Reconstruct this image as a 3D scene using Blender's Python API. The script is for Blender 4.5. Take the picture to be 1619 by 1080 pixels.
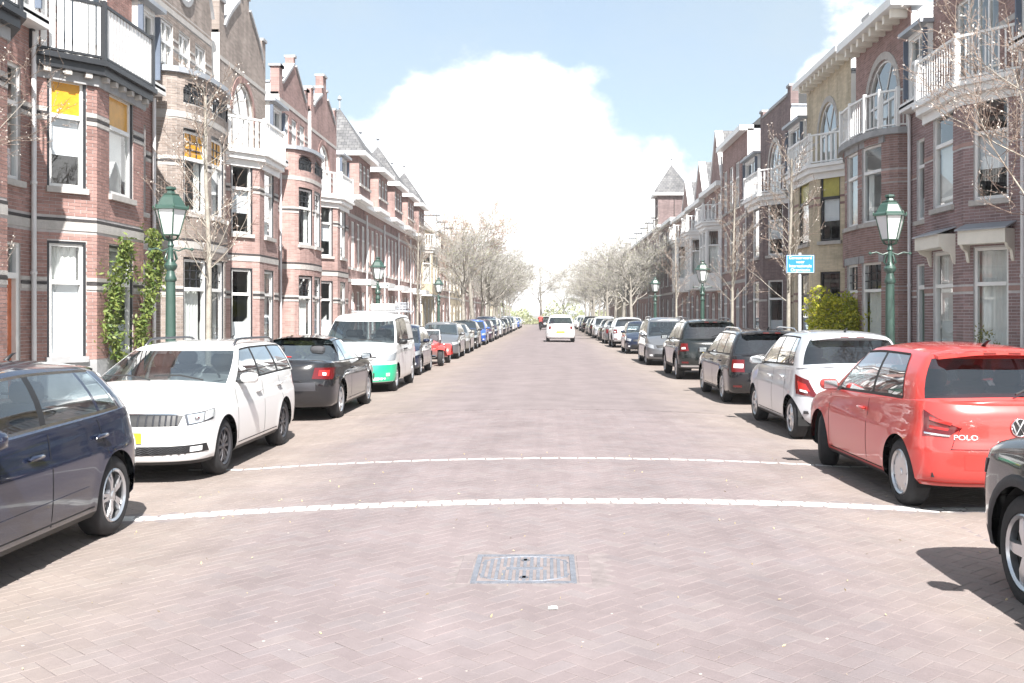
import bpy, math, random
from math import sin, cos, pi, radians, sqrt, atan2, hypot, floor, ceil
from mathutils import Vector, Matrix
random.seed(7)
for _o in list(bpy.data.objects): bpy.data.objects.remove(_o)
SC = bpy.context.scene
COL = SC.collection
# ------------------------------------------------------------------ camera
FPX, VPX, VPY, CAMH = 1574.0, 866.0, 498.0, 1.77
cam = bpy.data.cameras.new('camera'); cam_ob = bpy.data.objects.new('camera', cam); COL.objects.link(cam_ob)
cam_ob.location = (0, 0, CAMH); cam_ob.rotation_euler = (radians(90), 0, 0)
cam.sensor_width = 36; cam.lens = FPX / 1619 * 36
cam.shift_x = (809.5 - VPX) / 1619; cam.shift_y = -(540 - VPY) / 1619
cam.clip_start = 0.1; cam.clip_end = 6000
SC.camera = cam_ob
# ------------------------------------------------------------------ sky and sun
SUN_EL, SUN_SIDE = radians(47), radians(14)     # sun behind the camera, a little to the right
sx, sy, sz = sin(SUN_SIDE) * cos(SUN_EL), -cos(SUN_SIDE) * cos(SUN_EL), sin(SUN_EL)
W = bpy.data.worlds.new('World'); SC.world = W; W.use_nodes = True
nt = W.node_tree; nt.nodes.clear()
def N(t, ty, **kw):
    n = t.nodes.new(ty)
    for k, v in kw.items():
        if k.startswith('i_'): n.inputs[k[2:]].default_value = v
        elif k.startswith('n_'): n.inputs[int(k[2:])].default_value = v
        else: setattr(n, k, v)
    return n
def math_node(t, op, a, b=None, c=None, clamp=False):
    n = t.nodes.new('ShaderNodeMath'); n.operation = op; n.use_clamp = clamp
    for i, x in enumerate((a, b, c)):
        if x is None: continue
        if isinstance(x, (int, float)): n.inputs[i].default_value = x
        else: t.links.new(x, n.inputs[i])
    return n.outputs[0]
def build_world():
    L = nt.links.new
    sky = N(nt, 'ShaderNodeTexSky', sky_type='NISHITA', sun_disc=False)
    sky.sun_elevation = SUN_EL; sky.sun_rotation = atan2(sx, sy); sky.altitude = 0; sky.air_density = 1.0; sky.dust_density = 1.6; sky.ozone_density = 1.0
    tc = N(nt, 'ShaderNodeTexCoord'); sep = N(nt, 'ShaderNodeSeparateXYZ'); L(tc.outputs['Generated'], sep.inputs[0])
    X, Y, Z = sep.outputs
    az = math_node(nt, 'ARCTAN2', X, Y); el = math_node(nt, 'ARCSINE', Z)
    def noise(scale, detail, seed, rough=.55):
        mp = N(nt, 'ShaderNodeMapping'); L(tc.outputs['Generated'], mp.inputs[0]); mp.inputs['Location'].default_value = (seed, seed * .7, seed * 1.3); mp.inputs['Scale'].default_value = (1, 1, 1.5)
        n = N(nt, 'ShaderNodeTexNoise', i_Scale=scale, i_Detail=detail, i_Roughness=rough); L(mp.outputs[0], n.inputs['Vector']); return n.outputs['Fac']
    n1 = math_node(nt, 'SUBTRACT', noise(11, 8, 3.1, .62), .5); n2 = math_node(nt, 'SUBTRACT', noise(3, 3, 9.4), .5)
    # cumulus heads standing round the whole horizon; their tops rise and fall with the azimuth
    def head(c, w, h):
        d = math_node(nt, 'DIVIDE', math_node(nt, 'SUBTRACT', az, c), w); d2 = math_node(nt, 'MULTIPLY', d, d); d3 = math_node(nt, 'MULTIPLY', math_node(nt, 'MULTIPLY', d2, math_node(nt, 'ABSOLUTE', d)), -1.0)
        return math_node(nt, 'MULTIPLY', math_node(nt, 'POWER', 2.718, d3), h)
    top = math_node(nt, 'ADD', head(-.05, .175, .16), .085)
    for c, w, h in ((.325, .105, .22), (-.62, .17, .16), (.95, .2, .18), (-1.25, .22, .2), (1.7, .25, .16), (-2.0, .3, .19), (2.6, .3, .17)):
        top = math_node(nt, 'ADD', top, head(c, w, h))
    e2 = math_node(nt, 'SUBTRACT', top, el)
    e2 = math_node(nt, 'ADD', e2, math_node(nt, 'MULTIPLY', n1, .13)); e2 = math_node(nt, 'ADD', e2, math_node(nt, 'MULTIPLY', n2, .09))
    # puffy billows along the cloud edges
    for sc_, am in ((13, .05), (31, .025)):
        vo = N(nt, 'ShaderNodeTexVoronoi', i_Scale=sc_, feature='F1'); L(tc.outputs['Generated'], vo.inputs['Vector'])
        e2 = math_node(nt, 'ADD', e2, math_node(nt, 'MULTIPLY', math_node(nt, 'SUBTRACT', .42, vo.outputs['Distance']), am))
    mr = N(nt, 'ShaderNodeMapRange', interpolation_type='SMOOTHSTEP'); L(e2, mr.inputs[0]); mr.inputs[1].default_value = -.016; mr.inputs[2].default_value = .036
    # thin high veil
    veil = N(nt, 'ShaderNodeMapRange'); L(noise(2.2, 6, 5.5, .62), veil.inputs[0]); veil.inputs[1].default_value = .42; veil.inputs[2].default_value = .85; veil.inputs[3].default_value = 0.5; veil.inputs[4].default_value = .9
    bg = N(nt, 'ShaderNodeBackground'); L(sky.outputs[0], bg.inputs[0]); bg.inputs[1].default_value = .066
    bv = N(nt, 'ShaderNodeBackground', i_Strength=.255); bv.inputs[0].default_value = (.84, .96, 1, 1)
    bc = N(nt, 'ShaderNodeBackground'); bc.inputs[0].default_value = (1, .995, .985, 1)
    sh = N(nt, 'ShaderNodeMapRange'); L(noise(5, 6, 1.7, .6), sh.inputs[0]); sh.inputs[1].default_value = .3; sh.inputs[2].default_value = .62; sh.inputs[3].default_value = .42; sh.inputs[4].default_value = .85
    L(sh.outputs[0], bc.inputs[1])
    m1 = N(nt, 'ShaderNodeMixShader'); L(veil.outputs[0], m1.inputs[0]); L(bg.outputs[0], m1.inputs[1]); L(bv.outputs[0], m1.inputs[2])
    m2 = N(nt, 'ShaderNodeMixShader'); L(mr.outputs[0], m2.inputs[0]); L(m1.outputs[0], m2.inputs[1]); L(bc.outputs[0], m2.inputs[2])
    out = N(nt, 'ShaderNodeOutputWorld'); L(m2.outputs[0], out.inputs[0])
build_world()
sun = bpy.data.lights.new('sun', 'SUN'); sun.energy = 3.7; sun.angle = radians(.53); sun.color = (1, .97, .935)
sun_ob = bpy.data.objects.new('sun', sun); COL.objects.link(sun_ob); sun_ob.location = (6, -20, 30)
sun_ob.rotation_euler = Vector((sx, sy, sz)).to_track_quat('Z', 'Y').to_euler()
SC.view_settings.view_transform = 'Standard'; SC.view_settings.look = 'None'; SC.view_settings.gamma = 1; SC.view_settings.use_curve_mapping = False
SC.view_settings.exposure = 1.8
SC.cycles.max_bounces = 6; SC.cycles.diffuse_bounces = 3; SC.cycles.glossy_bounces = 3; SC.cycles.transmission_bounces = 4; SC.cycles.transparent_max_bounces = 12
SC.cycles.caustics_reflective = False; SC.cycles.caustics_refractive = False
SC.cycles.use_denoising = True
# ------------------------------------------------------------------ materials
MATS = {}
def rgb(*c): return (c[0], c[1], c[2], 1)
def mat(name, col, rough=.6, metal=0, coat=0, noise=0, nscale=3.0, bump=0, bscale=40, spec=.5, trans=0, coords='Object'):
    if name in MATS: return MATS[name]
    m = bpy.data.materials.new(name); m.use_nodes = True; t = m.node_tree; b = t.nodes['Principled BSDF']; L = t.links.new
    b.inputs['Base Color'].default_value = rgb(*col); b.inputs['Roughness'].default_value = rough; b.inputs['Metallic'].default_value = metal
    b.inputs['Coat Weight'].default_value = coat; b.inputs['Coat Roughness'].default_value = .04; b.inputs['Specular IOR Level'].default_value = spec
    if noise or bump: tc = N(t, 'ShaderNodeTexCoord')
    if noise:
        n = N(t, 'ShaderNodeTexNoise', i_Scale=nscale, i_Detail=6, i_Roughness=.65); L(tc.outputs[coords], n.inputs['Vector'])
        mx = N(t, 'ShaderNodeMix', data_type='RGBA'); mx.inputs[6].default_value = rgb(*[x * (1 - noise) for x in col]); mx.inputs[7].default_value = rgb(*[min(1, x * (1 + noise)) for x in col])
        mr = N(t, 'ShaderNodeMapRange'); mr.inputs[1].default_value = .3; mr.inputs[2].default_value = .7; L(n.outputs[0], mr.inputs[0]); L(mr.outputs[0], mx.inputs[0]); L(mx.outputs[2], b.inputs['Base Color'])
    if bump:
        n = N(t, 'ShaderNodeTexNoise', i_Scale=bscale, i_Detail=5); L(tc.outputs[coords], n.inputs['Vector'])
        bp = N(t, 'ShaderNodeBump', i_Strength=bump, i_Distance=.02); L(n.outputs[0], bp.inputs['Height']); L(bp.outputs[0], b.inputs['Normal'])
    MATS[name] = m; return m
def glass_mat(name, tint, refl=1.0, rough=.0, ior=1.5):
    if name in MATS: return MATS[name]
    m = bpy.data.materials.new(name); m.use_nodes = True; t = m.node_tree; t.nodes.clear(); L = t.links.new
    tr = N(t, 'ShaderNodeBsdfTransparent'); tr.inputs[0].default_value = rgb(*tint)
    gl = N(t, 'ShaderNodeBsdfGlossy'); gl.inputs['Roughness'].default_value = rough; gl.inputs[0].default_value = (1, 1, 1, 1)
    lw = N(t, 'ShaderNodeLayerWeight', i_Blend=.5); f5 = math_node(t, 'POWER', lw.outputs['Facing'], 5.0); fm = math_node(t, 'MULTIPLY', math_node(t, 'MULTIPLY_ADD', f5, .95, .045), refl, clamp=True)
    mx = N(t, 'ShaderNodeMixShader'); L(fm, mx.inputs[0]); L(tr.outputs[0], mx.inputs[1]); L(gl.outputs[0], mx.inputs[2])
    o = N(t, 'ShaderNodeOutputMaterial'); L(mx.outputs[0], o.inputs[0]); MATS[name] = m; return m
def brick_single(name, c1, c2, c3, rough=.85):
    """colour of one brick: varies from brick to brick, plus fine grain"""
    if name in MATS: return MATS[name]
    m = bpy.data.materials.new(name); m.use_nodes = True; t = m.node_tree; b = t.nodes['Principled BSDF']; L = t.links.new
    g = N(t, 'ShaderNodeNewGeometry'); oi = N(t, 'ShaderNodeObjectInfo')
    r = math_node(t, 'FRACT', math_node(t, 'ADD', g.outputs['Random Per Island'], oi.outputs['Random']))
    cr = N(t, 'ShaderNodeValToRGB'); L(r, cr.inputs[0]); e = cr.color_ramp.elements
    e[0].position = 0; e[0].color = rgb(*c1); e[1].position = 1; e[1].color = rgb(*c3); k = e.new(.5); k.color = rgb(*c2)
    n = N(t, 'ShaderNodeTexNoise', i_Scale=1.1, i_Detail=7, i_Roughness=.7); L(g.outputs['Position'], n.inputs['Vector'])
    mr = N(t, 'ShaderNodeMapRange'); mr.inputs[1].default_value = .25; mr.inputs[2].default_value = .75; mr.inputs[3].default_value = .72; mr.inputs[4].default_value = 1.24; L(n.outputs[0], mr.inputs[0])
    mps = N(t, 'ShaderNodeMapping'); L(g.outputs['Position'], mps.inputs[0]); mps.inputs['Scale'].default_value = (2.6, 2.6, .28); ns_ = N(t, 'ShaderNodeTexNoise', i_Scale=1.0, i_Detail=7, i_Roughness=.7); L(mps.outputs[0], ns_.inputs['Vector'])
    mst = N(t, 'ShaderNodeMapRange'); mst.inputs[1].default_value = .3; mst.inputs[2].default_value = .62; mst.inputs[3].default_value = .74; mst.inputs[4].default_value = 1.06; L(ns_.outputs[0], mst.inputs[0]); streak = math_node(t, 'MULTIPLY', mr.outputs[0], mst.outputs[0])
    v = N(t, 'ShaderNodeVectorMath', operation='SCALE'); L(cr.outputs[0], v.inputs[0]); L(streak, v.inputs['Scale']); L(v.outputs[0], b.inputs['Base Color'])
    b.inputs['Roughness'].default_value = rough; b.inputs['Specular IOR Level'].default_value = .25
    n2 = N(t, 'ShaderNodeTexNoise', i_Scale=90, i_Detail=4); L(g.outputs['Position'], n2.inputs['Vector'])
    bp = N(t, 'ShaderNodeBump', i_Strength=.35, i_Distance=.004); L(n2.outputs[0], bp.inputs['Height']); L(bp.outputs[0], b.inputs['Normal'])
    MATS[name] = m; return m
def brick_tex(name, c1, c2, mortar, bw=.22, bh=.0625, mort=.011, rough=.85):
    """brick pattern on UV in metres, for walls too far away to tell the bricks apart"""
    if name in MATS: return MATS[name]
    m = bpy.data.materials.new(name); m.use_nodes = True; t = m.node_tree; b = t.nodes['Principled BSDF']; L = t.links.new
    uv = N(t, 'ShaderNodeUVMap', uv_map='uv')
    bt = N(t, 'ShaderNodeTexBrick', i_Scale=1.0); bt.inputs['Mortar Size'].default_value = mort * .5; bt.inputs['Mortar Smooth'].default_value = .2
    bt.inputs['Brick Width'].default_value = bw; bt.inputs['Row Height'].default_value = bh
    bt.inputs['Color1'].default_value = rgb(*c1); bt.inputs['Color2'].default_value = rgb(*c2); bt.inputs['Mortar'].default_value = rgb(*mortar)
    L(uv.outputs[0], bt.inputs['Vector'])
    g = N(t, 'ShaderNodeNewGeometry'); n = N(t, 'ShaderNodeTexNoise', i_Scale=.8, i_Detail=8, i_Roughness=.7); L(g.outputs['Position'], n.inputs['Vector'])
    mr = N(t, 'ShaderNodeMapRange'); mr.inputs[1].default_value = .25; mr.inputs[2].default_value = .75; mr.inputs[3].default_value = .70; mr.inputs[4].default_value = 1.26; L(n.outputs[0], mr.inputs[0])
    mps = N(t, 'ShaderNodeMapping'); L(g.outputs['Position'], mps.inputs[0]); mps.inputs['Scale'].default_value = (2.6, 2.6, .28); ns_ = N(t, 'ShaderNodeTexNoise', i_Scale=1.0, i_Detail=7, i_Roughness=.7); L(mps.outputs[0], ns_.inputs['Vector'])
    mst = N(t, 'ShaderNodeMapRange'); mst.inputs[1].default_value = .3; mst.inputs[2].default_value = .62; mst.inputs[3].default_value = .74; mst.inputs[4].default_value = 1.06; L(ns_.outputs[0], mst.inputs[0]); streak = math_node(t, 'MULTIPLY', mr.outputs[0], mst.outputs[0])
    v = N(t, 'ShaderNodeVectorMath', operation='SCALE'); L(bt.outputs['Color'], v.inputs[0]); L(streak, v.inputs['Scale']); L(v.outputs[0], b.inputs['Base Color'])
    b.inputs['Roughness'].default_value = rough; b.inputs['Specular IOR Level'].default_value = .25
    bp = N(t, 'ShaderNodeBump', i_Strength=.6, i_Distance=.008, invert=True); L(bt.outputs['Fac'], bp.inputs['Height']); L(bp.outputs[0], b.inputs['Normal'])
    MATS[name] = m; return m
# ------------------------------------------------------------------ mesh helpers
class MB:
    def __init__(s): s.v = []; s.f = []; s.m = []; s.uv = None; s.k = 0
    def add(s, vs, fs, uvs=None):
        b = len(s.v); s.v.extend(vs)
        for i, f in enumerate(fs):
            s.f.append([b + q for q in f]); s.m.append(s.k)
            if s.uv is not None: s.uv.extend(uvs[i] if uvs else [(0, 0)] * len(f))
        return b
    def quad(s, a, b, c, d, uv=None): s.add([a, b, c, d], [(0, 1, 2, 3)], [uv] if uv else None)
    def box(s, x0, x1, y0, y1, z0, z1):
        s.add([(x0, y0, z0), (x1, y0, z0), (x1, y1, z0), (x0, y1, z0), (x0, y0, z1), (x1, y0, z1), (x1, y1, z1), (x0, y1, z1)],
              [(0, 3, 2, 1), (4, 5, 6, 7), (0, 1, 5, 4), (1, 2, 6, 5), (2, 3, 7, 6), (3, 0, 4, 7)])
    def obox(s, c, a, b, d):
        c, a, b, d = Vector(c), Vector(a), Vector(b), Vector(d)
        s.add([tuple(c + i * a + j * b + k * d) for k in (-1, 1) for j in (-1, 1) for i in (-1, 1)],
              [(0, 2, 3, 1), (4, 5, 7, 6), (0, 1, 5, 4), (2, 6, 7, 3), (0, 4, 6, 2), (1, 3, 7, 5)])
    def bbox(s, c, h, bev=.02, rz=0, seg=1):
        """bevelled box, centre c, half sizes h"""
        ca, sa = cos(rz), sin(rz); X, Y, Z = h; e = min(bev, X * .9, Y * .9, Z * .9); ring = []
        for zz, k in ((-Z, e), (-Z + e, 0), (Z - e, 0), (Z, e)):
            r = []
            for (px, py) in ((X - k, Y - k - e), (X - k - e, Y - k), (-X + k + e, Y - k), (-X + k, Y - k - e), (-X + k, -Y + k + e), (-X + k + e, -Y + k), (X - k - e, -Y + k), (X - k, -Y + k + e)):
                r.append((c[0] + px * ca - py * sa, c[1] + px * sa + py * ca, c[2] + zz))
            ring.append(r)
        vs = [p for r in ring for p in r]; fs = [tuple(range(7, -1, -1)), tuple(range(24, 32))]
        for j in range(3):
            for i in range(8): fs.append((j * 8 + i, j * 8 + (i + 1) % 8, j * 8 + 8 + (i + 1) % 8, j * 8 + 8 + i))
        s.add(vs, fs)
    def tube(s, pts, rad, n=6, cap=True):
        pts = [Vector(p) for p in pts]; vs = []; up = Vector((0, 0, 1)); R = rad if isinstance(rad, (list, tuple)) else [rad] * len(pts)
        for i, p in enumerate(pts):
            d = (pts[min(i + 1, len(pts) - 1)] - pts[max(i - 1, 0)])
            if d.length < 1e-9: d = Vector((0, 0, 1))
            d.normalize(); a = d.cross(up if abs(d.z) < .95 else Vector((1, 0, 0))); a.normalize(); b = d.cross(a)
            for k in range(n):
                q = 2 * pi * k / n; vs.append(tuple(p + (a * cos(q) + b * sin(q)) * R[i]))
        fs = []
        for i in range(len(pts) - 1):
            for k in range(n): fs.append((i * n + k, i * n + (k + 1) % n, (i + 1) * n + (k + 1) % n, (i + 1) * n + k))
        if cap: fs.append(tuple(range(n - 1, -1, -1))); fs.append(tuple(range((len(pts) - 1) * n, len(pts) * n)))
        s.add(vs, fs)
    def lathe(s, prof, n=12, c=(0, 0, 0), axis='z', closed=False):
        vs = []
        for (r, h) in prof:
            for k in range(n):
                q = 2 * pi * k / n
                if axis == 'z': vs.append((c[0] + r * cos(q), c[1] + r * sin(q), c[2] + h))
                else: vs.append((c[0] + r * cos(q), c[1] + h, c[2] + r * sin(q)))
        fs = []; m = len(prof)
        for i in range(m if closed else m - 1):
            j = (i + 1) % m
            for k in range(n): fs.append((i * n + k, i * n + (k + 1) % n, j * n + (k + 1) % n, j * n + k))
        s.add(vs, fs)
    def prism(s, poly, f, d0, d1, uvs=False):
        """extrude polygon poly [(a,b)] with f(a,b,d) between depths d0 and d1"""
        n = len(poly); vs = [f(a, b, d0) for a, b in poly] + [f(a, b, d1) for a, b in poly]
        fs = [tuple(range(n - 1, -1, -1)), tuple(range(n, 2 * n))] + [(i, (i + 1) % n, n + (i + 1) % n, n + i) for i in range(n)]
        u = None
        if s.uv is not None: u = [[poly[i] for i in range(n - 1, -1, -1)], list(poly)] + [[poly[i], poly[(i + 1) % n], (poly[(i + 1) % n][0] + .1, poly[(i + 1) % n][1]), (poly[i][0] + .1, poly[i][1])] for i in range(n)]
        s.add(vs, fs, u)
    def mesh(s, name, mats, smooth=False, sharp=None):
        me = bpy.data.meshes.new(name); me.from_pydata(s.v, [], s.f)
        for m in (mats if isinstance(mats, (list, tuple)) else [mats]): me.materials.append(m)
        if len(me.materials) > 1: me.polygons.foreach_set('material_index', s.m)
        if s.uv is not None:
            u = me.uv_layers.new(name='uv'); u.data.foreach_set('uv', [c for p in s.uv for c in p])
        if smooth:
            me.polygons.foreach_set('use_smooth', [True] * len(me.polygons))
            if sharp: me.set_sharp_from_angle(angle=radians(sharp))
        me.update(); return me
    def build(s, name, mats, parent=None, smooth=False, sharp=None, loc=(0, 0, 0)):
        return ob(name, s.mesh(name, mats, smooth, sharp), parent, loc)
def ob(name, me, parent=None, loc=(0, 0, 0), rz=0):
    o = bpy.data.objects.new(name, me); COL.objects.link(o); o.location = loc
    if rz: o.rotation_euler = (0, 0, rz)
    if parent: o.parent = parent
    return o
def tag(o, label=None, cat=None, group=None, kind=None):
    if label: o['label'] = label
    if cat: o['category'] = cat
    if group: o['group'] = group
    if kind: o['kind'] = kind
    return o
def thing(name, label, cat, loc=(0, 0, 0), rz=0, group=None):
    return tag(ob(name, None, None, loc, rz), label, cat, group)
def copy_tree(o, parent=None):
    c = o.copy(); COL.objects.link(c); c.parent = parent
    for ch in list(KIDS.get(o.name, ()) or o.children): copy_tree(ch, c)
    return c
KIDS = {}
def lerp(a, b, t): return a + (b - a) * t
def interp(tab, x):
    if x <= tab[0][0]: return tab[0][1]
    for (a, va), (b, vb) in zip(tab, tab[1:]):
        if x <= b:
            t = (x - a) / (b - a) if b > a else 0; return va + (vb - va) * t
    return tab[-1][1]
def sinterp(tab, x):
    """smooth (monotone-ish cubic) table look-up"""
    n = len(tab)
    if x <= tab[0][0]: return tab[0][1]
    if x >= tab[-1][0]: return tab[-1][1]
    i = 0
    while tab[i + 1][0] < x: i += 1
    def sl(k):
        if k == 0 or k == n - 1:
            k = min(max(k, 1), n - 1); return (tab[k][1] - tab[k - 1][1]) / (tab[k][0] - tab[k - 1][0])
        d0 = (tab[k][1] - tab[k - 1][1]) / (tab[k][0] - tab[k - 1][0]); d1 = (tab[k + 1][1] - tab[k][1]) / (tab[k + 1][0] - tab[k][0])
        return 0 if d0 * d1 <= 0 else 2 * d0 * d1 / (d0 + d1)
    h = tab[i + 1][0] - tab[i][0]; t = (x - tab[i][0]) / h; m0, m1 = sl(i) * h, sl(i + 1) * h; a, b = tab[i][1], tab[i + 1][1]
    return a * (2 * t ** 3 - 3 * t * t + 1) + m0 * (t ** 3 - 2 * t * t + t) + b * (-2 * t ** 3 + 3 * t * t) + m1 * (t ** 3 - t * t)
# text becomes mesh lettering
TEXTS = []
def text(name, body, size, m, parent, mtx, depth=.002, align='CENTER', xs=1.0):
    cu = bpy.data.curves.new(name, 'FONT'); cu.body = body; cu.size = size; cu.align_x = align; cu.align_y = 'CENTER'; cu.extrude = depth
    o = bpy.data.objects.new('_t', cu); COL.objects.link(o); dg = bpy.context.evaluated_depsgraph_get()
    me = bpy.data.meshes.new_from_object(o.evaluated_get(dg)); bpy.data.objects.remove(o); me.materials.clear(); me.materials.append(m)
    r = ob(name, me, parent); r.matrix_local = mtx @ Matrix.Diagonal((xs, 1, 1, 1)); return r
def basis(o, x, y, z):
    m = Matrix.Identity(4)
    for i, a in enumerate((x, y, z)):
        a = Vector(a).normalized()
        for k in range(3): m[k][i] = a[k]
    for k in range(3): m[k][3] = o[k]
    return m
# ------------------------------------------------------------------ ground, road, pavement
def ground_mat(name, road):
    m = bpy.data.materials.new(name); m.use_nodes = True; t = m.node_tree; b = t.nodes['Principled BSDF']; L = t.links.new
    g = N(t, 'ShaderNodeNewGeometry'); sp = N(t, 'ShaderNodeSeparateXYZ'); L(g.outputs['Position'], sp.inputs[0])
    n = N(t, 'ShaderNodeTexNoise', i_Scale=.55, i_Detail=8, i_Roughness=.7); L(g.outputs['Position'], n.inputs['Vector'])
    # sandy dust gathers where the cars stand
    ax = math_node(t, 'ABSOLUTE', sp.outputs[0]); ax = math_node(t, 'ADD', ax, math_node(t, 'MULTIPLY', math_node(t, 'SUBTRACT', n.outputs[0], .5), 2.6))
    mr = N(t, 'ShaderNodeMapRange', interpolation_type='SMOOTHSTEP'); L(ax, mr.inputs[0]); mr.inputs[1].default_value = 1.5; mr.inputs[2].default_value = 3.6
    oi = N(t, 'ShaderNodeObjectInfo'); r = math_node(t, 'FRACT', math_node(t, 'ADD', g.outputs['Random Per Island'], oi.outputs['Random'])) if road == 'paver' else None
    cr = N(t, 'ShaderNodeValToRGB'); e = cr.color_ramp.elements
    pal = [(.198, .164, .164), (.205, .170, .170), (.212, .177, .176), (.205, .176, .178), (.219, .187, .184)] if road == 'paver' else [(.198, .167, .167), (.204, .172, .172), (.207, .175, .174), (.211, .179, .178), (.216, .185, .182)]
    e[0].position = 0; e[0].color = rgb(*pal[0]); e[1].position = 1; e[1].color = rgb(*pal[4])
    for q, c in ((.3, pal[1]), (.6, pal[2]), (.85, pal[3])): k = e.new(q); k.color = rgb(*c)
    n3 = N(t, 'ShaderNodeTexNoise', i_Scale=6 if road != 'paver' else 1, i_Detail=8, i_Roughness=.75); L(g.outputs['Position'], n3.inputs['Vector'])
    L(r if r is not None else n3.outputs[0], cr.inputs[0])
    mx = N(t, 'ShaderNodeMix', data_type='RGBA'); L(math_node(t, 'MULTIPLY', mr.outputs[0], .45), mx.inputs[0]); L(cr.outputs[0], mx.inputs[6]); mx.inputs[7].default_value = (.315, .265, .215, 1)
    n4 = N(t, 'ShaderNodeTexNoise', i_Scale=1.3, i_Detail=9, i_Roughness=.72); L(g.outputs['Position'], n4.inputs['Vector'])
    m4 = N(t, 'ShaderNodeMapRange'); m4.inputs[1].default_value = .3; m4.inputs[2].default_value = .7; m4.inputs[3].default_value = .80; m4.inputs[4].default_value = 1.09; L(n4.outputs[0], m4.inputs[0])
    v = N(t, 'ShaderNodeVectorMath', operation='SCALE'); L(mx.outputs[2], v.inputs[0])
    mpt = N(t, 'ShaderNodeMapping'); L(g.outputs['Position'], mpt.inputs[0]); mpt.inputs['Scale'].default_value = (1.5, .1, 1); nt_ = N(t, 'ShaderNodeTexNoise', i_Scale=1.0, i_Detail=5, i_Roughness=.6); L(mpt.outputs[0], nt_.inputs['Vector'])
    mt_ = N(t, 'ShaderNodeMapRange'); mt_.inputs[1].default_value = .3; mt_.inputs[2].default_value = .7; mt_.inputs[3].default_value = .93; mt_.inputs[4].default_value = 1.06; L(nt_.outputs[0], mt_.inputs[0])
    vst = N(t, 'ShaderNodeTexVoronoi', i_Scale=.9); L(g.outputs['Position'], vst.inputs['Vector']); mst = N(t, 'ShaderNodeMapRange'); mst.inputs[1].default_value = .04; mst.inputs[2].default_value = .2; mst.inputs[3].default_value = .82; mst.inputs[4].default_value = 1.0; L(math_node(t, 'ADD', vst.outputs['Distance'], math_node(t, 'MULTIPLY', n4.outputs[0], .12)), mst.inputs[0])
    L(math_node(t, 'MULTIPLY', math_node(t, 'MULTIPLY', m4.outputs[0], mt_.outputs[0]), mst.outputs[0]), v.inputs['Scale'])
    # small pale specks of sand and litter
    vo = N(t, 'ShaderNodeTexVoronoi', i_Scale=5.5); L(g.outputs['Position'], vo.inputs['Vector']); sp2 = N(t, 'ShaderNodeMapRange'); sp2.inputs[1].default_value = .05; sp2.inputs[2].default_value = .035; L(vo.outputs['Distance'], sp2.inputs[0])
    sep3 = N(t, 'ShaderNodeSeparateColor'); L(vo.outputs['Color'], sep3.inputs[0]); pick = math_node(t, 'GREATER_THAN', sep3.outputs[0], .78)
    mx2 = N(t, 'ShaderNodeMix', data_type='RGBA'); L(math_node(t, 'MULTIPLY', sp2.outputs[0], math_node(t, 'MULTIPLY', pick, .75)), mx2.inputs[0]); L(v.outputs[0], mx2.inputs[6]); mx2.inputs[7].default_value = (.6, .55, .47, 1)
    L(mx2.outputs[2], b.inputs['Base Color']); b.inputs['Roughness'].default_value = .88; b.inputs['Specular IOR Level'].default_value = .2
    n5 = N(t, 'ShaderNodeTexNoise', i_Scale=60, i_Detail=5); L(g.outputs['Position'], n5.inputs['Vector'])
    bp = N(t, 'ShaderNodeBump', i_Strength=.4, i_Distance=.006); L(n5.outputs[0], bp.inputs['Height']); L(bp.outputs[0], b.inputs['Normal'])
    return m
M_road, M_paver = ground_mat('road_clinker', 'road'), ground_mat('paver', 'paver')
M_joint = mat('joint_sand', (.198, .168, .164), .95, noise=.25, nscale=8)
M_ground = mat('ground_soil', (.2, .19, .15), .95, noise=.3, nscale=.5)
M_side = brick_tex('pavement_tiles', (.36, .35, .33), (.42, .40, .37), (.22, .2, .18), .3, .3, .012)
M_kerb = mat('kerb_stone', (.42, .41, .39), .85, noise=.2, nscale=4, bump=.3)
M_white_paver = mat('white_paver', (.49, .478, .458), .8, noise=.22, nscale=9, bump=.35, bscale=60)
HW, KERB = 3.5, 5.4
def camber(x): return .117 * (1 - (min(abs(x), HW) / HW) ** 2)
PAV0, PAV1 = 3.9, 17.5
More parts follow.
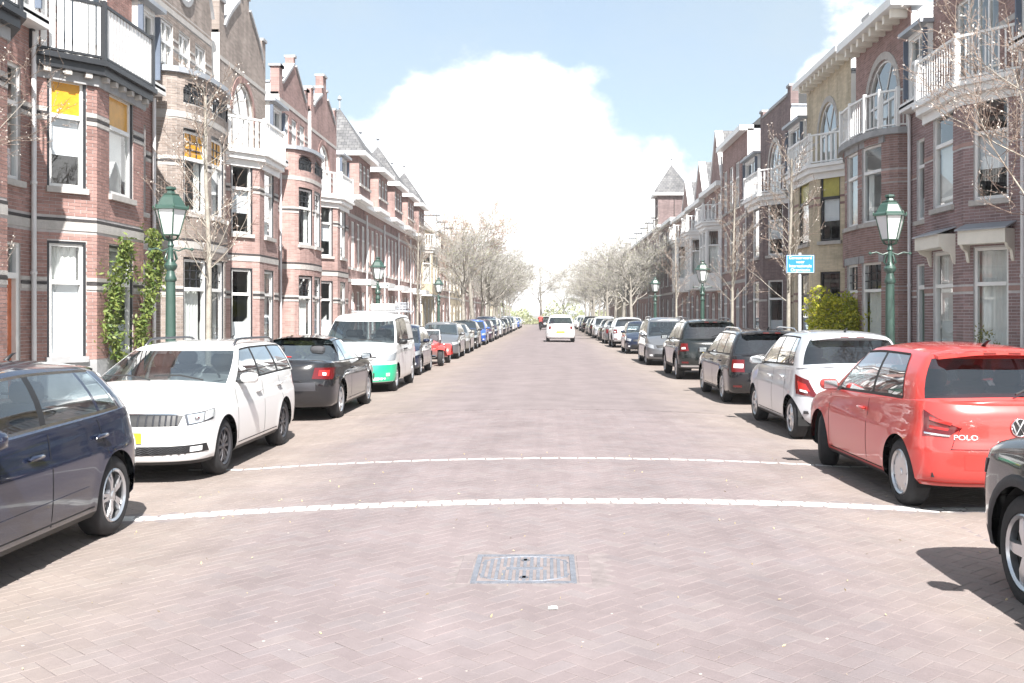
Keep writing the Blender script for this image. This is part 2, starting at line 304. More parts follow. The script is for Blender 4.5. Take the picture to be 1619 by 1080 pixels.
def build_ground():
    b = MB(); b.quad((-3000, -300, -.06), (3000, -300, -.06), (3000, 5000, -.06), (-3000, 5000, -.06)); tag(b.build('ground', M_ground), kind='structure')
    b = MB(); xs = [-KERB] + [-HW + i * 2 * HW / 16 for i in range(17)] + [KERB]; ys = [-14, PAV0 - .1, 9, 12, PAV1, 30, 60, 100, 200, 420]
    bj = MB()
    for j in range(len(ys) - 1):
        B = bj if PAV0 - .2 < ys[j] and ys[j + 1] <= PAV1 + .1 else b; dz = -.0028 if B is bj else 0
        for i in range(len(xs) - 1):
            p = [(xs[i], ys[j]), (xs[i + 1], ys[j]), (xs[i + 1], ys[j + 1]), (xs[i], ys[j + 1])]
            B.quad(*[(x, y - (.03 if B is b and j and y == PAV1 else 0), camber(x) + dz + (.0025 if B is b else 0)) for x, y in p])
    road = tag(b.build('road', M_road, smooth=True), kind='structure'); bj.build('joint_bed', M_joint, road)
    # herringbone clinkers, each one laid singly; set diagonally
    rng = random.Random(3); pv = []; Lp, Wp = .205, .1025; c45 = cos(pi / 4)
    def ok(x, y):
        if abs(x) > KERB - .12 or not (PAV0 < y < PAV1 + .04): return False
        if abs(y - 8.85 - .055 * x) < .165 and abs(x) < 4.15: return False
        if abs(y - 11.5 - .03 * x) < .08 and abs(x) < 4.15: return False
        if abs(x + .15 - .02) < .47 and abs(y - 6.5) < .44: return False
        return True
    R = int(16 / Wp)
    for i in range(-R, R):
        for j in range(-R, R):
            k = (i - j) % 4
            if k == 0: q = (i + 1, j + .5, True)
            elif k == 3: q = (i + .5, j + 1, False)      # herringbone: two bricks per cell of four diagonal steps
            else: continue
            a, bq = q[0] * Wp, q[1] * Wp; x = (a - bq) * c45; y = (a + bq) * c45 + 10.5
            if ok(x, y): pv.append((x, y, q[2]))
    # unit brick mesh shared by the single pavers
    g, h = .0019, .004
    def corners(lx, ly, s): return [(-lx / 2 + s, -ly / 2 + s), (lx / 2 - s, -ly / 2 + s), (lx / 2 - s, ly / 2 - s), (-lx / 2 + s, ly / 2 - s)]
    unit = MB(); bot, top = corners(Lp, Wp, g), corners(Lp, Wp, g + .004)
    unit.add([(x, y, -h) for x, y in bot] + [(x, y, -.002) for x, y in bot] + [(x, y, 0) for x, y in top], [(8, 9, 10, 11)] + [(i, (i + 1) % 4, 4 + (i + 1) % 4, 4 + i) for i in range(4)] + [(4 + i, 4 + (i + 1) % 4, 8 + (i + 1) % 4, 8 + i) for i in range(4)])
    ume = unit.mesh('paver', M_paver)
    pv.sort(key=lambda p: (abs(p[0]) > p[1] * .52) * 100 + p[1])
    rest = MB()
    for n, (x, y, d) in enumerate(pv):
        rz = (pi / 4 if d else -pi / 4) + rng.gauss(0, .012); z = camber(x) + rng.gauss(0, .0006); tx, ty = rng.gauss(0, .0035), rng.gauss(0, .0035)
        sl = -2 * .117 * x / HW ** 2 if abs(x) < HW else 0
        if n < 300:
            o = ob('paver', ume, road, (x, y, z)); o.rotation_euler = (Matrix.Rotation(-math.atan(sl + tx), 3, 'Y') @ Matrix.Rotation(math.atan(ty), 3, 'X') @ Matrix.Rotation(rz, 3, 'Z')).to_euler(); continue
        ca, sa = cos(rz), sin(rz)
        def T(px, py, pz):
            X, Y = px * ca - py * sa, px * sa + py * ca; return (x + X, y + Y, z + pz + X * (sl + tx) + Y * ty)
        rest.add([T(px, py, -h) for px, py in bot] + [T(px, py, 0) for px, py in top], [(4, 5, 6, 7)] + [(i, (i + 1) % 4, 4 + (i + 1) % 4, 4 + i) for i in range(4)])
    tag(rest.build('pavers', M_paver, road), kind='stuff')
    # white rows of pavers across the road
    wl = MB(); wl.bbox((0, 0, 0), (.0993, .0478, .03), .007); wme = wl.mesh('white_paver', M_white_paver)
    for row, (Y, n, dz) in enumerate(((8.797, 34, .055), (8.903, 34, .055), (11.5, 34, .03))):
        for i in range(-n // 2 - 3, n // 2 + 4):
            x = (i + (.5 if row == 1 else .12)) * .2125 + rng.gauss(0, .001)
            if abs(x) > 4.2: continue
            o = ob('white_paver', wme, road, (x, Y + rng.gauss(0, .0025) + dz * x, camber(x) - .0275 + rng.gauss(0, .0008))); o.rotation_euler = (0, 2 * .117 * x / HW ** 2 if abs(x) < HW else 0, rng.gauss(0, .008) + dz)
            if row == 2: o.scale = (1, .62, 1)
    # sidewalks with kerb stones
    kb = MB(); kb.bbox((0, 0, .055), (.06, .495, .065), .012); kme = kb.mesh('kerb_stone', M_kerb)
    for s in (-1, 1):
        b = MB(); b.uv = []
        x0, x1 = s * (KERB + .12), s * 12
        P = [(x0, -14, .118), (x1, -14, .118), (x1, 420, .118), (x0, 420, .118)]
        b.quad(*P, uv=[(p[0], p[1]) for p in P]); sw = tag(b.build('sidewalk', M_side), kind='structure')
        for k in range(60): ob('kerb_stone', kme, sw, (s * (KERB + .06), 4 + k, .0))
        b = MB(); b.box(*sorted((s * KERB, s * (KERB + .12))), 63.5, 420, -.05, .12); b.build('kerb', M_kerb, sw)
build_ground()
M_iron = mat('cast_iron', (.185, .195, .222), .6, metal=.3, noise=.25, nscale=14, bump=.3, bscale=120)
M_irond = mat('cast_iron_dark', (.105, .112, .13), .7, metal=.25, noise=.3, nscale=20)
M_conc = mat('concrete_surround', (.29, .265, .25), .9, noise=.2, nscale=12, bump=.3)
def build_manhole():
    cx, cy = -.15, 6.5; z = camber(0)
    t = thing('manhole_cover', 'rectangular ribbed grey iron manhole cover set in the clinker road', 'manhole cover', (cx, cy, z))
    b = MB(); b.box(-.45, .45, -.42, .42, -.06, -.012); b.build('bed', M_joint, t)
    b = MB()
    for (x0, x1, y0, y1) in ((-.33, .33, -.36, -.325), (-.33, .33, .325, .36), (-.33, -.295, -.325, .325), (.295, .33, -.325, .325)): b.box(x0, x1, y0, y1, -.04, .003)
    b.build('frame', M_iron, t)
    b = MB(); b.box(-.292, .292, -.322, .322, -.04, -.007); b.build('plate', M_irond, t)
    for i in range(13):
        x = -.265 + i * .53 / 12; h = .30 * sqrt(max(.05, 1 - (x / .29) ** 2 * .55)); b = MB()
        segs = ((-h, -.05), (.05, h)) if abs(x) < .14 else ((-h, h),)
        for y0, y1 in segs: b.box(x - .011, x + .011, y0, y1, -.007, .001)
        b.build('rib', M_iron, t)
    b = MB(); b.box(-.12, .12, -.03, .03, -.007, .001); b.build('name_bar', M_iron, t)
    for s in (-1, 1):
        b = MB(); b.tube([(.285 * sin(q) * 1.0, s * (.12 + .195 * cos(q)), -.004) for q in [(-1.5 + 3 * k / 18) for k in range(19)]], .007, 5); b.build('arc_rib', M_iron, t)
        b = MB(); b.lathe([(.0, -.002), (.028, -.002), (.03, -.007)], 10, (0, s * .22, .003)); b.build('key_hole', M_irond, t)
    for k in range(4): b = MB(); b.bbox((.385, -.27 + k * .18, -.031), (.045, .087, .03), .006); b.build('edge_block', M_paver, t)
    for k in range(4): b = MB(); b.bbox((-.385, -.27 + k * .18, -.034), (.045, .087, .03), .006); b.build('edge_block', M_paver, t)
build_manhole()
# ------------------------------------------------------------------ houses
XF = 9.2
M_white = mat('white_paint', (.78, .77, .75), .45, noise=.06, nscale=2)
M_cream = mat('cream_paint', (.74, .70, .62), .5, noise=.08, nscale=2)
M_black = mat('black_paint', (.03, .032, .036), .4)
M_stone = mat('pale_stone', (.43, .405, .38), .85, noise=.14, nscale=5, bump=.25)
M_grey_stone = mat('grey_stone', (.33, .33, .335), .85, noise=.18, nscale=4, bump=.25)
M_zinc = mat('zinc_grey', (.36, .38, .41), .5, metal=.3, noise=.12, nscale=3)
M_slate = brick_tex('slate_roof', (.12, .12, .125), (.18, .178, .178), (.06, .06, .06), .25, .2, .02)
M_pan = brick_tex('orange_roof', (.55, .25, .14), (.62, .30, .18), (.3, .14, .09), .25, .3, .03)
M_plaster = mat('white_plaster', (.72, .71, .69), .85, noise=.08, nscale=1.5, bump=.15)
M_pipe = mat('pipe_white', (.66, .65, .65), .5, noise=.08)
M_pane = glass_mat('window_glass', (.86, .89, .89), 2.0)
M_curtain = mat('white_curtain', (.80, .79, .76), .9, noise=.08, nscale=3)
M_blind = mat('roller_blind', (.74, .75, .78), .8, noise=.04)
M_yellow = mat('yellow_stained_glass', (.62, .30, .02), .35, noise=.12, nscale=6)
M_olive = mat('olive_glass', (.42, .38, .09), .35, noise=.15, nscale=6)
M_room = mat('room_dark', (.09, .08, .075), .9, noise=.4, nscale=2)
M_blue = mat('slate_blue_paint', (.11, .135, .18), .55, noise=.1)
M_door_red = mat('varnished_red_wood', (.52, .13, .04), .35, coat=.4, noise=.3, nscale=5)
M_door_green = mat('dark_green_door', (.05, .10, .075), .35, coat=.3)
M_door_brown = mat('brown_door', (.16, .085, .045), .4, coat=.3)
M_pot = mat('terracotta_pot', (.5, .24, .14), .8)
BR = {}
def brick_set(name, c, mort=(.34, .32, .30), v=.16):
    lo, hi = [x * (1 - v) for x in c], [x * (1 + v) for x in c]
    BR[name] = (brick_single('brick_' + name, lo, c, hi), brick_tex('brickwall_' + name, lo, hi, [(m * .35 + q * .65) for m, q in zip(mort, c)]), mat('mortar_' + name, mort, .95, noise=.15, nscale=6))
brick_set('red', (.345, .208, .182), (.44, .41, .4)); brick_set('pink', (.385, .255, .228), (.48, .44, .42)); brick_set('greybrown', (.30, .25, .22), (.42, .4, .38))
brick_set('purple', (.29, .20, .198), (.52, .5, .5)); brick_set('brown', (.315, .205, .186), (.42, .39, .38)); brick_set('yellow', (.56, .475, .345), (.44, .41, .35), .1); brick_set('dark', (.21, .155, .15), (.26, .25, .25))
class Path:
    def __init__(s, pts):
        s.p = pts; s.s = [0]
        for (a, b), (c, d) in zip(pts, pts[1:]): s.s.append(s.s[-1] + hypot(c - a, d - b))
        s.L = s.s[-1]
    def at(s, q, off=0):
        q = min(max(q, 0), s.L)
        for i in range(len(s.p) - 1):
            if q <= s.s[i + 1] + 1e-9:
                t = (q - s.s[i]) / (s.s[i + 1] - s.s[i]); a, b = s.p[i], s.p[i + 1]; tu, tn = (b[0] - a[0]), (b[1] - a[1]); l = hypot(tu, tn)
                return (lerp(a[0], b[0], t) - tn / l * off, lerp(a[1], b[1], t) + tu / l * off)
        return s.p[-1]
    def off(s, d):
        """mitred offset polyline"""
        out = []
        for i, (u, n) in enumerate(s.p):
            nn = []
            for a, b in ((i - 1, i), (i, i + 1)):
                if a < 0 or b >= len(s.p): continue
                tu, tn = s.p[b][0] - s.p[a][0], s.p[b][1] - s.p[a][1]; l = hypot(tu, tn); nn.append((-tn / l, tu / l))
            if len(nn) == 1: out.append((u + nn[0][0] * d, n + nn[0][1] * d)); continue
            mx, my = nn[0][0] + nn[1][0], nn[0][1] + nn[1][1]; k = 2 * d / max(.2, mx * mx + my * my); out.append((u + mx * k, n + my * k))
        return out
class House:
    def __init__(s, side, y0, w, label, detail=2, real=False, name='row_house', cat='house', group=None):
        s.side, s.y0, s.w, s.detail, s.real = side, y0, w, detail, real
        s.o = thing(name, label, cat, (side * XF, y0, 0), group=group)
    def P(s, u, n, z): return (-s.side * n, u, z)
    def box(s, b, u0, u1, n0, n1, z0, z1):
        x0, x1 = sorted((-s.side * n0, -s.side * n1)); b.box(x0, x1, u0, u1, z0, z1)
    def part(s, name, m, u0, u1, n0, n1, z0, z1, parent=None):
        b = MB(); s.box(b, u0, u1, n0, n1, z0, z1); return b.build(name, m, parent or s.o)
    def strip(s, b, pts, inner, z0, z1):
        """solid between two polylines of the same length"""
        n = len(pts); vs = []
        for p in pts: vs += [s.P(p[0], p[1], z0), s.P(p[0], p[1], z1)]
        for p in inner: vs += [s.P(p[0], p[1], z0), s.P(p[0], p[1], z1)]
        fs = []
        for i in range(n - 1):
            a, c = 2 * i, 2 * n + 2 * i
            fs += [(a, a + 2, a + 3, a + 1), (a + 1, a + 3, c + 3, c + 1), (a, c, c + 2, a + 2), (c, c + 1, c + 3, c + 2)]
        e = 2 * n - 2; fs += [(0, 1, 2 * n + 1, 2 * n), (e, 2 * n + e, 2 * n + e + 1, e + 1)]
        b.add(vs, fs)
    def wall(s, path, z0, z1, ops, bricks, bands=(), name='wall', bandmat=None, depth=.14):
        """ops: (s0, s1, z0, z1, rise); bands: (z, height)"""
        single, tex, mort = BR[bricks]; b = MB(); b.uv = []
        sb = sorted(set([round(x, 5) for x in path.s] + [round(x, 5) for o in ops for x in o[:2]])); zb = sorted(set([z0, z1] + [x for o in ops for x in (o[2], o[3])]))
        def inop(q, z): return any(o[0] < q < o[1] and o[2] < z < o[3] for o in ops)
        for a, c in zip(sb, sb[1:]):
            pa, pc = path.at(a + 1e-6), path.at(c - 1e-6)
            for d, e in zip(zb, zb[1:]):
                if inop((a + c) / 2, (d + e) / 2): continue
                b.quad(s.P(*pa, d), s.P(*pc, d), s.P(*pc, e), s.P(*pa, e), uv=[(a, d), (c, d), (c, e), (a, e)])
        for (a, c, d, e, rise) in ops:
            pa, pc = path.at(a), path.at(c); tu, tn = pc[0] - pa[0], pc[1] - pa[1]; l = hypot(tu, tn); nu, nn = -tn / l * -depth, tu / l * -depth
            pts = [(0, d), (1, d), (1, e - rise)]
            if rise:
                K = 12
                arc = [(.5 + .5 * cos(pi * k / K), e - rise + rise * sin(pi * k / K)) for k in range(K + 1)]
                for (q0, h0), (q1, h1) in zip(arc, arc[1:]):
                    p0, p1 = (pa[0] + tu * q0, pa[1] + tn * q0), (pa[0] + tu * q1, pa[1] + tn * q1)
                    b.quad(s.P(*p0, h0), s.P(*p1, h1), s.P(*p1, e), s.P(*p0, e), uv=[(a + l * q0, h0), (a + l * q1, h1), (a + l * q1, e), (a + l * q0, e)])
                pts = [(0, d), (1, d)] + arc
            else: pts.append((0, e))
            for (q0, h0), (q1, h1) in zip(pts, pts[1:] + pts[:1]):
                A = (pa[0] + tu * q0, pa[1] + tn * q0); B = (pa[0] + tu * q1, pa[1] + tn * q1)
                b.quad(s.P(*A, h0), s.P(*B, h1), s.P(B[0] + nu, B[1] + nn, h1), s.P(A[0] + nu, A[1] + nn, h0), uv=[(0, h0), (0, h1), (.1, h1), (.1, h0)])
        w = b.build(name, mort if s.real else tex, s.o)
        # stone bands
        for (z, h, *mm) in bands:
            segs = [(0, path.L)]
            for (a, c, d, e, r) in ops:
                if d < z + h / 2 < e: segs = [q for x, y in segs for q in ((x, min(y, a - .005)), (max(x, c + .005), y)) if q[1] - q[0] > .03]
            for x, y in segs:
                bb = MB(); q = [x] + [k for k in path.s if x + .01 < k < y - .01] + [y]
                s.strip(bb, [path.at(k, .016) if i not in (0,) else path.at(k + 1e-5, .016) for i, k in enumerate(q)], [path.at(k, -.03) for k in q], z, z + h)
                bb.build('stone_band', mm[0] if mm else bandmat or M_stone, w)
        if s.real: s.bricks(w, path, z0, z1, ops, bands, single)
        return w
    def bricks(s, w, path, z0, z1, ops, bands, m):
        rng = random.Random(int(s.y0 * 10)); items = []; Lb, Hb, J = .213, .0535, .0095
        k = 0; z = z0
        while z < z1 - .03:
            a, e = z, min(z + Hb, z1)
            if not any(bz - .02 < (a + e) / 2 < bz + h + .02 for bz, h, *_ in bands):
                cuts = sorted((o[0], o[1]) for o in ops if o[2] < (a + e) / 2 < o[3] - o[4] or (o[4] and o[3] - o[4] <= (a + e) / 2 < o[3]))
                segs = [(0, path.L)]
                for o in ops:
                    if o[2] < (a + e) / 2 < o[3]:
                        x0, x1 = o[0], o[1]
                        if o[4] and (a + e) / 2 > o[3] - o[4]:
                            f = sqrt(max(0, 1 - (((a + e) / 2 - o[3] + o[4]) / o[4]) ** 2)) * (x1 - x0) / 2; c = (x0 + x1) / 2; x0, x1 = c - f, c + f
                        segs = [q for x, y in segs for q in ((x, min(y, x0)), (max(x, x1), y)) if q[1] - q[0] > .015]
                for x, y in segs:
                    q = floor(x / (Lb + J)) * (Lb + J) + (k % 2) * (Lb + J) / 2 - (Lb + J)
                    while q < y:
                        p0, p1 = max(q, x), min(q + Lb, y); q += Lb + J
                        if p1 - p0 < .02: continue
                        br = [v for v in path.s if p0 + .012 < v < p1 - .012]; pp = [p0] + br + [p1]
                        for r0, r1 in zip(pp, pp[1:]): items.append((r0 + 1e-5, r1 - 1e-5, a, e))
            z += Hb + J; k += 1
        def score(it):
            u, n = path.at((it[0] + it[1]) / 2); X, Y = -(XF - n), s.y0 + u; p0, p1 = path.at(it[0]), path.at(it[1])
            px0, px1 = (XF - p0[1]) / (s.y0 + p0[0]), (XF - p1[1]) / (s.y0 + p1[0])
            vis = 1 if 1.7 < it[2] < 6.2 and px0 > px1 and px0 < .51 else 0
            return -vis * (px0 - px1) * 1.0 / (s.y0 + u)
        items.sort(key=score); b = MB()
        for i, (r0, r1, a, e) in enumerate(items):
            h = .006 + rng.uniform(-.0015, .0015); p0, p1 = path.at(r0), path.at(r1); q0, q1 = path.at(r0, h), path.at(r1, h)
            vs = [s.P(*p0, a), s.P(*p1, a), s.P(*p1, e), s.P(*p0, e), s.P(*q0, a), s.P(*q1, a), s.P(*q1, e), s.P(*q0, e)]
            fs = [(4, 5, 6, 7), (0, 1, 5, 4), (1, 2, 6, 5), (2, 3, 7, 6), (3, 0, 4, 7)]
            if i < 300: t = MB(); t.add(vs, fs); t.build('brick', m, w)
            else: b.add(vs, fs)
        tag(b.build('brickwork', m, w), kind='stuff')
    def window(s, path, o, fm=None, transom=.66, mull=0, top=None, low=None, sill=True, grid=None, lintel=None, awning=False, curtain=True, casing=None):
        """o=(s0,s1,z0,z1,rise). top/low: what hangs behind the upper/lower light"""
        fm = fm or M_white; a, c, z0, z1, rise = o; pa, pc = path.at(a), path.at(c); wd = hypot(pc[0] - pa[0], pc[1] - pa[1]); tu, tn = (pc[0] - pa[0]) / wd, (pc[1] - pa[1]) / wd; nu, nn = -tn, tu
        def Q(x, d, z): return s.P(pa[0] + tu * x + nu * d, pa[1] + tn * x + nn * d, z)
        def bx(b, x0, x1, d0, d1, h0, h1):
            vs = [Q(x, d, h) for h in (h0, h1) for d in (d0, d1) for x in (x0, x1)]
            b.add(vs, [(0, 2, 3, 1), (4, 5, 7, 6), (0, 1, 5, 4), (2, 6, 7, 3), (0, 4, 6, 2), (1, 3, 7, 5)])
        if casing:
            cb = MB(); k = .045
            bx(cb, 0, k, -.14, -.012, z0, z1); bx(cb, wd - k, wd, -.14, -.012, z0, z1); bx(cb, k, wd - k, -.14, -.012, z1 - k, z1); bx(cb, k, wd - k, -.14, -.012, z0, z0 + k * .6)
            pa = (pa[0] + tu * k, pa[1] + tn * k); pc = (pc[0] - tu * k, pc[1] - tn * k); wd -= 2 * k; z1 -= k; z0 += k * .6
        f = .06 if wd > .7 else .05; b = MB(); D0, D1 = -.13, -.045; zs = z1 - rise; zt = lerp(z0, z1 if not rise else zs, transom) if transom else None
        bx(b, 0, f, D0, D1, z0, zs); bx(b, wd - f, wd, D0, D1, z0, zs); bx(b, f, wd - f, D0, D1, z0, z0 + f * 1.25)
        cx, K = wd / 2, 12
        if rise:
            for k in range(K):
                vs = []
                for q in (pi * k / K, pi * (k + 1) / K):
                    for r0 in (1, 1 - f / cx):
                        for d in (D0, D1): vs.append(Q(cx + cx * r0 * cos(q), d, zs + rise * (r0 if r0 == 1 else 1 - f / rise) * sin(q)))
                b.add(vs, [(0, 1, 5, 4), (2, 6, 7, 3), (0, 4, 6, 2), (1, 3, 7, 5)])
        else: bx(b, f, wd - f, D0, D1, z1 - f, z1)
        lights = []; bot, tp = z0 + f * 1.25, (zs if rise else z1 - f)
        if zt: bx(b, f, wd - f, D0, D1 + .02, zt - .04, zt + .04); rows = [(bot, zt - .04, 0), (zt + .04, tp, 1)]
        else: rows = [(bot, tp, 0)]
        if rise: bx(b, f, wd - f, D0, D1, zs - .035, zs + .035)
        for (h0, h1, up) in rows:
            xs = [f] + [f + (wd - 2 * f) * (k + 1) / (mull + 1) for k in range(mull)] + [wd - f]
            for i, (x0, x1) in enumerate(zip(xs, xs[1:])):
                if i: bx(b, x0 - .03, x0 + .03, D0, D1, h0, h1); x0 += .03
                if i < len(xs) - 2: x1 -= .03
                lights.append((x0, x1, h0, h1, up))
        w = b.build('window', fm, s.o)
        if casing: cb.build('casing', casing, w)
        gb = MB()
        for (x0, x1, h0, h1, up) in lights:
            what = top if up else low
            g = MB(); g.quad(Q(x0, -.08, h0), Q(x1, -.08, h0), Q(x1, -.08, h1), Q(x0, -.08, h1)); g.build('pane', M_yellow if what == 'yellow' else M_olive if what == 'olive' else M_pane, w)
            if grid and (up or grid == 'all'):
                nx, nz = (3, 3) if up else (2, 2)
                for k in range(1, nx): bx(gb, lerp(x0, x1, k / nx) - .012, lerp(x0, x1, k / nx) + .012, -.085, -.06, h0, h1)
                for k in range(1, nz): bx(gb, x0, x1, -.085, -.06, lerp(h0, h1, k / nz) - .012, lerp(h0, h1, k / nz) + .012)
            if what == 'blind' or what == 'halfblind':
                g = MB(); hh = h0 if what == 'blind' else lerp(h0, h1, .45); bx(g, x0, x1, -.15, -.14, hh, h1); g.build('blind', M_blind, w)
            elif what == 'lowblind':
                g = MB(); bx(g, x0, x1, -.15, -.14, h0, lerp(h0, h1, .4)); g.build('blind', M_blind, w)
            elif what == 'curtain':
                g = MB(); n = max(4, int((x1 - x0) / .05)); pts = [(lerp(x0, x1, k / n), -.2 + .025 * (k % 2)) for k in range(n + 1)]
                g.add([Q(x, d, h) for x, d in pts for h in (h0, h1)], [(2 * k, 2 * k + 2, 2 * k + 3, 2 * k + 1) for k in range(n)]); g.build('curtain', M_curtain, w)
            elif what == 'drapes':
                for e0, e1 in ((0, .26), (.74, 1)):
                    g = MB(); n = 5; pts = [(lerp(x0, x1, lerp(e0, e1, k / n)), -.2 + .03 * (k % 2)) for k in range(n + 1)]
                    g.add([Q(x, d, h) for x, d in pts for h in (h0, h1)], [(2 * k, 2 * k + 2, 2 * k + 3, 2 * k + 1) for k in range(n)]); g.build('curtain', M_curtain, w)
        if rise:
            g = MB(); n = 12; g.add([Q(cx + (cx - f) * cos(pi * k / n), -.08, zs + .03 + (rise - f - .03) * sin(pi * k / n)) for k in range(n + 1)], [tuple(range(n + 1))]); g.build('pane', M_pane, w)
            for q in (pi / 3, 2 * pi / 3):
                e, e2 = Q(cx, -.07, zs), Q(cx + (cx - f) * cos(q), -.07, zs + (rise - f) * sin(q)); gb.tube([e, e2], .018, 4)
        if gb.v: gb.build('glazing_bar', M_black if (grid and not rise) else fm, w)
        # dim room behind the glass
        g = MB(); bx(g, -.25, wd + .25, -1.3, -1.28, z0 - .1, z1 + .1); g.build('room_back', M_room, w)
        if sill:
            g = MB(); bx(g, -.07, wd + .07, -.13, .075, z0 - .11, z0 - .003); g.build('sill', M_stone if sill is True else sill, w)
        if lintel:
            g = MB(); bx(g, -.1, wd + .1, -.05, .022, z1 + .003, z1 + .2); g.build('lintel', lintel, w)
        if awning:
            g = MB(); bx(g, -.13, wd + .13, .0, .36, z1 + .06, z1 + .34); g.build('awning_box', M_cream, w)
            g = MB(); vs = [Q(-.17, .0, z1 + .50), Q(wd + .17, .0, z1 + .50), Q(wd + .17, .41, z1 + .36), Q(-.17, .41, z1 + .36)]; vs2 = [(x, y, z - .03) for x, y, z in vs]
            g.add(vs + vs2, [(0, 1, 2, 3), (7, 6, 5, 4), (0, 4, 5, 1), (1, 5, 6, 2), (2, 6, 7, 3), (3, 7, 4, 0)]); g.build('awning_roof', M_zinc, w)
            for x in (-.1, wd + .1):
                g = MB(); pts = [(.0, z1 + .06), (.30, z1 + .06), (.24, z1 - .02), (.10, z1 - .08), (.05, z1 - .26), (.0, z1 - .3)]
                g.prism(pts, lambda d, z, e: Q(x + e, d, z), -.03, .03); g.build('bracket', M_cream, w)
        return w
    def door(s, path, a, c, z0, z1, m, fan=.6):
        o = (a, c, z0, z1, 0); pa, pc = path.at(a), path.at(c); wd = c - a
        def bx(b, x0, x1, d0, d1, h0, h1): s.box(b, pa[0] + x0, pa[0] + x1, pa[1] + d0, pa[1] + d1, h0, h1)
        zt = z1 - fan; b = MB(); bx(b, .09, wd - .09, -.16, -.11, z0, zt - .05); d = b.build('door', m, s.o)
        b = MB()
        for x0, x1 in ((0, .09), (wd - .09, wd)): bx(b, x0, x1, -.14, -.03, z0, z1)
        bx(b, .09, wd - .09, -.14, -.03, z1 - .07, z1); bx(b, .09, wd - .09, -.14, 0, zt - .05, zt + .05); b.build('door_frame', M_white, d)
        for (x0, x1, h0, h1) in ((.2, wd - .2, z0 + .15, z0 + .75), (.2, wd / 2 - .05, z0 + .95, zt - .25), (wd / 2 + .05, wd - .2, z0 + .95, zt - .25)):
            b = MB(); bx(b, x0, x1, -.112, -.095, h0, h1); b.build('panel', m, d)
        b = MB(); bx(b, wd / 2 - .035, wd / 2 + .035, -.095, -.06, z0 + 1.15, zt - .45); b.build('light_slot', M_curtain, d)
        b = MB(); bx(b, .09, wd - .09, -.1, -.095, zt + .05, z1 - .07); b.build('fanlight', M_pane, d)
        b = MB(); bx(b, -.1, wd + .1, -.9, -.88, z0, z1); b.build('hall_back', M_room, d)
        b = MB(); bx(b, -.05, wd + .05, -.16, .32, .10, z0 - .002); b.build('doorstep', M_grey_stone, d)
        b = MB(); bx(b, .16, .19, -.1, -.04, z0 + 1.0, z0 + 1.12); b.build('handle', M_zinc, d)
    def railing(s, pts, z, h, m, slat=.12, sw=.03, rail=None, post=None, thick=.012):
        rail = rail or m; r = tag_none(MB()); 
        path = Path(pts); b = MB()
        for (u0, n0), (u1, n1) in zip(pts, pts[1:]):
            du, dn = u1 - u0, n1 - n0; l = hypot(du, dn); c = s.P((u0 + u1) / 2, (n0 + n1) / 2, 0); ax = Vector(s.P(du / l, dn / l, 0)); ay = Vector(s.P(-dn / l, du / l, 0))
            for zz, hh in ((z + h, .026), (z + .07, .02)): b.obox((c[0], c[1], zz), ax * (l / 2), ay * .03, (0, 0, hh))
        r = b.build('balcony_rail', rail, s.o)
        for (u, n) in pts:
            q = s.P(u, n, 0); b = MB(); b.bbox((q[0], q[1], z + (h + .08) / 2), (.05, .05, (h + .08) / 2), .012); b.build('post', post or rail, r)
        for (u0, n0), (u1, n1) in zip(pts, pts[1:]):
            l = hypot(u1 - u0, n1 - n0); k = max(1, int(l / slat)); me = MB(); me.box(-sw / 2, sw / 2, -thick / 2, thick / 2, 0, h - .12); me = me.mesh('slat', m)
            d = Vector(s.P(u1, n1, 0)) - Vector(s.P(u0, n0, 0)); rz = atan2(d.y, d.x)
            for i in range(k):
                t = (i + .5) / k; q = s.P(lerp(u0, u1, t), lerp(n0, n1, t), z + .09); ob('slat', me, r, q, rz)
        return r
    def pipe(s, u, n, z0, z1, m=None, bend=False):
        b = MB(); p = [s.P(u, n, z0), s.P(u, n, z1)]
        if bend: p = [s.P(u, n, z0), s.P(u, n, z1 - .5), s.P(u - .25, n, z1 - .15), s.P(u - .25, n, z1)]
        b.tube(p, .045, 7); o = b.build('drain_pipe', m or M_pipe, s.o, smooth=True, sharp=60)
        for z in [z0 + .8 + k * 1.6 for k in range(int((z1 - z0 - .8) / 1.6))]: b = MB(); b.lathe([(.052, -.03), (.058, -.02), (.058, .02), (.052, .03)], 8, s.P(u, n, z)); b.build('pipe_clip', m or M_pipe, o)
    def shell(s, z1, u0=0, u1=None, n1=-8, top=None, m=None):
        """closed body behind the front wall"""
        u1 = s.w if u1 is None else u1; b = MB(); P = s.P
        e = .004
        b.quad(P(u0 + e, 0, 0), P(u0 + e, n1, 0), P(u0 + e, n1, z1), P(u0 + e, 0, z1)); b.quad(P(u1 - e, 0, 0), P(u1 - e, n1, 0), P(u1 - e, n1, z1), P(u1 - e, 0, z1)); b.quad(P(u0 + e, n1, 0), P(u1 - e, n1, 0), P(u1 - e, n1, z1), P(u0 + e, n1, z1))
        b.build('party_wall', m or M_plaster, s.o); b = MB(); s.box(b, u0, u1, n1, -.02, z1, z1 + .08); b.build('flat_roof', top or M_zinc, s.o)
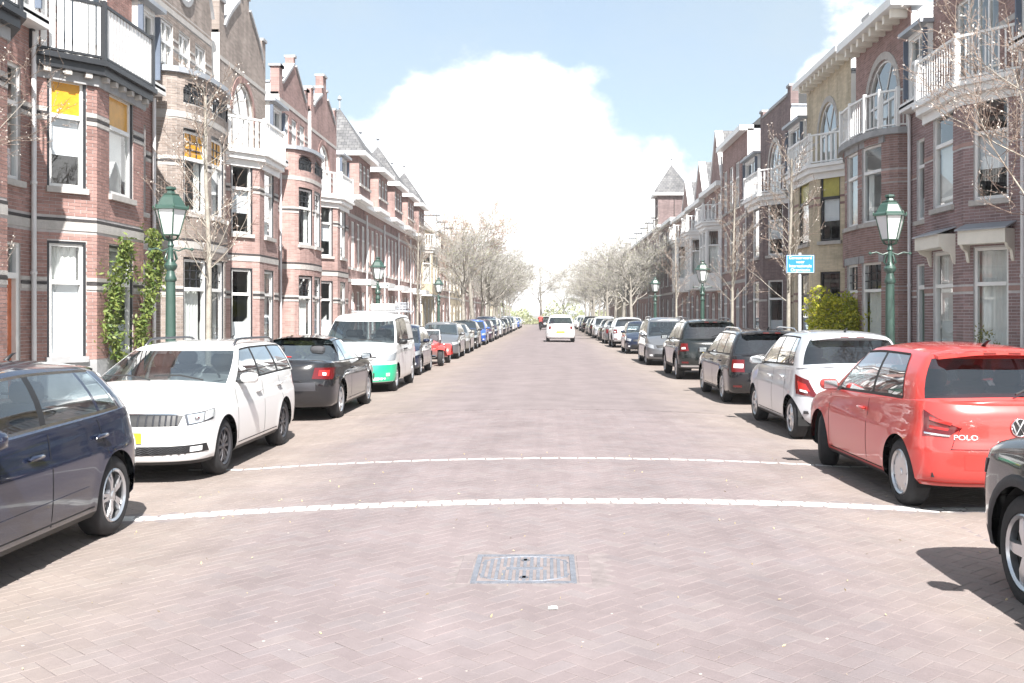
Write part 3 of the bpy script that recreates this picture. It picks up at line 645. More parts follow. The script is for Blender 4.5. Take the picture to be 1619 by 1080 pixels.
    def dormer(s, u0, u1, z0, z1, n=.12, cheek=None, shutters=True, fm=None):
        p = Path([(u0, n), (u1, n)]); b = MB(); s.box(b, u0, u0 + .08, -2.2, n, z0, z1); s.box(b, u1 - .08, u1, -2.2, n, z0, z1); s.box(b, u0 + .08, u1 - .08, -2.2, n, z0, z0 + .16); s.box(b, u0 + .08, u1 - .08, -2.2, n, z1 - .12, z1); d = b.build('dormer', cheek or M_white, s.o)
        s.part('dormer_roof', M_zinc, u0 - .12, u1 + .12, -2.3, n + .22, z1, z1 + .1, d); s.part('dormer_sill', M_white, u0 - .1, u1 + .1, n, n + .2, z0 - .06, z0 + .06, d)
        s.window(p, (.08, p.L - .08, z0 + .16, z1 - .12, 0), fm, transom=.6, mull=1, sill=False, low='curtain')
        if shutters:
            for q in (u0 - .02, u1 - .03): s.part('shutter', M_blue, q, q + .05, n + .01, n + .12, z0 + .2, z1 - .1, d)
    def gable(s, prof, bricks, n0=-.3, n1=0.0, coping=None, uvm=True):
        b = MB(); b.uv = []; b.prism(prof, lambda u, z, d: s.P(u, d, z), n0, n1); g = b.build('gable', BR[bricks][1], s.o)
        if coping:
            b = MB()
            for (a, c), (e, f) in zip(prof[:-1], prof[1:]):
                if abs(a - e) < .02 or (c == prof[0][1] and f == prof[0][1]): continue
                l = hypot(e - a, f - c); nu, nz = -(f - c) / l, (e - a) / l
                if nz < 0: nu, nz = -nu, -nz
                b.prism([(a, c), (e, f), (e + nu * .09, f + nz * .09), (a + nu * .09, c + nz * .09)], lambda u, z, d: s.P(u, d, z), n0 - .05, n1 + .06)
            if b.v: b.build('coping', coping, g)
        return g
def tag_none(x): return x
def canted(b0, b1, c, dn, w): return Path([(0, 0), (b0, 0), (b0 + c, dn), (b1 - c, dn), (b1, 0), (w, 0)])
def roundbay(b0, b1, dn, w, k=14):
    m = (b0 + b1) / 2; h = (b1 - b0) / 2; e = 2.6
    pts = [(0, 0)] if b0 > .02 else []
    for i in range(k + 1):
        q = pi - pi * i / k; cu, su = cos(q), sin(q); pts.append((m + h * (abs(cu) ** (2 / e)) * (1 if cu > 0 else -1), dn * abs(su) ** (2 / e)))
    if w - b1 > .02: pts.append((w, 0))
    return Path(pts)
def step_gable(u0, u1, z0, zs, zp, steps=3):
    """shoulders, sweeping curve, then little steps up to a flat top"""
    m = (u0 + u1) / 2; h = (u1 - u0) / 2; L = [(u0, z0), (u0, zs + .55), (u0 + .42, zs + .55), (u0 + .42, zs - .1)]
    for k in range(1, 6): t = k / 5; L.append((u0 + .42 + (h - .42 - .48) * t, zs - .1 + (zp - zs - .75) * (t ** .8)))
    zc = L[-1][1]; L += [(m - .48, zc + .32), (m - .3, zc + .32), (m - .3, zp), ]
    R = [(2 * m - a, b) for a, b in reversed(L)]; return L + R
def point_gable(u0, u1, z0, zs, zp, fin=True):
    m = (u0 + u1) / 2; L = [(u0, z0), (u0, zs + .5), (u0 + .42, zs + .5), (u0 + .42, zs), (m - .12, zp)]
    if fin: L += [(m - .12, zp + .3)]
    return L + [(2 * m - a, b) for a, b in reversed(L)]
def curve_gable(u0, u1, z0, zs, zp):
    m = (u0 + u1) / 2; h = (u1 - u0) / 2; L = [(u0, z0), (u0, zs)]
    for k in range(1, 12): q = k / 12 * pi / 2; L.append((m - h * cos(q) * (1 - .12 * sin(2 * q)), zs + (zp - zs) * sin(q)))
    L.append((m - .02, zp)); return L + [(2 * m - a, b) for a, b in reversed(L)]
def balcony(H, path, i0, i1, z, m, deckm, h=.92, over=.26, slat=.13, sw=.035, rail=None, brackets=0, soffit=None):
    pts = path.p[i0:i1 + 1]; P2 = Path(pts); o1 = P2.off(over); o2 = P2.off(over - .1)
    b = MB(); H.strip(b, o1, [(p[0], -.05) for p in pts], z + .10, z + .2); d = b.build('balcony_deck', deckm, H.o)
    b = MB(); H.strip(b, P2.off(over - .08), P2.off(-.02), z - .06, z + .097); b.build('cornice', soffit or deckm, d)
    b = MB(); H.strip(b, P2.off(.05), P2.off(-.02), z - .26, z - .063); b.build('frieze', M_grey_stone if deckm is M_black else deckm, d)
    if brackets:
        q = Path(P2.off(.02)); 
        for k in range(brackets):
            s0 = q.L * (k + .5) / brackets; a, c = q.at(s0), q.at(s0, over - .12); b = MB(); v = Vector(H.P(c[0] - a[0], c[1] - a[1], 0)); mid = H.P((a[0] + c[0]) / 2, (a[1] + c[1]) / 2, z - .1); pz = Vector((-v.y, v.x, 0)).normalized()
            b.obox(mid, v / 2, pz * .06, (0, 0, .05)); b.build('bracket', M_stone, d)
    rp = Path([p for i, p in enumerate(pts)]).off(over - .1); rp[0] = (rp[0][0], 0.02); rp[-1] = (rp[-1][0], .02)
    if len(rp) > 7: rp = [rp[0]] + rp[2:-2:2] + [rp[-1]]
    H.railing(rp, z + .2, h, m, slat, sw, rail)
    return d
# ---- the houses one by one, seen from the camera outwards
M_dkbrick = mat('dark_band_brick', (.05, .045, .045), .8, noise=.3, nscale=8)
BANDS = [(.12, .8, M_grey_stone), (2.24, .07), (2.325, .05, M_dkbrick), (2.39, .07), (3.32, .16), (3.49, .05, M_dkbrick), (5.30, .07), (5.385, .05, M_dkbrick), (5.45, .07)]
def canted_house(side, y0, w, label, bricks, top='stepped', b=(.12, 4.2), c=1.0, dn=.78, real=False, detail=2, balc=(M_white, M_white), trim=None, door=M_door_green, upper='yellow', fm=None, rail=None, arch=True, dorm=True, shadows=True, bands=None, awn=False, gz=9.7, gp=11.5, bh=.92, brick2=None, sl=(.13, .035), frame=None, bracket=0):
    H = House(side, y0, w, label, detail, real); p = canted(b[0], b[1], c, dn, w); S = p.s; fl = hypot(c, dn); ops = []; ground, first = [], []
    bands = BANDS if bands is None else bands
    fw = min(.74, fl * .62); a0 = S[1] + (fl - fw) / 2 + .02; f0 = S[2] + (S[3] - S[2]) / 2; fw2 = min(1.35, (S[3] - S[2]) * .52)
    G, F = (.98, 3.12), (4.08, 6.12)
    g = [(a0, a0 + fw, *G, 0), (f0 - fw2 / 2, f0 + fw2 / 2, *G, 0), (S[3] + (fl - fw) / 2, S[3] + (fl + fw) / 2, *G, 0)]
    f = [(a, c_, *F, 0) for a, c_, *_ in g]
    fs = S[4]; fw3 = p.L - fs; dw = min(1.15, fw3 - .5); d0 = p.L - dw - .38; dop = (d0, d0 + dw, .32, 3.05, 0); uop = (d0, d0 + dw, 4.1, 6.12, 0)
    H.wall(p, 0, 6.35, g + f + [dop, uop], bricks, bands)
    cas = M_black if side < 0 else None
    lows = (['blind', 'lowblind', 'curtain'] if side < 0 else ['curtain', 'curtain', 'drapes']) if real else ['lowblind', 'curtain', 'drapes']
    for i, o in enumerate(g): H.window(p, o, frame or fm, top='curtain' if real else None, low=lows[i % 3], sill=M_grey_stone, awning=awn and i < 2, casing=cas)
    for i, o in enumerate(f): H.window(p, o, frame or fm, top=upper, low='halfblind' if i == 0 else 'curtain', lintel=trim, casing=cas)
    H.window(p, uop, fm, low='lowblind', top=None); H.door(p, dop[0], dop[1], .32, 3.05, door)
    balcony(H, p, 1, 4, 6.3, balc[0], balc[1], rail=rail, h=bh, slat=sl[0], sw=sl[1], brackets=bracket)
    ub = b[1] + .35; q = Path([(0, 0), (ub, 0)]); m = (b[0] + b[1]) / 2; aw = 2.1
    aop = (m - aw / 2, m + aw / 2, 6.62, 8.75, 1.0 if arch else 0)
    H.wall(q, 6.35, gz, [aop], brick2 or bricks, [(7.3, .09), (7.55, .07), (8.9 if not arch else 8.95, .12)] if side < 0 else [(7.6, .09)], name='upper_wall')
    H.window(q, aop, None, transom=0, mull=2 if arch else 3, sill=False, low='curtain' if not real else None)
    if arch:
        bb = MB(); K = 14
        for k in range(K):
            vs = [H.P(m + (aw / 2 + r) * cos(t), d, 7.75 + (1.0 + r) * sin(t)) for t in (pi * k / K, pi * (k + .93) / K) for r in (.015, .2) for d in (-.02, .022)]
            bb.add(vs, [(0, 1, 5, 4), (2, 6, 7, 3), (1, 3, 7, 5), (0, 2, 3, 1), (4, 5, 7, 6)])
        bb.build('arch_ring', BR['brown' if side < 0 else bricks][0] if side < 0 else M_stone, H.o)
    if top == 'stepped': H.gable(step_gable(0, ub, gz, gz + .35, gp + .35), brick2 or bricks, coping=M_grey_stone)
    elif top == 'cornice':
        zc = 9.75; H.wall(q, gz, zc, [], brick2 or bricks, name='frieze_wall')
        cn = H.part('cornice', M_white, -.1, ub + .1, -.3, .5, zc, zc + .18)
        for k in range(int(ub / .5)): H.part('bracket', M_cream, .2 + k * .5, .32 + k * .5, 0, .38, zc - .2, zc - .003, cn)
        ch = H.part('chimney', BR[bricks][1] if bricks != 'yellow' else M_cream, -.32, .28, -1.4, -.5, gz - 1.2, 10.75); H.part('chimney_cap', M_grey_stone, -.4, .36, -1.5, -.42, 10.75, 10.85, ch)
    elif top == 'parapet':
        H.gable([(0, gz), (0, gz + .75), (.5, gz + .75), (.5, gz + .45), (ub - .5, gz + .45), (ub - .5, gz + .75), (ub, gz + .75), (ub, gz)], brick2 or bricks, coping=M_grey_stone)
    # side of the gable volume and the lower roof beside it
    zside = gz + (.3 if top == 'stepped' else .0)
    sw = H.part('gable_side', M_plaster, .01, .2, -7.9, -.31, 6.5, zside); H.part('side_cap', M_zinc, -.04, .26, -7.9, -.02 if top != 'stepped' else -.31, zside, zside + .07, sw)
    H.part('gable_side', M_plaster, ub - .2, ub - .01, -7.9, -.31, 6.5, zside)
    H.shell(gz - .1 if top != 'stepped' else gz, 0, ub); H.shell(6.9, ub, w)
    r = MB(); r.uv = []
    for z0_, z1_ in ((6.98, 9.1),):
        pts = [H.P(ub, -.1, z0_), H.P(w, -.1, z0_), H.P(w, -1.5, z1_), H.P(ub, -1.5, z1_)]; r.quad(*pts, uv=[(0, 0), (w - ub, 0), (w - ub, 2.5), (0, 2.5)])
        r.quad(H.P(ub, -1.5, z1_), H.P(w, -1.5, z1_), H.P(w, -7.5, z1_ + .2), H.P(ub, -7.5, z1_ + .2), uv=[(0, 0), (1, 0), (1, 6), (0, 6)])
    r.build('roof', M_slate, H.o)
    gq = Path([(ub, 0), (w, 0)]); H.wall(gq, 6.35, 6.85, [], bricks, name='eaves_wall'); H.part('gutter', M_white, ub, w, -.02, .32, 6.85, 7.0)
    if dorm: H.dormer(ub + .05, w - .12, 7.0, 8.75)
    H.pipe(w - .06, .07, .12, 6.8, bend=False)
    return H
def round_house(side, y0, w, label, bricks, top='curve', b=(.25, 4.3), dn=.85, real=False, door=M_door_brown, upper='yellow', trim=M_black, gp=11.3, brick2=None, flat_top=False, rail=None, frame=None, sign=1):
    H = House(side, y0, w, label, 2, real); p = roundbay(b[0], b[1], dn, w); s0 = p.s[1]; n = len(p.p); iend = n - 2; s1 = p.s[iend]; bl = s1 - s0
    ztop = 7.5 if not flat_top else 6.4
    G, F, A = (.98, 3.15), (4.2, 6.22), (6.82, 7.34)
    cs = [s0 + bl * .25, s0 + bl * .52, s0 + bl * .78]; ww = [.95, 1.0, .9]
    g = [(c - q / 2, c + q / 2, *G, 0) for c, q in zip(cs, ww)]; f = [(c - q / 2, c + q / 2, *F, 0) for c, q in zip(cs, ww)]; aw = [] if flat_top else [(c - q / 2, c + q / 2, *A, .22) for c, q in zip(cs, ww)]
    dw = min(1.05, p.L - s1 - .4); d0 = p.L - dw - .32; dop = (d0, d0 + dw, .32, 3.05, 0); uop = (d0, d0 + dw, 4.1, 6.1, 0)
    bd = [(.12, .8, M_grey_stone), (2.24, .07), (2.325, .05, M_dkbrick), (2.39, .07), (3.36, .17), (3.545, .05, M_dkbrick), (5.30, .07), (5.385, .05, M_dkbrick), (5.45, .07), (6.45, .14)]
    if flat_top: bd = [(.12, .8, M_grey_stone), (2.2, .07, BR['pink'][0]), (2.42, .07, BR['pink'][0]), (5.2, .07, BR['pink'][0]), (5.42, .07, BR['pink'][0])]
    H.wall(p, 0, ztop, g + f + aw + [dop, uop], bricks, bd)
    for i, o in enumerate(g): H.window(p, o, frame, low=['curtain', 'drapes', 'curtain'][i], top=None, grid='up', sill=M_grey_stone, lintel=M_grey_stone if flat_top else None, casing=None if flat_top else M_black)
    for i, o in enumerate(f): H.window(p, o, frame, low='drapes' if i == 0 else 'curtain', top=upper if i < 2 else None, grid='up' if not flat_top else None, lintel=M_grey_stone if flat_top else None, casing=None if flat_top else M_black)
    H.window(p, uop, frame, low='curtain'); H.door(p, dop[0], dop[1], .32, 3.05, door)
    pts = p.p[1:iend + 1]; P2 = Path(pts)
    for o in aw:
        w_ = H.window(p, o, M_black, transom=0, mull=1, sill=False, low=None)
        pa, pc = p.at(o[0], .05), p.at(o[1], .05); bb = MB()
        for k in range(7): t = (k + .5) / 7; q = (lerp(pa[0], pc[0], t), lerp(pa[1], pc[1], t)); bb.tube([H.P(*q, A[0]), H.P(*q, A[0] + .34)], .012, 4)
        bb.tube([H.P(*pa, A[0] + .34), H.P(*pc, A[0] + .34)], .016, 4); bb.build('iron_guard', M_black, w_)
    ub = b[1] + .3
    if flat_top:
        b_ = MB(); H.strip(b_, P2.off(.14), [(q[0], -.05) for q in pts], ztop, ztop + .16); d = b_.build('balcony_deck', M_grey_stone, H.o)
        rp = P2.off(.08); rp = [(rp[0][0], .02)] + rp[1:-1:2] + [(rp[-1][0], .02)]; H.railing(rp, ztop + .16, .95, M_white, .14, .022, thick=.022)
        q = Path([(0, 0), (ub, 0)]); m = (b[0] + b[1]) / 2; gz = 9.4; aop = (m - 1.25, m + 1.25, 6.6, 8.75, 1.15)
        H.wall(q, ztop, gz, [aop], bricks, [(7.5, .07, BR['pink'][0])], name='upper_wall'); H.window(q, aop, None, transom=0, mull=2, sill=False, low='drapes')
        bb = MB(); K = 14
        for k in range(K):
            vs = [H.P(m + (1.25 + r) * cos(t), d_, 7.6 + (1.15 + r) * sin(t)) for t in (pi * k / K, pi * (k + .96) / K) for r in (.015, .22) for d_ in (-.02, .03)]
            bb.add(vs, [(0, 1, 5, 4), (2, 6, 7, 3), (1, 3, 7, 5), (0, 2, 3, 1), (4, 5, 7, 6)])
        bb.build('arch_ring', M_stone, H.o)
        cn = H.part('cornice', M_white, -.1, ub + .15, -.3, .55, gz + .2, gz + .42); H.wall(q, gz, gz + .2, [], bricks, name='frieze_wall')
        for k in range(8): H.part('bracket', M_cream, .25 + k * .55, .4 + k * .55, 0, .42, gz - .02, gz + .197, cn)
        H.shell(gz, 0, ub); zs = gz; H.part('gable_side', M_plaster, .01, .2, -7.9, -.31, 6.5, gz); H.part('gable_side', BR[bricks][2], ub - .2, ub - .01, -7.9, -.31, 6.5, gz)
        ch = H.part('chimney', M_plaster, ub - .5, ub, -2.4, -1.4, gz, gz + .9); H.part('chimney_cap', M_grey_stone, ub - .58, ub + .08, -2.48, -1.32, gz + .9, gz + 1.0, ch)
    else:
        b_ = MB(); H.strip(b_, P2.off(.1), [(q[0], -.1) for q in pts], ztop, ztop + .13); b_.build('bay_ledge', M_zinc, H.o)
        q = Path([(0, 0), (ub, 0)]); m = ub / 2; gz = 9.35
        up = [(m + dx - .38, m + dx + .38, 7.75, 8.85, 0) for dx in (-1.15, 0, 1.15)]
        H.wall(q, ztop, gz, up, brick2 or bricks, [(8.3, .08), (8.5, .06), (9.1, .14)], name='upper_wall')
        for o in up: H.window(q, o, frame, transom=.55, mull=1, low='curtain')
        pr = curve_gable(0, ub, gz, gz + .5, gp) if top == 'curve' else point_gable(0, ub, gz, gz + .45, gp)
        gb = H.gable(pr, brick2 or bricks, coping=M_grey_stone)
        if top == 'curve':
            bb = MB(); bb.lathe([(.62, .0), (.62, .05), (.48, .05), (.48, -.02)], 20, (0, 0, 0), 'z'); o = bb.build('round_window', M_grey_stone, gb); o.rotation_euler = (0, radians(90) * -side, 0); o.location = H.P(m, .0, gz + .85)
            bb = MB(); bb.lathe([(.0, .012), (.48, .012)], 20); g2 = bb.build('pane', M_pane, o); bb = MB(); bb.lathe([(.0, .006), (.48, .006)], 20); bb.build('curtain', M_curtain, o)
        zside = gz + .4; sw = H.part('gable_side', M_plaster, .01, .2, -7.9, -.31, 6.5, zside); H.part('side_cap', M_zinc, -.04, .26, -7.9, -.31, zside, zside + .07, sw)
        if top != 'curve': 
            for uu in (.2, ub - .2): st = H.part('pinnacle', M_grey_stone, uu - .26, uu + .26, -.36, .06, gz + .95, gz + 1.03, gb)
        H.part('gable_side', M_plaster, ub - .2, ub - .01, -7.9, -.31, 6.5, zside); H.shell(gz, 0, ub)
    H.shell(6.9, ub, w); gq = Path([(ub, 0), (w, 0)])
    if ztop < 6.85: H.wall(gq, 6.35, 6.85, [], bricks, name='eaves_wall')
    H.part('gutter', M_white, ub, w, -.02, .32, 6.85 if ztop < 6.85 else 7.5, 7.0 if ztop < 6.85 else 7.62)
    r = MB(); r.uv = []; r.quad(H.P(ub, -.1, 6.98), H.P(w, -.1, 6.98), H.P(w, -1.5, 9.1), H.P(ub, -1.5, 9.1), uv=[(0, 0), (w - ub, 0), (w - ub, 2.5), (0, 2.5)]); r.build('roof', M_slate, H.o)
    if w - ub > .9: H.dormer(ub + .05, w - .1, 7.0 if ztop < 7 else 7.62, 8.9)
    H.pipe(w - .05, .07, .12, 6.8)
    return H
def flat_house(side, y0, w, label, bricks, floors=((.9, 3.0), (4.0, 6.0), (6.9, 8.7)), cols=3, ztop=9.6, bay=None, bayz=(3.4, 7.0), gable=None, cream=False, tower=None, bal=True, dorm=0, frame=None, canopy=False):
    """plain straight front seen far down the street"""
    H = House(side, y0, w, label, 1, False); p = Path([(0, 0), (w, 0)]); ops = []; cw = w / cols
    for j, (a, c) in enumerate(floors):
        for i in range(cols):
            if bay and bay[0] - .2 < cw * (i + .5) < bay[1] + .2 and bayz[0] - .3 < (a + c) / 2 < bayz[1]: continue
            wd = min(1.15, cw * .62); ops.append((cw * (i + .5) - wd / 2, cw * (i + .5) + wd / 2, a if j or i else .3, c, 0 if (j or i != 1) else .3))
    H.wall(p, 0, ztop, ops, bricks, [(.12, .6, M_grey_stone), (3.3, .16), (6.35, .16)] if not cream else [(3.3, .2, M_white)])
    for i, o in enumerate(ops): H.window(p, o, frame, low=['curtain', 'drapes', 'lowblind'][i % 3], mull=1 if i % 2 else 0, sill=True)
    cn = H.part('cornice', M_white, 0.0, w, -.3, .35, ztop, ztop + .25)
    H.shell(ztop, m=BR[bricks][2] if bricks != 'dark' else M_plaster)
    if bay:
        b0, b1 = bay; q = Path([(b0, 0), (b0 + .45, .75), (b1 - .45, .75), (b1, 0)]); bz0, bz1 = bayz; fo = [(q.s[0] + .12, q.s[1] - .12), (q.s[1] + .12, (q.s[1] + q.s[2]) / 2 - .08), ((q.s[1] + q.s[2]) / 2 + .08, q.s[2] - .12), (q.s[2] + .12, q.s[3] - .12)]
        oo = [(a, c, bz0 + .75, bz1 - .3, 0) for a, c in fo if c - a > .2]
        bb = MB(); bw = H.wall(q, bz0, bz1, oo, bricks, name='bay_wall'); bw.data.materials.clear(); bw.data.materials.append(M_white if bal else BR[bricks][1])
        for o in oo: H.window(q, o, None, low='curtain', sill=False)
        bb = MB(); H.strip(bb, q.off(-.02), [(a, -.1) for a, _ in q.p], bz0 - .12, bz0 - .002); bb.build('bay_floor', M_white, H.o)
        balcony(H, q, 0, 3, bz1, M_white, M_white, h=.85, slat=.2, sw=.07)
    if gable:
        u0, u1, zp = gable; H.gable([(u0, ztop + .25), ((u0 + u1) / 2, zp), (u1, ztop + .25)], bricks, coping=M_white)
        r = MB(); r.uv = []; m = (u0 + u1) / 2
        for a, c in ((u0, m), (u1, m)): r.quad(H.P(a, -.3, ztop + .3), H.P(c, -.3, zp + .05), H.P(c, -7, zp + .05), H.P(a, -7, ztop + .3), uv=[(0, 0), (0, 3), (7, 3), (7, 0)])
        r.build('roof', M_slate, H.o)
    if tower:
        u0, u1, z0, z1, zp = tower; q = Path([(u0, -2.0), (u0, .5), (u1, .5), (u1, -2.0)]); l0 = q.s[1]; tw = u1 - u0
        oo = [(l0 + tw * (k + .5) / 3 - tw * .12, l0 + tw * (k + .5) / 3 + tw * .12, z0 + .55, z1 - .25, 0) for k in range(3)]
        H.wall(q, z0, z1, oo, bricks, name='tower_wall')
        for o in oo: H.window(q, o, None, low='curtain', sill=True)
        bb = MB(); q2 = Path([(u0, 0), (u0, .5), (u1, .5), (u1, 0)]); H.strip(bb, q2.off(.12), [(u0, -.05), (u0, -.05), (u1, -.05), (u1, -.05)], z0 - .2, z0 - .003); bb.build('tower_ledge', M_white, H.o)
        H.part('tower_back', M_plaster, u0, u1, -2.1, -2.0, z0, z1); H.part('cornice', M_white, u0 - .3, u1 + .3, -2.3, .85, z1, z1 + .2); r = MB(); r.uv = []; A = [H.P(u0 - .25, .8, z1 + .2), H.P(u1 + .25, .8, z1 + .2), H.P(u1 + .25, -2.25, z1 + .2), H.P(u0 - .25, -2.25, z1 + .2)]; T = H.P((u0 + u1) / 2, -.7, zp)
        for k in range(4): r.add([A[k], A[(k + 1) % 4], T], [(0, 1, 2)], [[(0, 0), (3, 0), (1.5, 3)]])
        rf = r.build('pyramid_roof', M_slate, H.o); bb = MB(); bb.lathe([(.05, 0), (.04, .35), (.11, .42), (.1, .5), (.0, .62)], 8, T); bb.build('finial', M_zinc, rf)
    for k in range(dorm):
        u = w * (k + .5) / dorm; H.dormer(u - .6, u + .6, ztop + .25, ztop + 1.5, n=-.1, shutters=False)
    r = MB(); r.uv = []; r.quad(H.P(0, -.2, ztop + .25), H.P(w, -.2, ztop + .25), H.P(w, -2.4, ztop + 2.2), H.P(0, -2.4, ztop + 2.2), uv=[(0, 0), (w, 0), (w, 3), (0, 3)]); r.quad(H.P(0, -2.4, ztop + 2.2), H.P(w, -2.4, ztop + 2.2), H.P(w, -7.9, ztop + 2.3), H.P(0, -7.9, ztop + 2.3), uv=[(0, 0), (w, 0), (w, 3), (0, 3)])
    for u in (0.01, w - .01): r.add([H.P(u, -.2, ztop + .25), H.P(u, -2.4, ztop + 2.2), H.P(u, -7.9, ztop + 2.3), H.P(u, -7.9, ztop + .25)], [(0, 1, 2, 3)], [[(0, 0)] * 4])
    if not gable: r.build('roof', M_slate, H.o)
    if canopy: H.part('entrance_canopy', M_white, w * .3, w * .7, 0, .9, 3.2, 3.45)
    H.pipe(w - .08, .07, .12, ztop - .2)
    return H
def build_houses():
    # left side
    canted_house(-1, 12.3, 5.45, 'red brick house at the left edge with varnished red front door', 'red', real=True, door=M_door_red, balc=(M_white, M_black), rail=M_black)
    canted_house(-1, 17.75, 5.4,  'red brick house with black edged balcony and ivy on its bay', 'red', real=True, c=.85, dn=.75, b=(.05, 3.9), balc=(M_white, M_black), rail=M_black, arch=False, trim=M_grey_stone, bh=1.05, sl=(.135, .105), bracket=12)
    round_house(-1, 23.15, 4.75, 'grey brown brick house with round bay, second on the left with yellow panes', 'greybrown', real=True, b=(.2, 3.8), brick2='greybrown')
    canted_house(-1, 27.9, 6.2, 'pink brick house with white balcony, tallest stepped gable on the left', 'pink', b=(.2, 4.2), gp=11.6, brick2='greybrown', upper=None, sl=(.16, .09))
    round_house(-1, 34.1, 4.6, 'pink brick house with round bay under a plain pointed gable', 'pink', top='point', b=(.2, 3.8), upper=None, gp=10.8, brick2='brown')
    canted_house(-1, 38.7, 6.4, 'pink brick house with stepped gable, furthest of the gabled left houses', 'pink', b=(.2, 4.3), gp=11.2, upper=None, brick2='brown', sl=(.2, .1))
    nm = ['nearest', 'second', 'third', 'fourth', 'furthest']
    y = 45.1
    for i, w in enumerate((5.3, 5.4, 5.3, 5.3, 5.1)):
        flat_house(-1, y, w, 'red brick left house under a slate pyramid roof, %s of five' % nm[i], 'pink' if i % 2 else 'brown', cols=4, ztop=7.0, floors=((.9, 2.9), (4.0, 6.2)), tower=(.8, 3.7, 7.3, 9.1, 11.6 if i % 2 == 0 else 11.0), dorm=0, canopy=True); y += w
    b = flat_house(-1, y, 9, 'white and cream corner building with orange tiled roof on the left', 'yellow', cols=4, ztop=8.2, floors=((.8, 3.0), (4.0, 6.2)), cream=True, bay=(1, 5.5), bayz=(3.3, 6.6), bal=False); y += 9
    for ch in b.o.children:
        if ch.name.startswith('roof'): ch.data.materials.clear(); ch.data.materials.append(M_pan)
    nm2 = ['beside the orange roofed corner building', 'second beyond the orange roof', 'third beyond the orange roof', 'last before the left park trees']
    for i, w in enumerate((12, 14, 18, 22)):
        flat_house(-1, y, w, 'pale far left house behind bare trees, %s' % nm2[i], ['pink', 'yellow', 'pink', 'brown'][i], cols=4, ztop=8.6, floors=((.9, 2.9), (4, 6), (6.7, 8.1)), dorm=2); y += w
    # right side
    canted_house(1, 13.2, 6.0, 'purple brick house at the right edge, partly cut by the frame', 'purple', top='parapet', real=True, c=.95, dn=.7, awn=True, upper=None, arch=False, gz=9.0, bands=[(.12, .8, M_grey_stone), (2.25, .1, BR['pink'][0]), (5.2, .08, BR['pink'][0])], brick2='purple')
    canted_house(1, 19.2, 6.0, 'purple brown brick house with white awning boxes over ground floor windows', 'purple', top='parapet', real=True, c=1.0, dn=.72, awn=True, upper=None, arch=False, gz=9.2, bands=[(.12, .8, M_grey_stone), (2.25, .1, BR['pink'][0]), (5.2, .08, BR['pink'][0])], brick2='brown')
    round_house(1, 25.2, 5.0, 'brown brick house with round bay, white railing and bracketed cornice', 'brown', flat_top=True, upper=None, real=True, b=(.2, 4.2), dn=.8)
    canted_house(1, 30.2, 7.5, 'yellow brick house with white balcony and arched upper window', 'yellow', top='cornice', b=(.3, 4.8), upper='olive', gz=9.2, bands=[(.12, .8, M_grey_stone), (2.2, .07, BR['brown'][0]), (2.44, .07, BR['brown'][0]), (5.2, .07, BR['brown'][0]), (5.42, .07, BR['brown'][0])], frame=M_black, trim=M_grey_stone, brick2='yellow', sl=(.16, .07))
    canted_house(1, 37.7, 8.2, 'dark brick house with stepped parapet and big arched window on the right', 'dark', top='parapet', b=(.3, 5.0), upper=None, gz=9.7, bands=[(.12, .8, M_grey_stone), (2.3, .08)], brick2='dark', sl=(.16, .07))
    flat_house(1, 45.9, 6.5, 'tall brown brick house with pink side wall and white roof edge', 'brown', cols=4, ztop=10.3, floors=((.9, 3.1), (4, 6.1), (7, 9.2)))
    h = flat_house(1, 52.4, 6.0, 'house with tall white bay and balcony under a steep pointed gable', 'brown', cols=3, ztop=8.6, floors=((.9, 3.0), (4, 6.0), (6.9, 8.3)), bay=(.5, 3.6), bayz=(3.2, 6.6), gable=(.2, 3.9, 11.8))
    flat_house(1, 58.4, 6.0, 'far right house with white balcony and red chimney beside steep gable', 'brown', cols=3, ztop=8.4, floors=((.9, 3.0), (4, 6.0), (6.9, 8.1)), bay=(.5, 3.4), bayz=(3.4, 6.6), gable=(.2, 3.8, 11.0))
    flat_house(1, 64.4, 7.6, 'far right brick house between two pointed gables and the turret', 'pink', cols=3, ztop=8.3, floors=((.9, 3.0), (4, 6.0), (6.9, 8.0)), bay=(.6, 3.6), bayz=(3.4, 6.6), gable=(.2, 3.8, 10.6))
    flat_house(1, 72, 9.0, 'far right house carrying the slate turret roof', 'dark', cols=3, ztop=8.6, floors=((.9, 3.0), (4, 6.0), (6.9, 8.2)), tower=(6.6, 8.8, 8.9, 11.2, 13.8))
    y = 81
    for i, w in enumerate((9, 11, 14, 16, 18)):
        flat_house(1, y, w, 'pale far right house behind bare trees, %s' % ['nearest past the turret', 'second past the turret', 'third past the turret', 'fourth past the turret', 'last one seen'][i], ['pink', 'brown', 'pink', 'yellow', 'brown'][i], cols=4, ztop=8.8, floors=((.9, 2.9), (4, 6), (6.7, 8.2)), dorm=2); y += w
    # white block at the far end of the left side
    flat_house(-1, 152, 20, 'white modern block far down the left side behind trees', 'yellow', cols=6, ztop=9, cream=True)
build_houses()
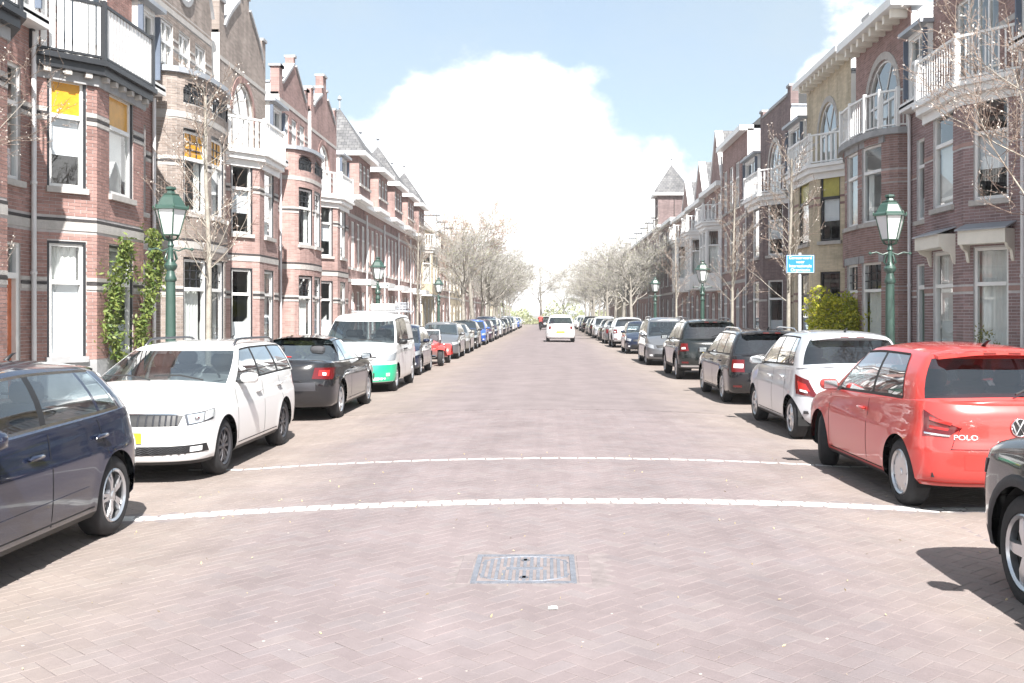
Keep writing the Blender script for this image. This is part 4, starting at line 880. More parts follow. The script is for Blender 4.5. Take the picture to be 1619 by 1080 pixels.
# ------------------------------------------------------------------ trees and plants
M_bark = mat('bark_grey', (.25, .23, .20), .9, noise=.3, nscale=9, bump=.5, bscale=30)
M_barkp = mat('bark_pale', (.29, .265, .225), .9, noise=.25, nscale=9, bump=.4, bscale=30)
M_twig = mat('twig', (.31, .29, .265), .9, noise=.2)
M_twigd = mat('twig_brown', (.20, .15, .12), .9, noise=.2)
M_twigr = mat('twig_reddish', (.33, .24, .19), .9, noise=.2)
def leaf_mat(name, c1, c2, tr=.35):
    if name in MATS: return MATS[name]
    m = bpy.data.materials.new(name); m.use_nodes = True; t = m.node_tree; b = t.nodes['Principled BSDF']; L = t.links.new; g = N(t, 'ShaderNodeNewGeometry')
    mx = N(t, 'ShaderNodeMix', data_type='RGBA'); L(g.outputs['Random Per Island'], mx.inputs[0]); mx.inputs[6].default_value = rgb(*c1); mx.inputs[7].default_value = rgb(*c2); L(mx.outputs[2], b.inputs['Base Color']); b.inputs['Roughness'].default_value = .55
    tl = N(t, 'ShaderNodeBsdfTranslucent'); L(mx.outputs[2], tl.inputs[0]); ms = N(t, 'ShaderNodeMixShader'); ms.inputs[0].default_value = tr; L(b.outputs[0], ms.inputs[1]); L(tl.outputs[0], ms.inputs[2]); L(ms.outputs[0], t.nodes['Material Output'].inputs[0]); MATS[name] = m; return m
M_bud = leaf_mat('pale_buds', (.30, .32, .17), (.42, .42, .28))
M_blossom = leaf_mat('white_buds', (.62, .56, .50), (.78, .74, .68))
M_ivy = leaf_mat('ivy_leaves', (.10, .17, .035), (.26, .30, .08))
M_bush = leaf_mat('golden_leaves', (.26, .32, .02), (.66, .60, .06))
M_bushd = leaf_mat('shrub_leaves', (.09, .13, .03), (.30, .27, .08))
M_far = leaf_mat('far_foliage', (.28, .32, .16), (.45, .44, .28))
def rnd_dir(r, d, ang):
    d = Vector(d).normalized(); a = d.cross(Vector((0, 0, 1)) if abs(d.z) < .9 else Vector((1, 0, 0))).normalized(); b = d.cross(a); q = r.uniform(0, 2 * pi); return (d * cos(ang) + (a * cos(q) + b * sin(q)) * sin(ang)).normalized()
def leafquad(b, p, r, s):
    d = Vector((r.gauss(0, 1), r.gauss(0, 1), r.gauss(0, 1))).normalized(); e = rnd_dir(r, d, pi / 2); f = d.cross(e); p = Vector(p)
    b.add([tuple(p - e * s), tuple(p + f * s * .45), tuple(p + e * s), tuple(p - f * s * .45)], [(0, 1, 2, 3)])
def grow(seed, kind):
    r = random.Random(seed); wood, tw, bud = MB(), MB(), MB(); tips = []
    def branch(p, d, l, rad, lev, maxl, up):
        n = 4 if lev < 2 else 3 if lev < maxl else 2; pts = [Vector(p)]; rr = [rad]; dd = Vector(d)
        for k in range(n):
            wob = .035 if lev == 0 else .13; dd = (dd + Vector((r.gauss(0, wob), r.gauss(0, wob), r.gauss(0, wob * .8) + (up if lev else .12)))).normalized(); pts.append(pts[-1] + dd * l / n); rr.append(rad * (1 - .62 * (k + 1) / n))
        (wood if lev < 2 else tw).tube(pts, rr, 7 if lev == 0 else 5 if lev == 1 else 3, cap=False)
        if lev >= maxl: tips.extend(pts[1:]); return
        nb = kind['nb'][lev]
        for k in range(nb):
            t = lerp(kind['t0'][lev], 1, (k + r.random()) / nb); x = t * n; i = min(int(x), n - 1); q = pts[i].lerp(pts[i + 1], x - i); ang = radians(r.uniform(*kind['ang'][lev])); nd = rnd_dir(r, pts[i + 1] - pts[i], ang)
            if lev >= 1 and nd.z < -.2: nd.z *= -.4
            branch(q, nd, l * kind['len'][lev] * r.uniform(.7, 1.15) * (1 - .45 * t if lev == 0 and kind.get('leader') else 1), max(kind['rmin'], rad * lerp(1, .38, t) * kind['rad'][lev]), lev + 1, maxl, kind['up'])
    h = kind['trunk']; branch((0, 0, 0), (r.gauss(0, .02), r.gauss(0, .02), 1), h, kind['r'], 0, len(kind['nb']), kind['up'])
    for p in tips:
        for _ in range(kind['buds']):
            if r.random() < kind.get('budp', 1): leafquad(bud, p + Vector((r.gauss(0, 1), r.gauss(0, 1), r.gauss(0, 1))) * kind.get('bo', .05), r, kind['bs'] * r.uniform(.6, 1.3))
    return wood, tw, bud
MATURE = dict(trunk=4.6, r=.17, nb=(10, 8, 8, 5), t0=(.42, .25, .2, .15), ang=((35, 62), (28, 60), (25, 60), (25, 65)), len=(.78, .52, .5, .5), rad=(.5, .5, .5, .6), rmin=.009, up=.05, buds=1, bs=.045, budp=.35)
YOUNG = dict(trunk=5.4, r=.062, nb=(26, 6, 4), t0=(.36, .2, .2), ang=((30, 55), (25, 55), (25, 60)), len=(.28, .42, .5), rad=(.26, .5, .6), rmin=.005, up=.09, buds=1, bs=.022, budp=.5, bo=.008, leader=True)
NEAR = dict(trunk=4.4, r=.085, nb=(12, 8, 5, 3), t0=(.50, .2, .15, .2), ang=((28, 58), (25, 60), (25, 60), (25, 60)), len=(.46, .52, .5, .5), rad=(.30, .5, .55, .7), rmin=.0042, up=.09, buds=2, bs=.017, budp=.55, bo=.007)
def plant_tree(label, loc, kind, seed, bark, twig, budm, cache={}, rz=0, sc=1, group=None, cat='tree'):
    key = (seed, id(kind), bark.name, twig.name)
    if key not in cache:
        w, t, b = grow(seed, kind); cache[key] = (w.mesh('trunk', bark, True), t.mesh('crown', twig), b.mesh('buds', budm))
    m = cache[key]; o = thing('street_tree', label, cat, loc, rz, group); o.scale = (sc,) * 3
    ob('trunk', m[0], o); c = ob('crown', m[1], o); tag(ob('buds', m[2], c), kind='stuff'); tag(c, kind='stuff'); return o
def bush(name, label, loc, sx_, sy_, sz_, n, s, m, seed, stems=True, cat='shrub'):
    r = random.Random(seed); o = thing(name, label, cat, loc); b = MB(); cl = [(Vector((r.uniform(-.7, .7) * sx_, r.uniform(-.7, .7) * sy_, r.uniform(.3, .85) * sz_)), r.uniform(.3, .5)) for _ in range(9)]
    for _ in range(n):
        c, k = r.choice(cl); d = Vector((r.gauss(0, 1), r.gauss(0, 1), r.gauss(0, 1))).normalized()
        if r.random() < .55: q = (.86 + .12 * sin(7 * d.x + seed) * sin(6 * d.z + 5 * d.y) + r.gauss(0, .05)); p = Vector((d.x * sx_ * q, d.y * sy_ * q, sz_ * (.5 + .5 * d.z * q)))
        else: d = d * (r.random() ** .35) * k; p = c + Vector((d.x * sx_, d.y * sy_, d.z * sz_ * .6))
        p.z = max(.03, p.z); leafquad(b, p, r, s * r.uniform(.6, 1.2))
    tag(b.build('foliage', m, o), kind='stuff'); b = MB()
    for c, k in cl: b.tube([(c.x * .2, c.y * .2, 0), tuple(c * .6), tuple(c)], [.02, .012, .006], 4)
    b.build('stem', M_twig, o); return o
def climber(label, x, y, z1, w, seed, side=-1):
    r = random.Random(seed); o = thing('climbing_plant', label, 'climber', (x, y, .12)); b = MB(); s = MB(); pts = [(0, 0, 0)]
    for k in range(1, 9): pts.append((.02 * sin(k * 1.7), w * .35 * sin(k * .9 + seed), z1 * k / 8))
    s.tube(pts, [.025 - .0022 * k for k in range(9)], 5)
    for k in range(1, 8): p = pts[k]; s.tube([p, (p[0] + .05, p[1] + r.uniform(-.4, .4) * w, p[2] + .3)], .006, 3)
    s.build('stem', M_bark, o)
    for _ in range(int(1000 * z1 / 3 * w / .7)):
        t = r.random() ** .75; k = min(int(t * 8), 7); p = Vector(pts[k]).lerp(Vector(pts[k + 1]), t * 8 - k); ww = w * (.28 + .72 * t ** .8) * (.7 + .3 * sin(t * 17 + seed))
        q = p + Vector((.03 + abs(r.gauss(0, .07)), r.gauss(0, .36) * ww, r.gauss(0, .08))); leafquad(b, q, r, r.uniform(.035, .07))
    tag(b.build('foliage', M_ivy, o), kind='stuff')
def build_plants():
    plant_tree('slender young street tree beside the left green lantern', (-5.8, 17.0, .1), YOUNG, 11, M_barkp, M_twigd, M_blossom)
    plant_tree('slender young tree behind the blue reserved sign', (5.8, 24.0, .1), YOUNG, 12, M_barkp, M_twigd, M_blossom, rz=1)
    plant_tree('slender young tree before the white bay on the right', (5.8, 31.6, .1), YOUNG, 13, M_barkp, M_twigd, M_blossom, rz=2)
    plant_tree('slender young tree between the far right lanterns', (5.8, 45, .1), YOUNG, 12, M_barkp, M_twigd, M_blossom, rz=4)
    plant_tree('slender young tree on the left beyond the second lantern', (-5.8, 44.0, .1), YOUNG, 13, M_barkp, M_twigd, M_blossom, rz=3)
    plant_tree('budding tree leaning in at the right edge, pale buds on twigs', (6.3, 12.0, .1), NEAR, 21, M_barkp, M_twigd, M_blossom, rz=2.2)
    plant_tree('budding tree whose twigs just reach in at the left edge', (-7.9, 11.6, .1), NEAR, 22, M_barkp, M_twigd, M_blossom, rz=1.2, sc=.86)
    names = ['nearest', 'second', 'third', 'fourth', 'fifth', 'sixth', 'seventh', 'eighth', 'ninth', 'tenth']
    for i in range(10):
        red = i in (1,); s = (1.1, 1.36, 1.12, 1.18, 1.1, 1.15, 1.1, 1.2, 1.1, 1.1)[i]
        plant_tree('bare mature tree in the left row, %s from the camera' % names[i], (-5.8, 69 + i * 9, .1), MATURE, 31 + i % 3, M_bark, M_twigr if red else M_twig, M_bud, rz=i * 1.3, sc=s, group='bare trees along the left kerb')
    for i in range(10):
        plant_tree('bare mature tree in the right row, %s from the camera' % names[i], (5.8, 68 + i * 9, .1), MATURE, 31 + (i + 1) % 3, M_bark, M_twig, M_bud, rz=i * 2.1 + .5, sc=(.95, 1.05, 1.0, 1.08, .95, 1.0, 1.1, 1.0, 1.0, 1.05)[i], group='bare trees along the right kerb')
    plant_tree('big bare tree closing the view at the end of the street', (-1.2, 172, 0), MATURE, 33, M_bark, M_twig, M_bud, rz=1, sc=1.6)
    for i, (x, y, s) in enumerate(((-9, 180, 1.2), (8, 178, 1.1), (-17, 186, 1.2), (17, 186, 1.2), (3, 196, 1.15))):
        plant_tree('bare tree in the park at the end of the street, %s' % ['left of the big tree', 'right of the big tree', 'far left', 'far right', 'behind the big tree'][i], (x, y, 0), MATURE, 31 + i % 3, M_bark, M_twig, M_bud, rz=i, sc=s, group='park trees at the street end')
    # pale green undergrowth of the park
    r = random.Random(5); b = MB()
    for _ in range(9000):
        x = r.uniform(-40, 40); y = r.uniform(184, 206); z = r.random() ** 1.3 * (3.2 + 1.6 * sin(x * .5) + 1.1 * sin(x * 1.3 + 1)); leafquad(b, (x, y, max(.1, z)), r, r.uniform(.2, .45))
    tag(b.build('park_undergrowth', M_far), 'pale green spring undergrowth of the park closing the street', 'undergrowth', kind='stuff')
    bush('golden_shrub', 'rounded golden green shrub in front of the yellow house', (8.05, 27.4, .12), 1.0, .85, 2.3, 9500, .058, M_bush, 4)
    bush('low_shrub', 'low yellow green shrub below the left pointed gable house', (-8.1, 32.3, .12), .5, 1.3, 1.0, 3200, .05, M_bushd, 6)
    bush('potted_shrub', 'small shrub standing at the right window under the awning', (8.25, 18.7, .12), .3, .3, 1.45, 900, .03, M_bushd, 8)
    climber('leafy climber on the front corner of the left brick bay', -8.38, 19.25, 3.1, 1.05, 1)
    climber('taller leafy climber beside the drainpipe on the left brick bay', -8.38, 20.75, 3.4, 1.15, 2)
build_plants()
# ------------------------------------------------------------------ street furniture
M_lgreen = mat('lantern_green', (.032, .068, .053), .4, coat=.4, noise=.12, nscale=6)
M_lgreend = mat('lantern_dark_green', (.03, .075, .05), .45, coat=.3)
M_frost = mat('lantern_glass', (.62, .63, .64), .25, coat=.6)
M_lampin = mat('lamp_tube', (.75, .74, .72), .5)
def lantern(label, x, y, group='green street lanterns'):
    t = thing('street_lantern', label, 'street lamp', (x, y, .118), group=group)
    b = MB(); b.lathe([(.0, 0), (.18, 0), (.18, .12), (.14, .16), (.13, .55), (.145, .58), (.145, .64), (.095, .72), (.078, .95), (.072, 1.9), (.068, 2.15), (.085, 2.17), (.09, 2.2), (.07, 2.25), (.055, 2.32), (.09, 2.36), (.10, 2.40), (.075, 2.44), (.045, 2.50), (.038, 2.68), (.055, 2.70), (.04, 2.73), (.03, 2.80)], 14); b.build('post', M_lgreen, t, True, 40)
    b = MB()
    for k in range(6): q = 2 * pi * k / 6; b.tube([(.05 * cos(q), .05 * sin(q), 2.44), (.10 * cos(q), .10 * sin(q), 2.50), (.06 * cos(q), .06 * sin(q), 2.62)], .012, 4)
    b.build('collar_leaf', M_lgreen, t)
    for sg in (1, -1):
        b = MB(); b.tube([(0, 0, 2.66), (sg * .12, 0, 2.62), (sg * .22, 0, 2.66), (sg * .31, 0, 2.64)], [.018, .014, .013, .012], 6); b.lathe([(0, -.03), (.028, -.01), (.028, .012), (0, .03)], 8, (sg * .32, 0, 2.64)); b.build('ladder_arm', M_lgreen, t, True, 50)
    n = 6; q = [2 * pi * (k + .5) / n + pi / 6 for k in range(n)]; r0, r1, z0, z1 = .13, .235, 2.86, 3.24
    A, B = [(r0 * cos(a), r0 * sin(a), z0) for a in q], [(r1 * cos(a), r1 * sin(a), z1) for a in q]
    b = MB()
    for k in range(n): b.tube([A[k], B[k]], .011, 4); b.tube([A[k], A[(k + 1) % n]], .012, 4)
    for k in range(n): a = q[k]; b.tube([(.04 * cos(a), .04 * sin(a), 2.78), (.1 * cos(a), .1 * sin(a), 2.80), A[k]], .01, 4)
    b.lathe([(.0, z0 - .012), (r0 * .95, z0 - .01), (r0 * .95, z0 + .004)], 6); cg = b.build('lantern_cage', M_lgreend, t)
    for k in range(n): b = MB(); b.quad(A[k], A[(k + 1) % n], B[(k + 1) % n], B[k]); b.build('lantern_pane', M_frost, cg)
    b = MB(); b.lathe([(.0, z0 + .02), (.05, z0 + .02), (.05, z0 + .2), (.03, z0 + .26), (.0, z0 + .27)], 10); b.build('bulb', M_lampin, cg, True)
    b = MB(); pr = [(.25, 3.232), (.275, 3.24), (.27, 3.27), (.225, 3.30), (.16, 3.42), (.125, 3.455), (.135, 3.475), (.07, 3.49), (.055, 3.53), (.085, 3.55), (.08, 3.58), (.0, 3.60)]; vs = []
    for r, z in pr: vs += [(r * cos(a), r * sin(a), z) for a in q]
    b.add(vs, [(i * n + k, i * n + (k + 1) % n, i * n + n + (k + 1) % n, i * n + n + k) for i in range(len(pr) - 1) for k in range(n)]); rf = b.build('lantern_roof', M_lgreen, t)
    for k in range(n): a = q[k]; b = MB(); b.lathe([(.0, -.01), (.014, 0), (.012, .03), (0, .05)], 6, (.265 * cos(a), .265 * sin(a), 3.265)); b.build('roof_knob', M_lgreend, rf)
lantern('green hexagonal lantern nearest on the left, above the white estate', -5.7, 15.05)
lantern('green hexagonal lantern nearest on the right, above the red hatchback', 5.5, 16.0)
lantern('second green lantern on the left, behind the white van', -5.7, 33.4)
lantern('second green lantern on the right, before the white bay', 5.5, 35.4)
lantern('far green lantern on the right, third from the camera', 5.5, 51)
lantern('far green lantern on the left, third from the camera', -5.7, 52.0)
M_sblue = mat('sign_blue', (.02, .20, .55), .4); M_swhite = mat('sign_white', (.8, .8, .8), .4)
M_spole = mat('sign_pole', (.62, .63, .64), .45, metal=.2)
def sign():
    t = thing('parking_sign', 'blue parking sign with four lines of white lettering on a post', 'sign', (5.6, 22.1, .30))
    b = MB(); b.tube([(0, .03, -.18), (0, .03, 2.85)], .038, 8); b.build('post', M_spole, t, True, 50)
    b = MB(); b.bbox((0, -.02, 2.60), (.31, .012, .20), .01); bd = b.build('board', M_sblue, t)
    b = MB()
    for (x0, x1, z0, z1) in ((-.3, .3, 2.785, 2.792), (-.3, .3, 2.408, 2.415), (-.3, -.293, 2.415, 2.785), (.293, .3, 2.415, 2.785)): b.box(x0, x1, -.0345, -.0325, z0, z1)
    b.build('border', M_swhite, bd)
    for i, (tx, s, xs) in enumerate((('Gereserveerd', .098, .92), ('voor', .098, 1), ('Internationale', .098, .92), ('Organisatie', .098, .96))):
        text('lettering', tx, s, M_swhite, bd, basis((0, -.034, 2.735 - i * .09), (1, 0, 0), (0, 0, 1), (0, -1, 0)), .001, xs=xs)
sign()
M_bin = mat('bin_green', (.03, .10, .05), .5)
def wheelie_bin():
    t = thing('wheelie_bin', 'dark green wheeled bin by the right house wall', 'bin', (7.8, 22.0, .12)); b = MB()
    vs = []
    for z, a, c in ((.12, .22, .26), (.95, .29, .34)): vs += [(-a, -c, z), (a, -c, z), (a, c, z), (-a, c, z)]
    b.add(vs, [(3, 2, 1, 0), (4, 5, 6, 7), (0, 1, 5, 4), (1, 2, 6, 5), (2, 3, 7, 6), (3, 0, 4, 7)]); b.build('bin_body', M_bin, t)
    b = MB(); b.bbox((0, 0, .99), (.31, .36, .035), .025); b.build('lid', M_bin, t); b = MB(); b.tube([(-.25, .36, .93), (.25, .36, .93)], .015, 6); b.build('handle', M_bin, t)
    for sg in (1, -1): b = MB(); b.lathe([(.0, -.02), (.09, -.02), (.1, 0), (.09, .02), (0, .02)], 12, axis='y'); o = b.build('wheel', M_black, t, loc=(sg * .24, .26, .1)); o.rotation_euler = (0, 0, pi / 2)
wheelie_bin()
def litter():
    r = random.Random(2); m = mat('paper', (.78, .77, .74), .8); m2 = mat('dry_leaf', (.45, .36, .2), .9)
    spots = [(.03, 5.6, .028, m, 'white scrap of paper lying on the clinkers below the manhole')]
    for x, y, s, mm, lb in spots:
        t = thing('paper_scrap', lb, 'litter', (x, y, camber(x) + .004)); b = MB(); b.add([(-s, -.02, 0), (s, -.03, .004), (s * .8, .02, .006), (0, .016, .009), (-s * .9, .02, .004)], [(0, 1, 3), (1, 2, 3), (0, 3, 4)]); b.build('sheet', mm, t)
    b = MB()
    for _ in range(150): x, y = r.uniform(-3.4, 3.4), r.uniform(4.6, 12) ; leafquad(b, (x, y, camber(x) + .008), r, r.uniform(.006, .015))
    tag(b.build('leaf_litter', m2), 'tiny dry leaf bits scattered over the road', 'litter', kind='stuff')
litter()
# ------------------------------------------------------------------ cars
M_hl = mat('headlamp', (.55, .57, .60), .22, metal=.35, coat=1)
M_tyre = mat('tyre_rubber', (.022, .022, .024), .8, noise=.2, nscale=20)
M_alloy = mat('alloy', (.62, .63, .65), .28, metal=.85)
M_alloyd = mat('dark_alloy', (.10, .10, .11), .35, metal=.7)
M_plast = mat('black_plastic', (.013, .013, .014), .5)
M_clad = mat('grey_cladding', (.03, .03, .033), .65, bump=.2, bscale=200)
M_well = mat('wheel_well', (.012, .012, .012), .9)
M_cglass = glass_mat('car_glass', (.52, .58, .59), 3.0)
M_cglassd = glass_mat('dark_car_glass', (.22, .25, .27), 3.4)
M_clear = glass_mat('lamp_glass', (.93, .95, .96), 1.5)
M_chrome = mat('chrome', (.78, .79, .80), .12, metal=1)
M_redl = mat('tail_red', (.11, .004, .005), .12, coat=1)
M_redl2 = mat('tail_red_bright', (.38, .02, .016), .15, coat=1)
M_whitel = mat('lamp_white', (.80, .80, .80), .15, coat=1)
M_orange = mat('lamp_orange', (.75, .28, .04), .2, coat=.6)
M_seat = mat('seat_grey', (.055, .055, .06), .8)
M_plate = mat('plate_yellow', (.82, .58, .03), .45)
M_platew = mat('plate_pale', (.80, .79, .68), .45)
M_ink = mat('plate_black', (.015, .015, .015), .5)
M_disc = mat('brake_disc', (.25, .24, .23), .4, metal=.8)
def paint(name, c, metal=.0, rough=.3, coat=1.0):
    dark = max(c) < .12; m = mat('paint_' + name, [x * .45 for x in c] if dark else c, .16 if dark else rough, 0 if dark else metal, coat, spec=.25 if dark else .5); m.node_tree.nodes['Principled BSDF'].inputs['Coat IOR'].default_value = 1.55; return m
def wheel_meshes(key, R, style, wid=.2):
    if key in WM: return WM[key]
    b = MB(); h = wid / 2; r = R * (.66 if style != 'small' else .6); prof = [(r, -h + .02), (r + .012, -h), (R - .06, -h - .008), (R - .018, -h + .012), (R, -h + .035), (R, h - .035), (R - .018, h - .012), (R - .06, h + .008), (r + .012, h), (r, h - .02)]
    b.lathe(prof, 32, axis='y')
    for k in range(3): y = -h + .055 + k * (wid - .11) / 2; b.lathe([(R + .0005, y - .004), (R - .006, y), (R + .0005, y + .004)], 32, axis='y')
    tyre = b.mesh('tyre', M_tyre, True, 45)
    b = MB(); b.lathe([(.0, h - .09), (r * .62, h - .085), (r * .66, h - .05), (r - .02, h - .06), (r - .012, -h + .03)], 24, axis='y'); back = b.mesh('wheel', M_well, True, 40)
    b = MB(); b.lathe([(r - .016, h - .06), (r - .02, h - .012), (r - .004, h + .003), (r + .008, h - .006)], 32, axis='y')
    b.lathe([(.0, h - .008), (.028, h - .008), (.034, h - .016), (.06, h - .02), (.07, h - .05)], 16, axis='y')
    n, sp, wd0, wd1, tw = {'five_twin': (5, 2, .020, .017, .20), 'ten': (10, 1, .017, .022, 0), 'five': (5, 1, .05, .034, 0), 'small': (12, 1, .024, .03, 0), 'cap': (9, 1, .05, .062, 0), 'swirl': (5, 1, .03, .04, .35), 'seven': (7, 1, .034, .028, 0)}[style]
    for k in range(n):
        for e in range(sp):
            q0 = 2 * pi * k / n + ((e - .5) * tw if sp == 2 else 0); q1 = q0 + ((e - .5) * .10 if sp == 2 else tw if style == 'swirl' else 0)
            def pt(rr, q, s, y): return (rr * cos(q) - s * sin(q), y, rr * sin(q) + s * cos(q))
            i0, i1 = r * .18, r - .012; vs = []
            for rr, q, ww, y in ((i0, q0, wd0, h - .018), ((i0 + i1) / 2, (q0 + q1) / 2, (wd0 + wd1) / 2, h - .008), (i1, q1, wd1, h - .022)):
                vs += [pt(rr, q, -ww, y - .035), pt(rr, q, ww, y - .035), pt(rr, q, ww * .75, y), pt(rr, q, -ww * .75, y)]
            fs = []
            for j in range(2):
                for i in range(4): fs.append((j * 4 + i, j * 4 + (i + 1) % 4, j * 4 + 4 + (i + 1) % 4, j * 4 + 4 + i))
            b.add(vs, fs)
    rim = b.mesh('rim', M_alloyd if style == 'ten' and 'dk' in key else M_alloy, True, 35)
    b = MB(); b.lathe([(.05, h - .07), (r * .6, h - .07), (r * .6, h - .078)], 20, axis='y'); disc = b.mesh('brake_disc', M_disc)
    WM[key] = (back, tyre, rim, disc); return WM[key]
WM = {}
class Car:
    """q = metres behind the front bumper. Local x points forward, y left."""
    def __init__(s, S): s.S = S; s.__dict__.update(S); s.hl = s.L / 2; s.hw = s.W / 2
    def X(s, q): return s.hl - q
    # ---- lower body surface; g in [0,1] front arc, [1,2] side, [2,3] rear arc
    def zt(s, x): return sinterp(s._top, x)
    def prep(s):
        s._top = sorted((s.X(q), z) for q, z in s.shoulder); s.xs_f, s.xs_r = s.hl - s.fd, -s.hl + s.rd
        s._f = sorted((z, s.X(q)) for z, q in s.front); s._r = sorted((z, s.X(q)) for z, q in s.rear); s._w = sorted((z, k * s.hw) for z, k in s.side)
        s.wx = (s.X(s.fo), s.X(s.fo + s.wb))
    def raw(s, g, z):
        w = sinterp(s._w, z)
        if g < 1:
            a = g * pi / 2; ca, sa = cos(a), sin(a); xf = sinterp(s._f, z); return (s.xs_f + (xf - s.xs_f) * ca ** (2 / s.nf), w * sa ** (2 / s.nf) * s.tap(s.xs_f), ca, sa)
        if g <= 2:
            x = lerp(s.xs_f, s.xs_r, g - 1); return (x, w * s.tap(x), 0, 1)
        a = (3 - g) * pi / 2; ca, sa = cos(a), sin(a); xr = sinterp(s._r, z); return (s.xs_r + (xr - s.xs_r) * ca ** (2 / s.nr), w * sa ** (2 / s.nr) * s.tap(s.xs_r), -ca, sa)
    def tap(s, x): return 1 - .045 * max(0, abs(x) / s.hl - .35) ** 2 / .42
    def top(s, g):
        x = s.raw(g, s.zref)[0]; return s.zt(x)
    def pt(s, g, z, off=0):
        zt = s.top(g); x, y, nx, ny = s.raw(g, z); o = off; r = s.rr; d = zt - z
        if d < r: o -= r - sqrt(max(0, r * r - (r - max(d, 0)) ** 2))
        d = z - s.zb(g)
        if d < .05: o -= .03 * (1 - d / .05) ** 2
        if s.flare and 1 - .35 < g < 2.4:
            for wx in s.wx:
                rr = hypot(x - wx, z - s.R); e = (rr - s.Ra) / .05
                if -1 < e < 3: o += s.flare * math.exp(-max(e, 0) ** 2)
        if s.crease:
            zc = s.crease[0] + s.crease[1] * x
            if .6 < g < 2.6: o -= s.crease[2] * max(0, 1 - abs(z - zc + .02) / .05)
        return (x + nx * o, y + ny * o, z)
    def zb(s, g): return s.sill if 1 <= g <= 2 else s.bump if g < 1 else s.bumpr
    def g_of_x(s, x, z):
        if x > s.xs_f:
            lo, hi = 0., 1.
        elif x < s.xs_r: lo, hi = 2., 3.
        else: return 1 + (s.xs_f - x) / (s.xs_f - s.xs_r)
        for _ in range(24):
            m = (lo + hi) / 2
            if s.raw(m, z)[0] > x: lo = m
            else: hi = m
        return (lo + hi) / 2
    def px(s, x, z, off=0): return s.pt(s.g_of_x(x, z), z, off)
    def patch(s, b, pts, off=.006, n=8, m=3, mirror=True, both=None):
        """pts: 4 corners (g,z): lower start, lower end, upper end, upper start"""
        for sg in ((1, -1) if mirror else (1,)):
            vs = []
            for i in range(n + 1):
                t = i / n; lo = (lerp(pts[0][0], pts[1][0], t), lerp(pts[0][1], pts[1][1], t)); up = (lerp(pts[3][0], pts[2][0], t), lerp(pts[3][1], pts[2][1], t))
                for j in range(m + 1):
                    g, z = lerp(lo[0], up[0], j / m), lerp(lo[1], up[1], j / m); p = s.pt(g, z, off); vs.append((p[0], p[1] * sg, p[2]))
            # skirt back to the body
            k = len(vs); base = []
            fs = [(i * (m + 1) + j, (i + 1) * (m + 1) + j, (i + 1) * (m + 1) + j + 1, i * (m + 1) + j + 1) for i in range(n) for j in range(m)]
            rim = [i * (m + 1) for i in range(n + 1)] + [n * (m + 1) + j for j in range(1, m + 1)] + [i * (m + 1) + m for i in range(n - 1, -1, -1)] + [j for j in range(m - 1, 0, -1)]
            for q in rim:
                i, j = divmod(q, m + 1); t = i / n; lo = (lerp(pts[0][0], pts[1][0], t), lerp(pts[0][1], pts[1][1], t)); up = (lerp(pts[3][0], pts[2][0], t), lerp(pts[3][1], pts[2][1], t))
                p = s.pt(lerp(lo[0], up[0], j / m), lerp(lo[1], up[1], j / m), -.012); vs.append((p[0], p[1] * sg, p[2]))
            R = len(rim)
            for a in range(R): c = (a + 1) % R; fs.append((rim[a], k + a, k + c, rim[c]))
            if sg < 0: fs = [tuple(reversed(f)) for f in fs]
            b.add(vs, fs)
    def parts_patch(s, name, m, pts, off=.006, n=8, mm=3, parent=None, sides=(1, -1), smooth=True):
        out = []
        for sg in sides:
            b = MB(); s.patch(b, pts, off, n, mm, mirror=False)
            if sg < 0: b.v = [(x, -y, z) for x, y, z in b.v]; b.f = [f[::-1] for f in b.f]
            out.append(b.build(name, m, parent or s.o, smooth, 40))
        return out
    def ribbon(s, b, P, w, t=.004):
        """strip along surface points [(pos, side vector)]"""
        vs = []
        for p, d in P: p = Vector(p); d = Vector(d); vs += [tuple(p - d * w), tuple(p + d * w)]
        b.add(vs, [(2 * i, 2 * i + 2, 2 * i + 3, 2 * i + 1) for i in range(len(P) - 1)])
    def body(s):
        NV = s.nv; gs = [i / s.nc for i in range(s.nc)] + [1 + i / s.ns for i in range(s.ns)] + [2 + i / s.nc for i in range(s.nc + 1)]
        G = len(gs); b = MB(); dead = set(); info = {}
        for i, g in enumerate(gs):
            z0, z1 = s.zb(g), s.top(g)
            for j in range(NV + 1):
                v = j / NV; v = v if j < NV - 3 else 1 - (1 - v) * (.75 if j == NV - 3 else .6 if j == NV - 2 else .35 if j == NV - 1 else 0); z = lerp(z0, z1, v); p = s.pt(g, z); b.v.append(p); info[len(b.v) - 1] = p
        idx = lambda i, j: i * (NV + 1) + j
        inside = {}
        for k, p in info.items():
            for wx in s.wx:
                if hypot(p[0] - wx, p[2] - s.R) < s.Ra and abs(p[1]) > s.hw * .55: inside[k] = wx
        quads = [(idx(i, j), idx(i + 1, j), idx(i + 1, j + 1), idx(i, j + 1)) for i in range(G - 1) for j in range(NV)]
        quads = [q for q in quads if not all(k in inside for k in q)]; used = set(k for q in quads for k in q)
        for k, wx in inside.items():
            if k not in used: continue
            p = b.v[k]; dx, dz = p[0] - wx, p[2] - s.R; l = hypot(dx, dz) or 1e-6; nx, nz = wx + dx / l * s.Ra, s.R + dz / l * s.Ra
            if nz < s.zb(1.5): nz = p[2]; nx = wx + (1 if dx > 0 else -1) * sqrt(max(0, s.Ra ** 2 - (nz - s.R) ** 2))
            q = s.px(nx, min(nz, s.top(s.g_of_x(nx, nz)))); b.v[k] = q
        low = []; hi = []
        for q in quads:
            zc = sum(b.v[k][2] for k in q) / 4; (low if zc < s.lowz else hi).append(q)
        nv = len(b.v); b.v += [(x, -y, z) for x, y, z in b.v]
        mir = lambda q: tuple(nv + k for k in reversed(q))
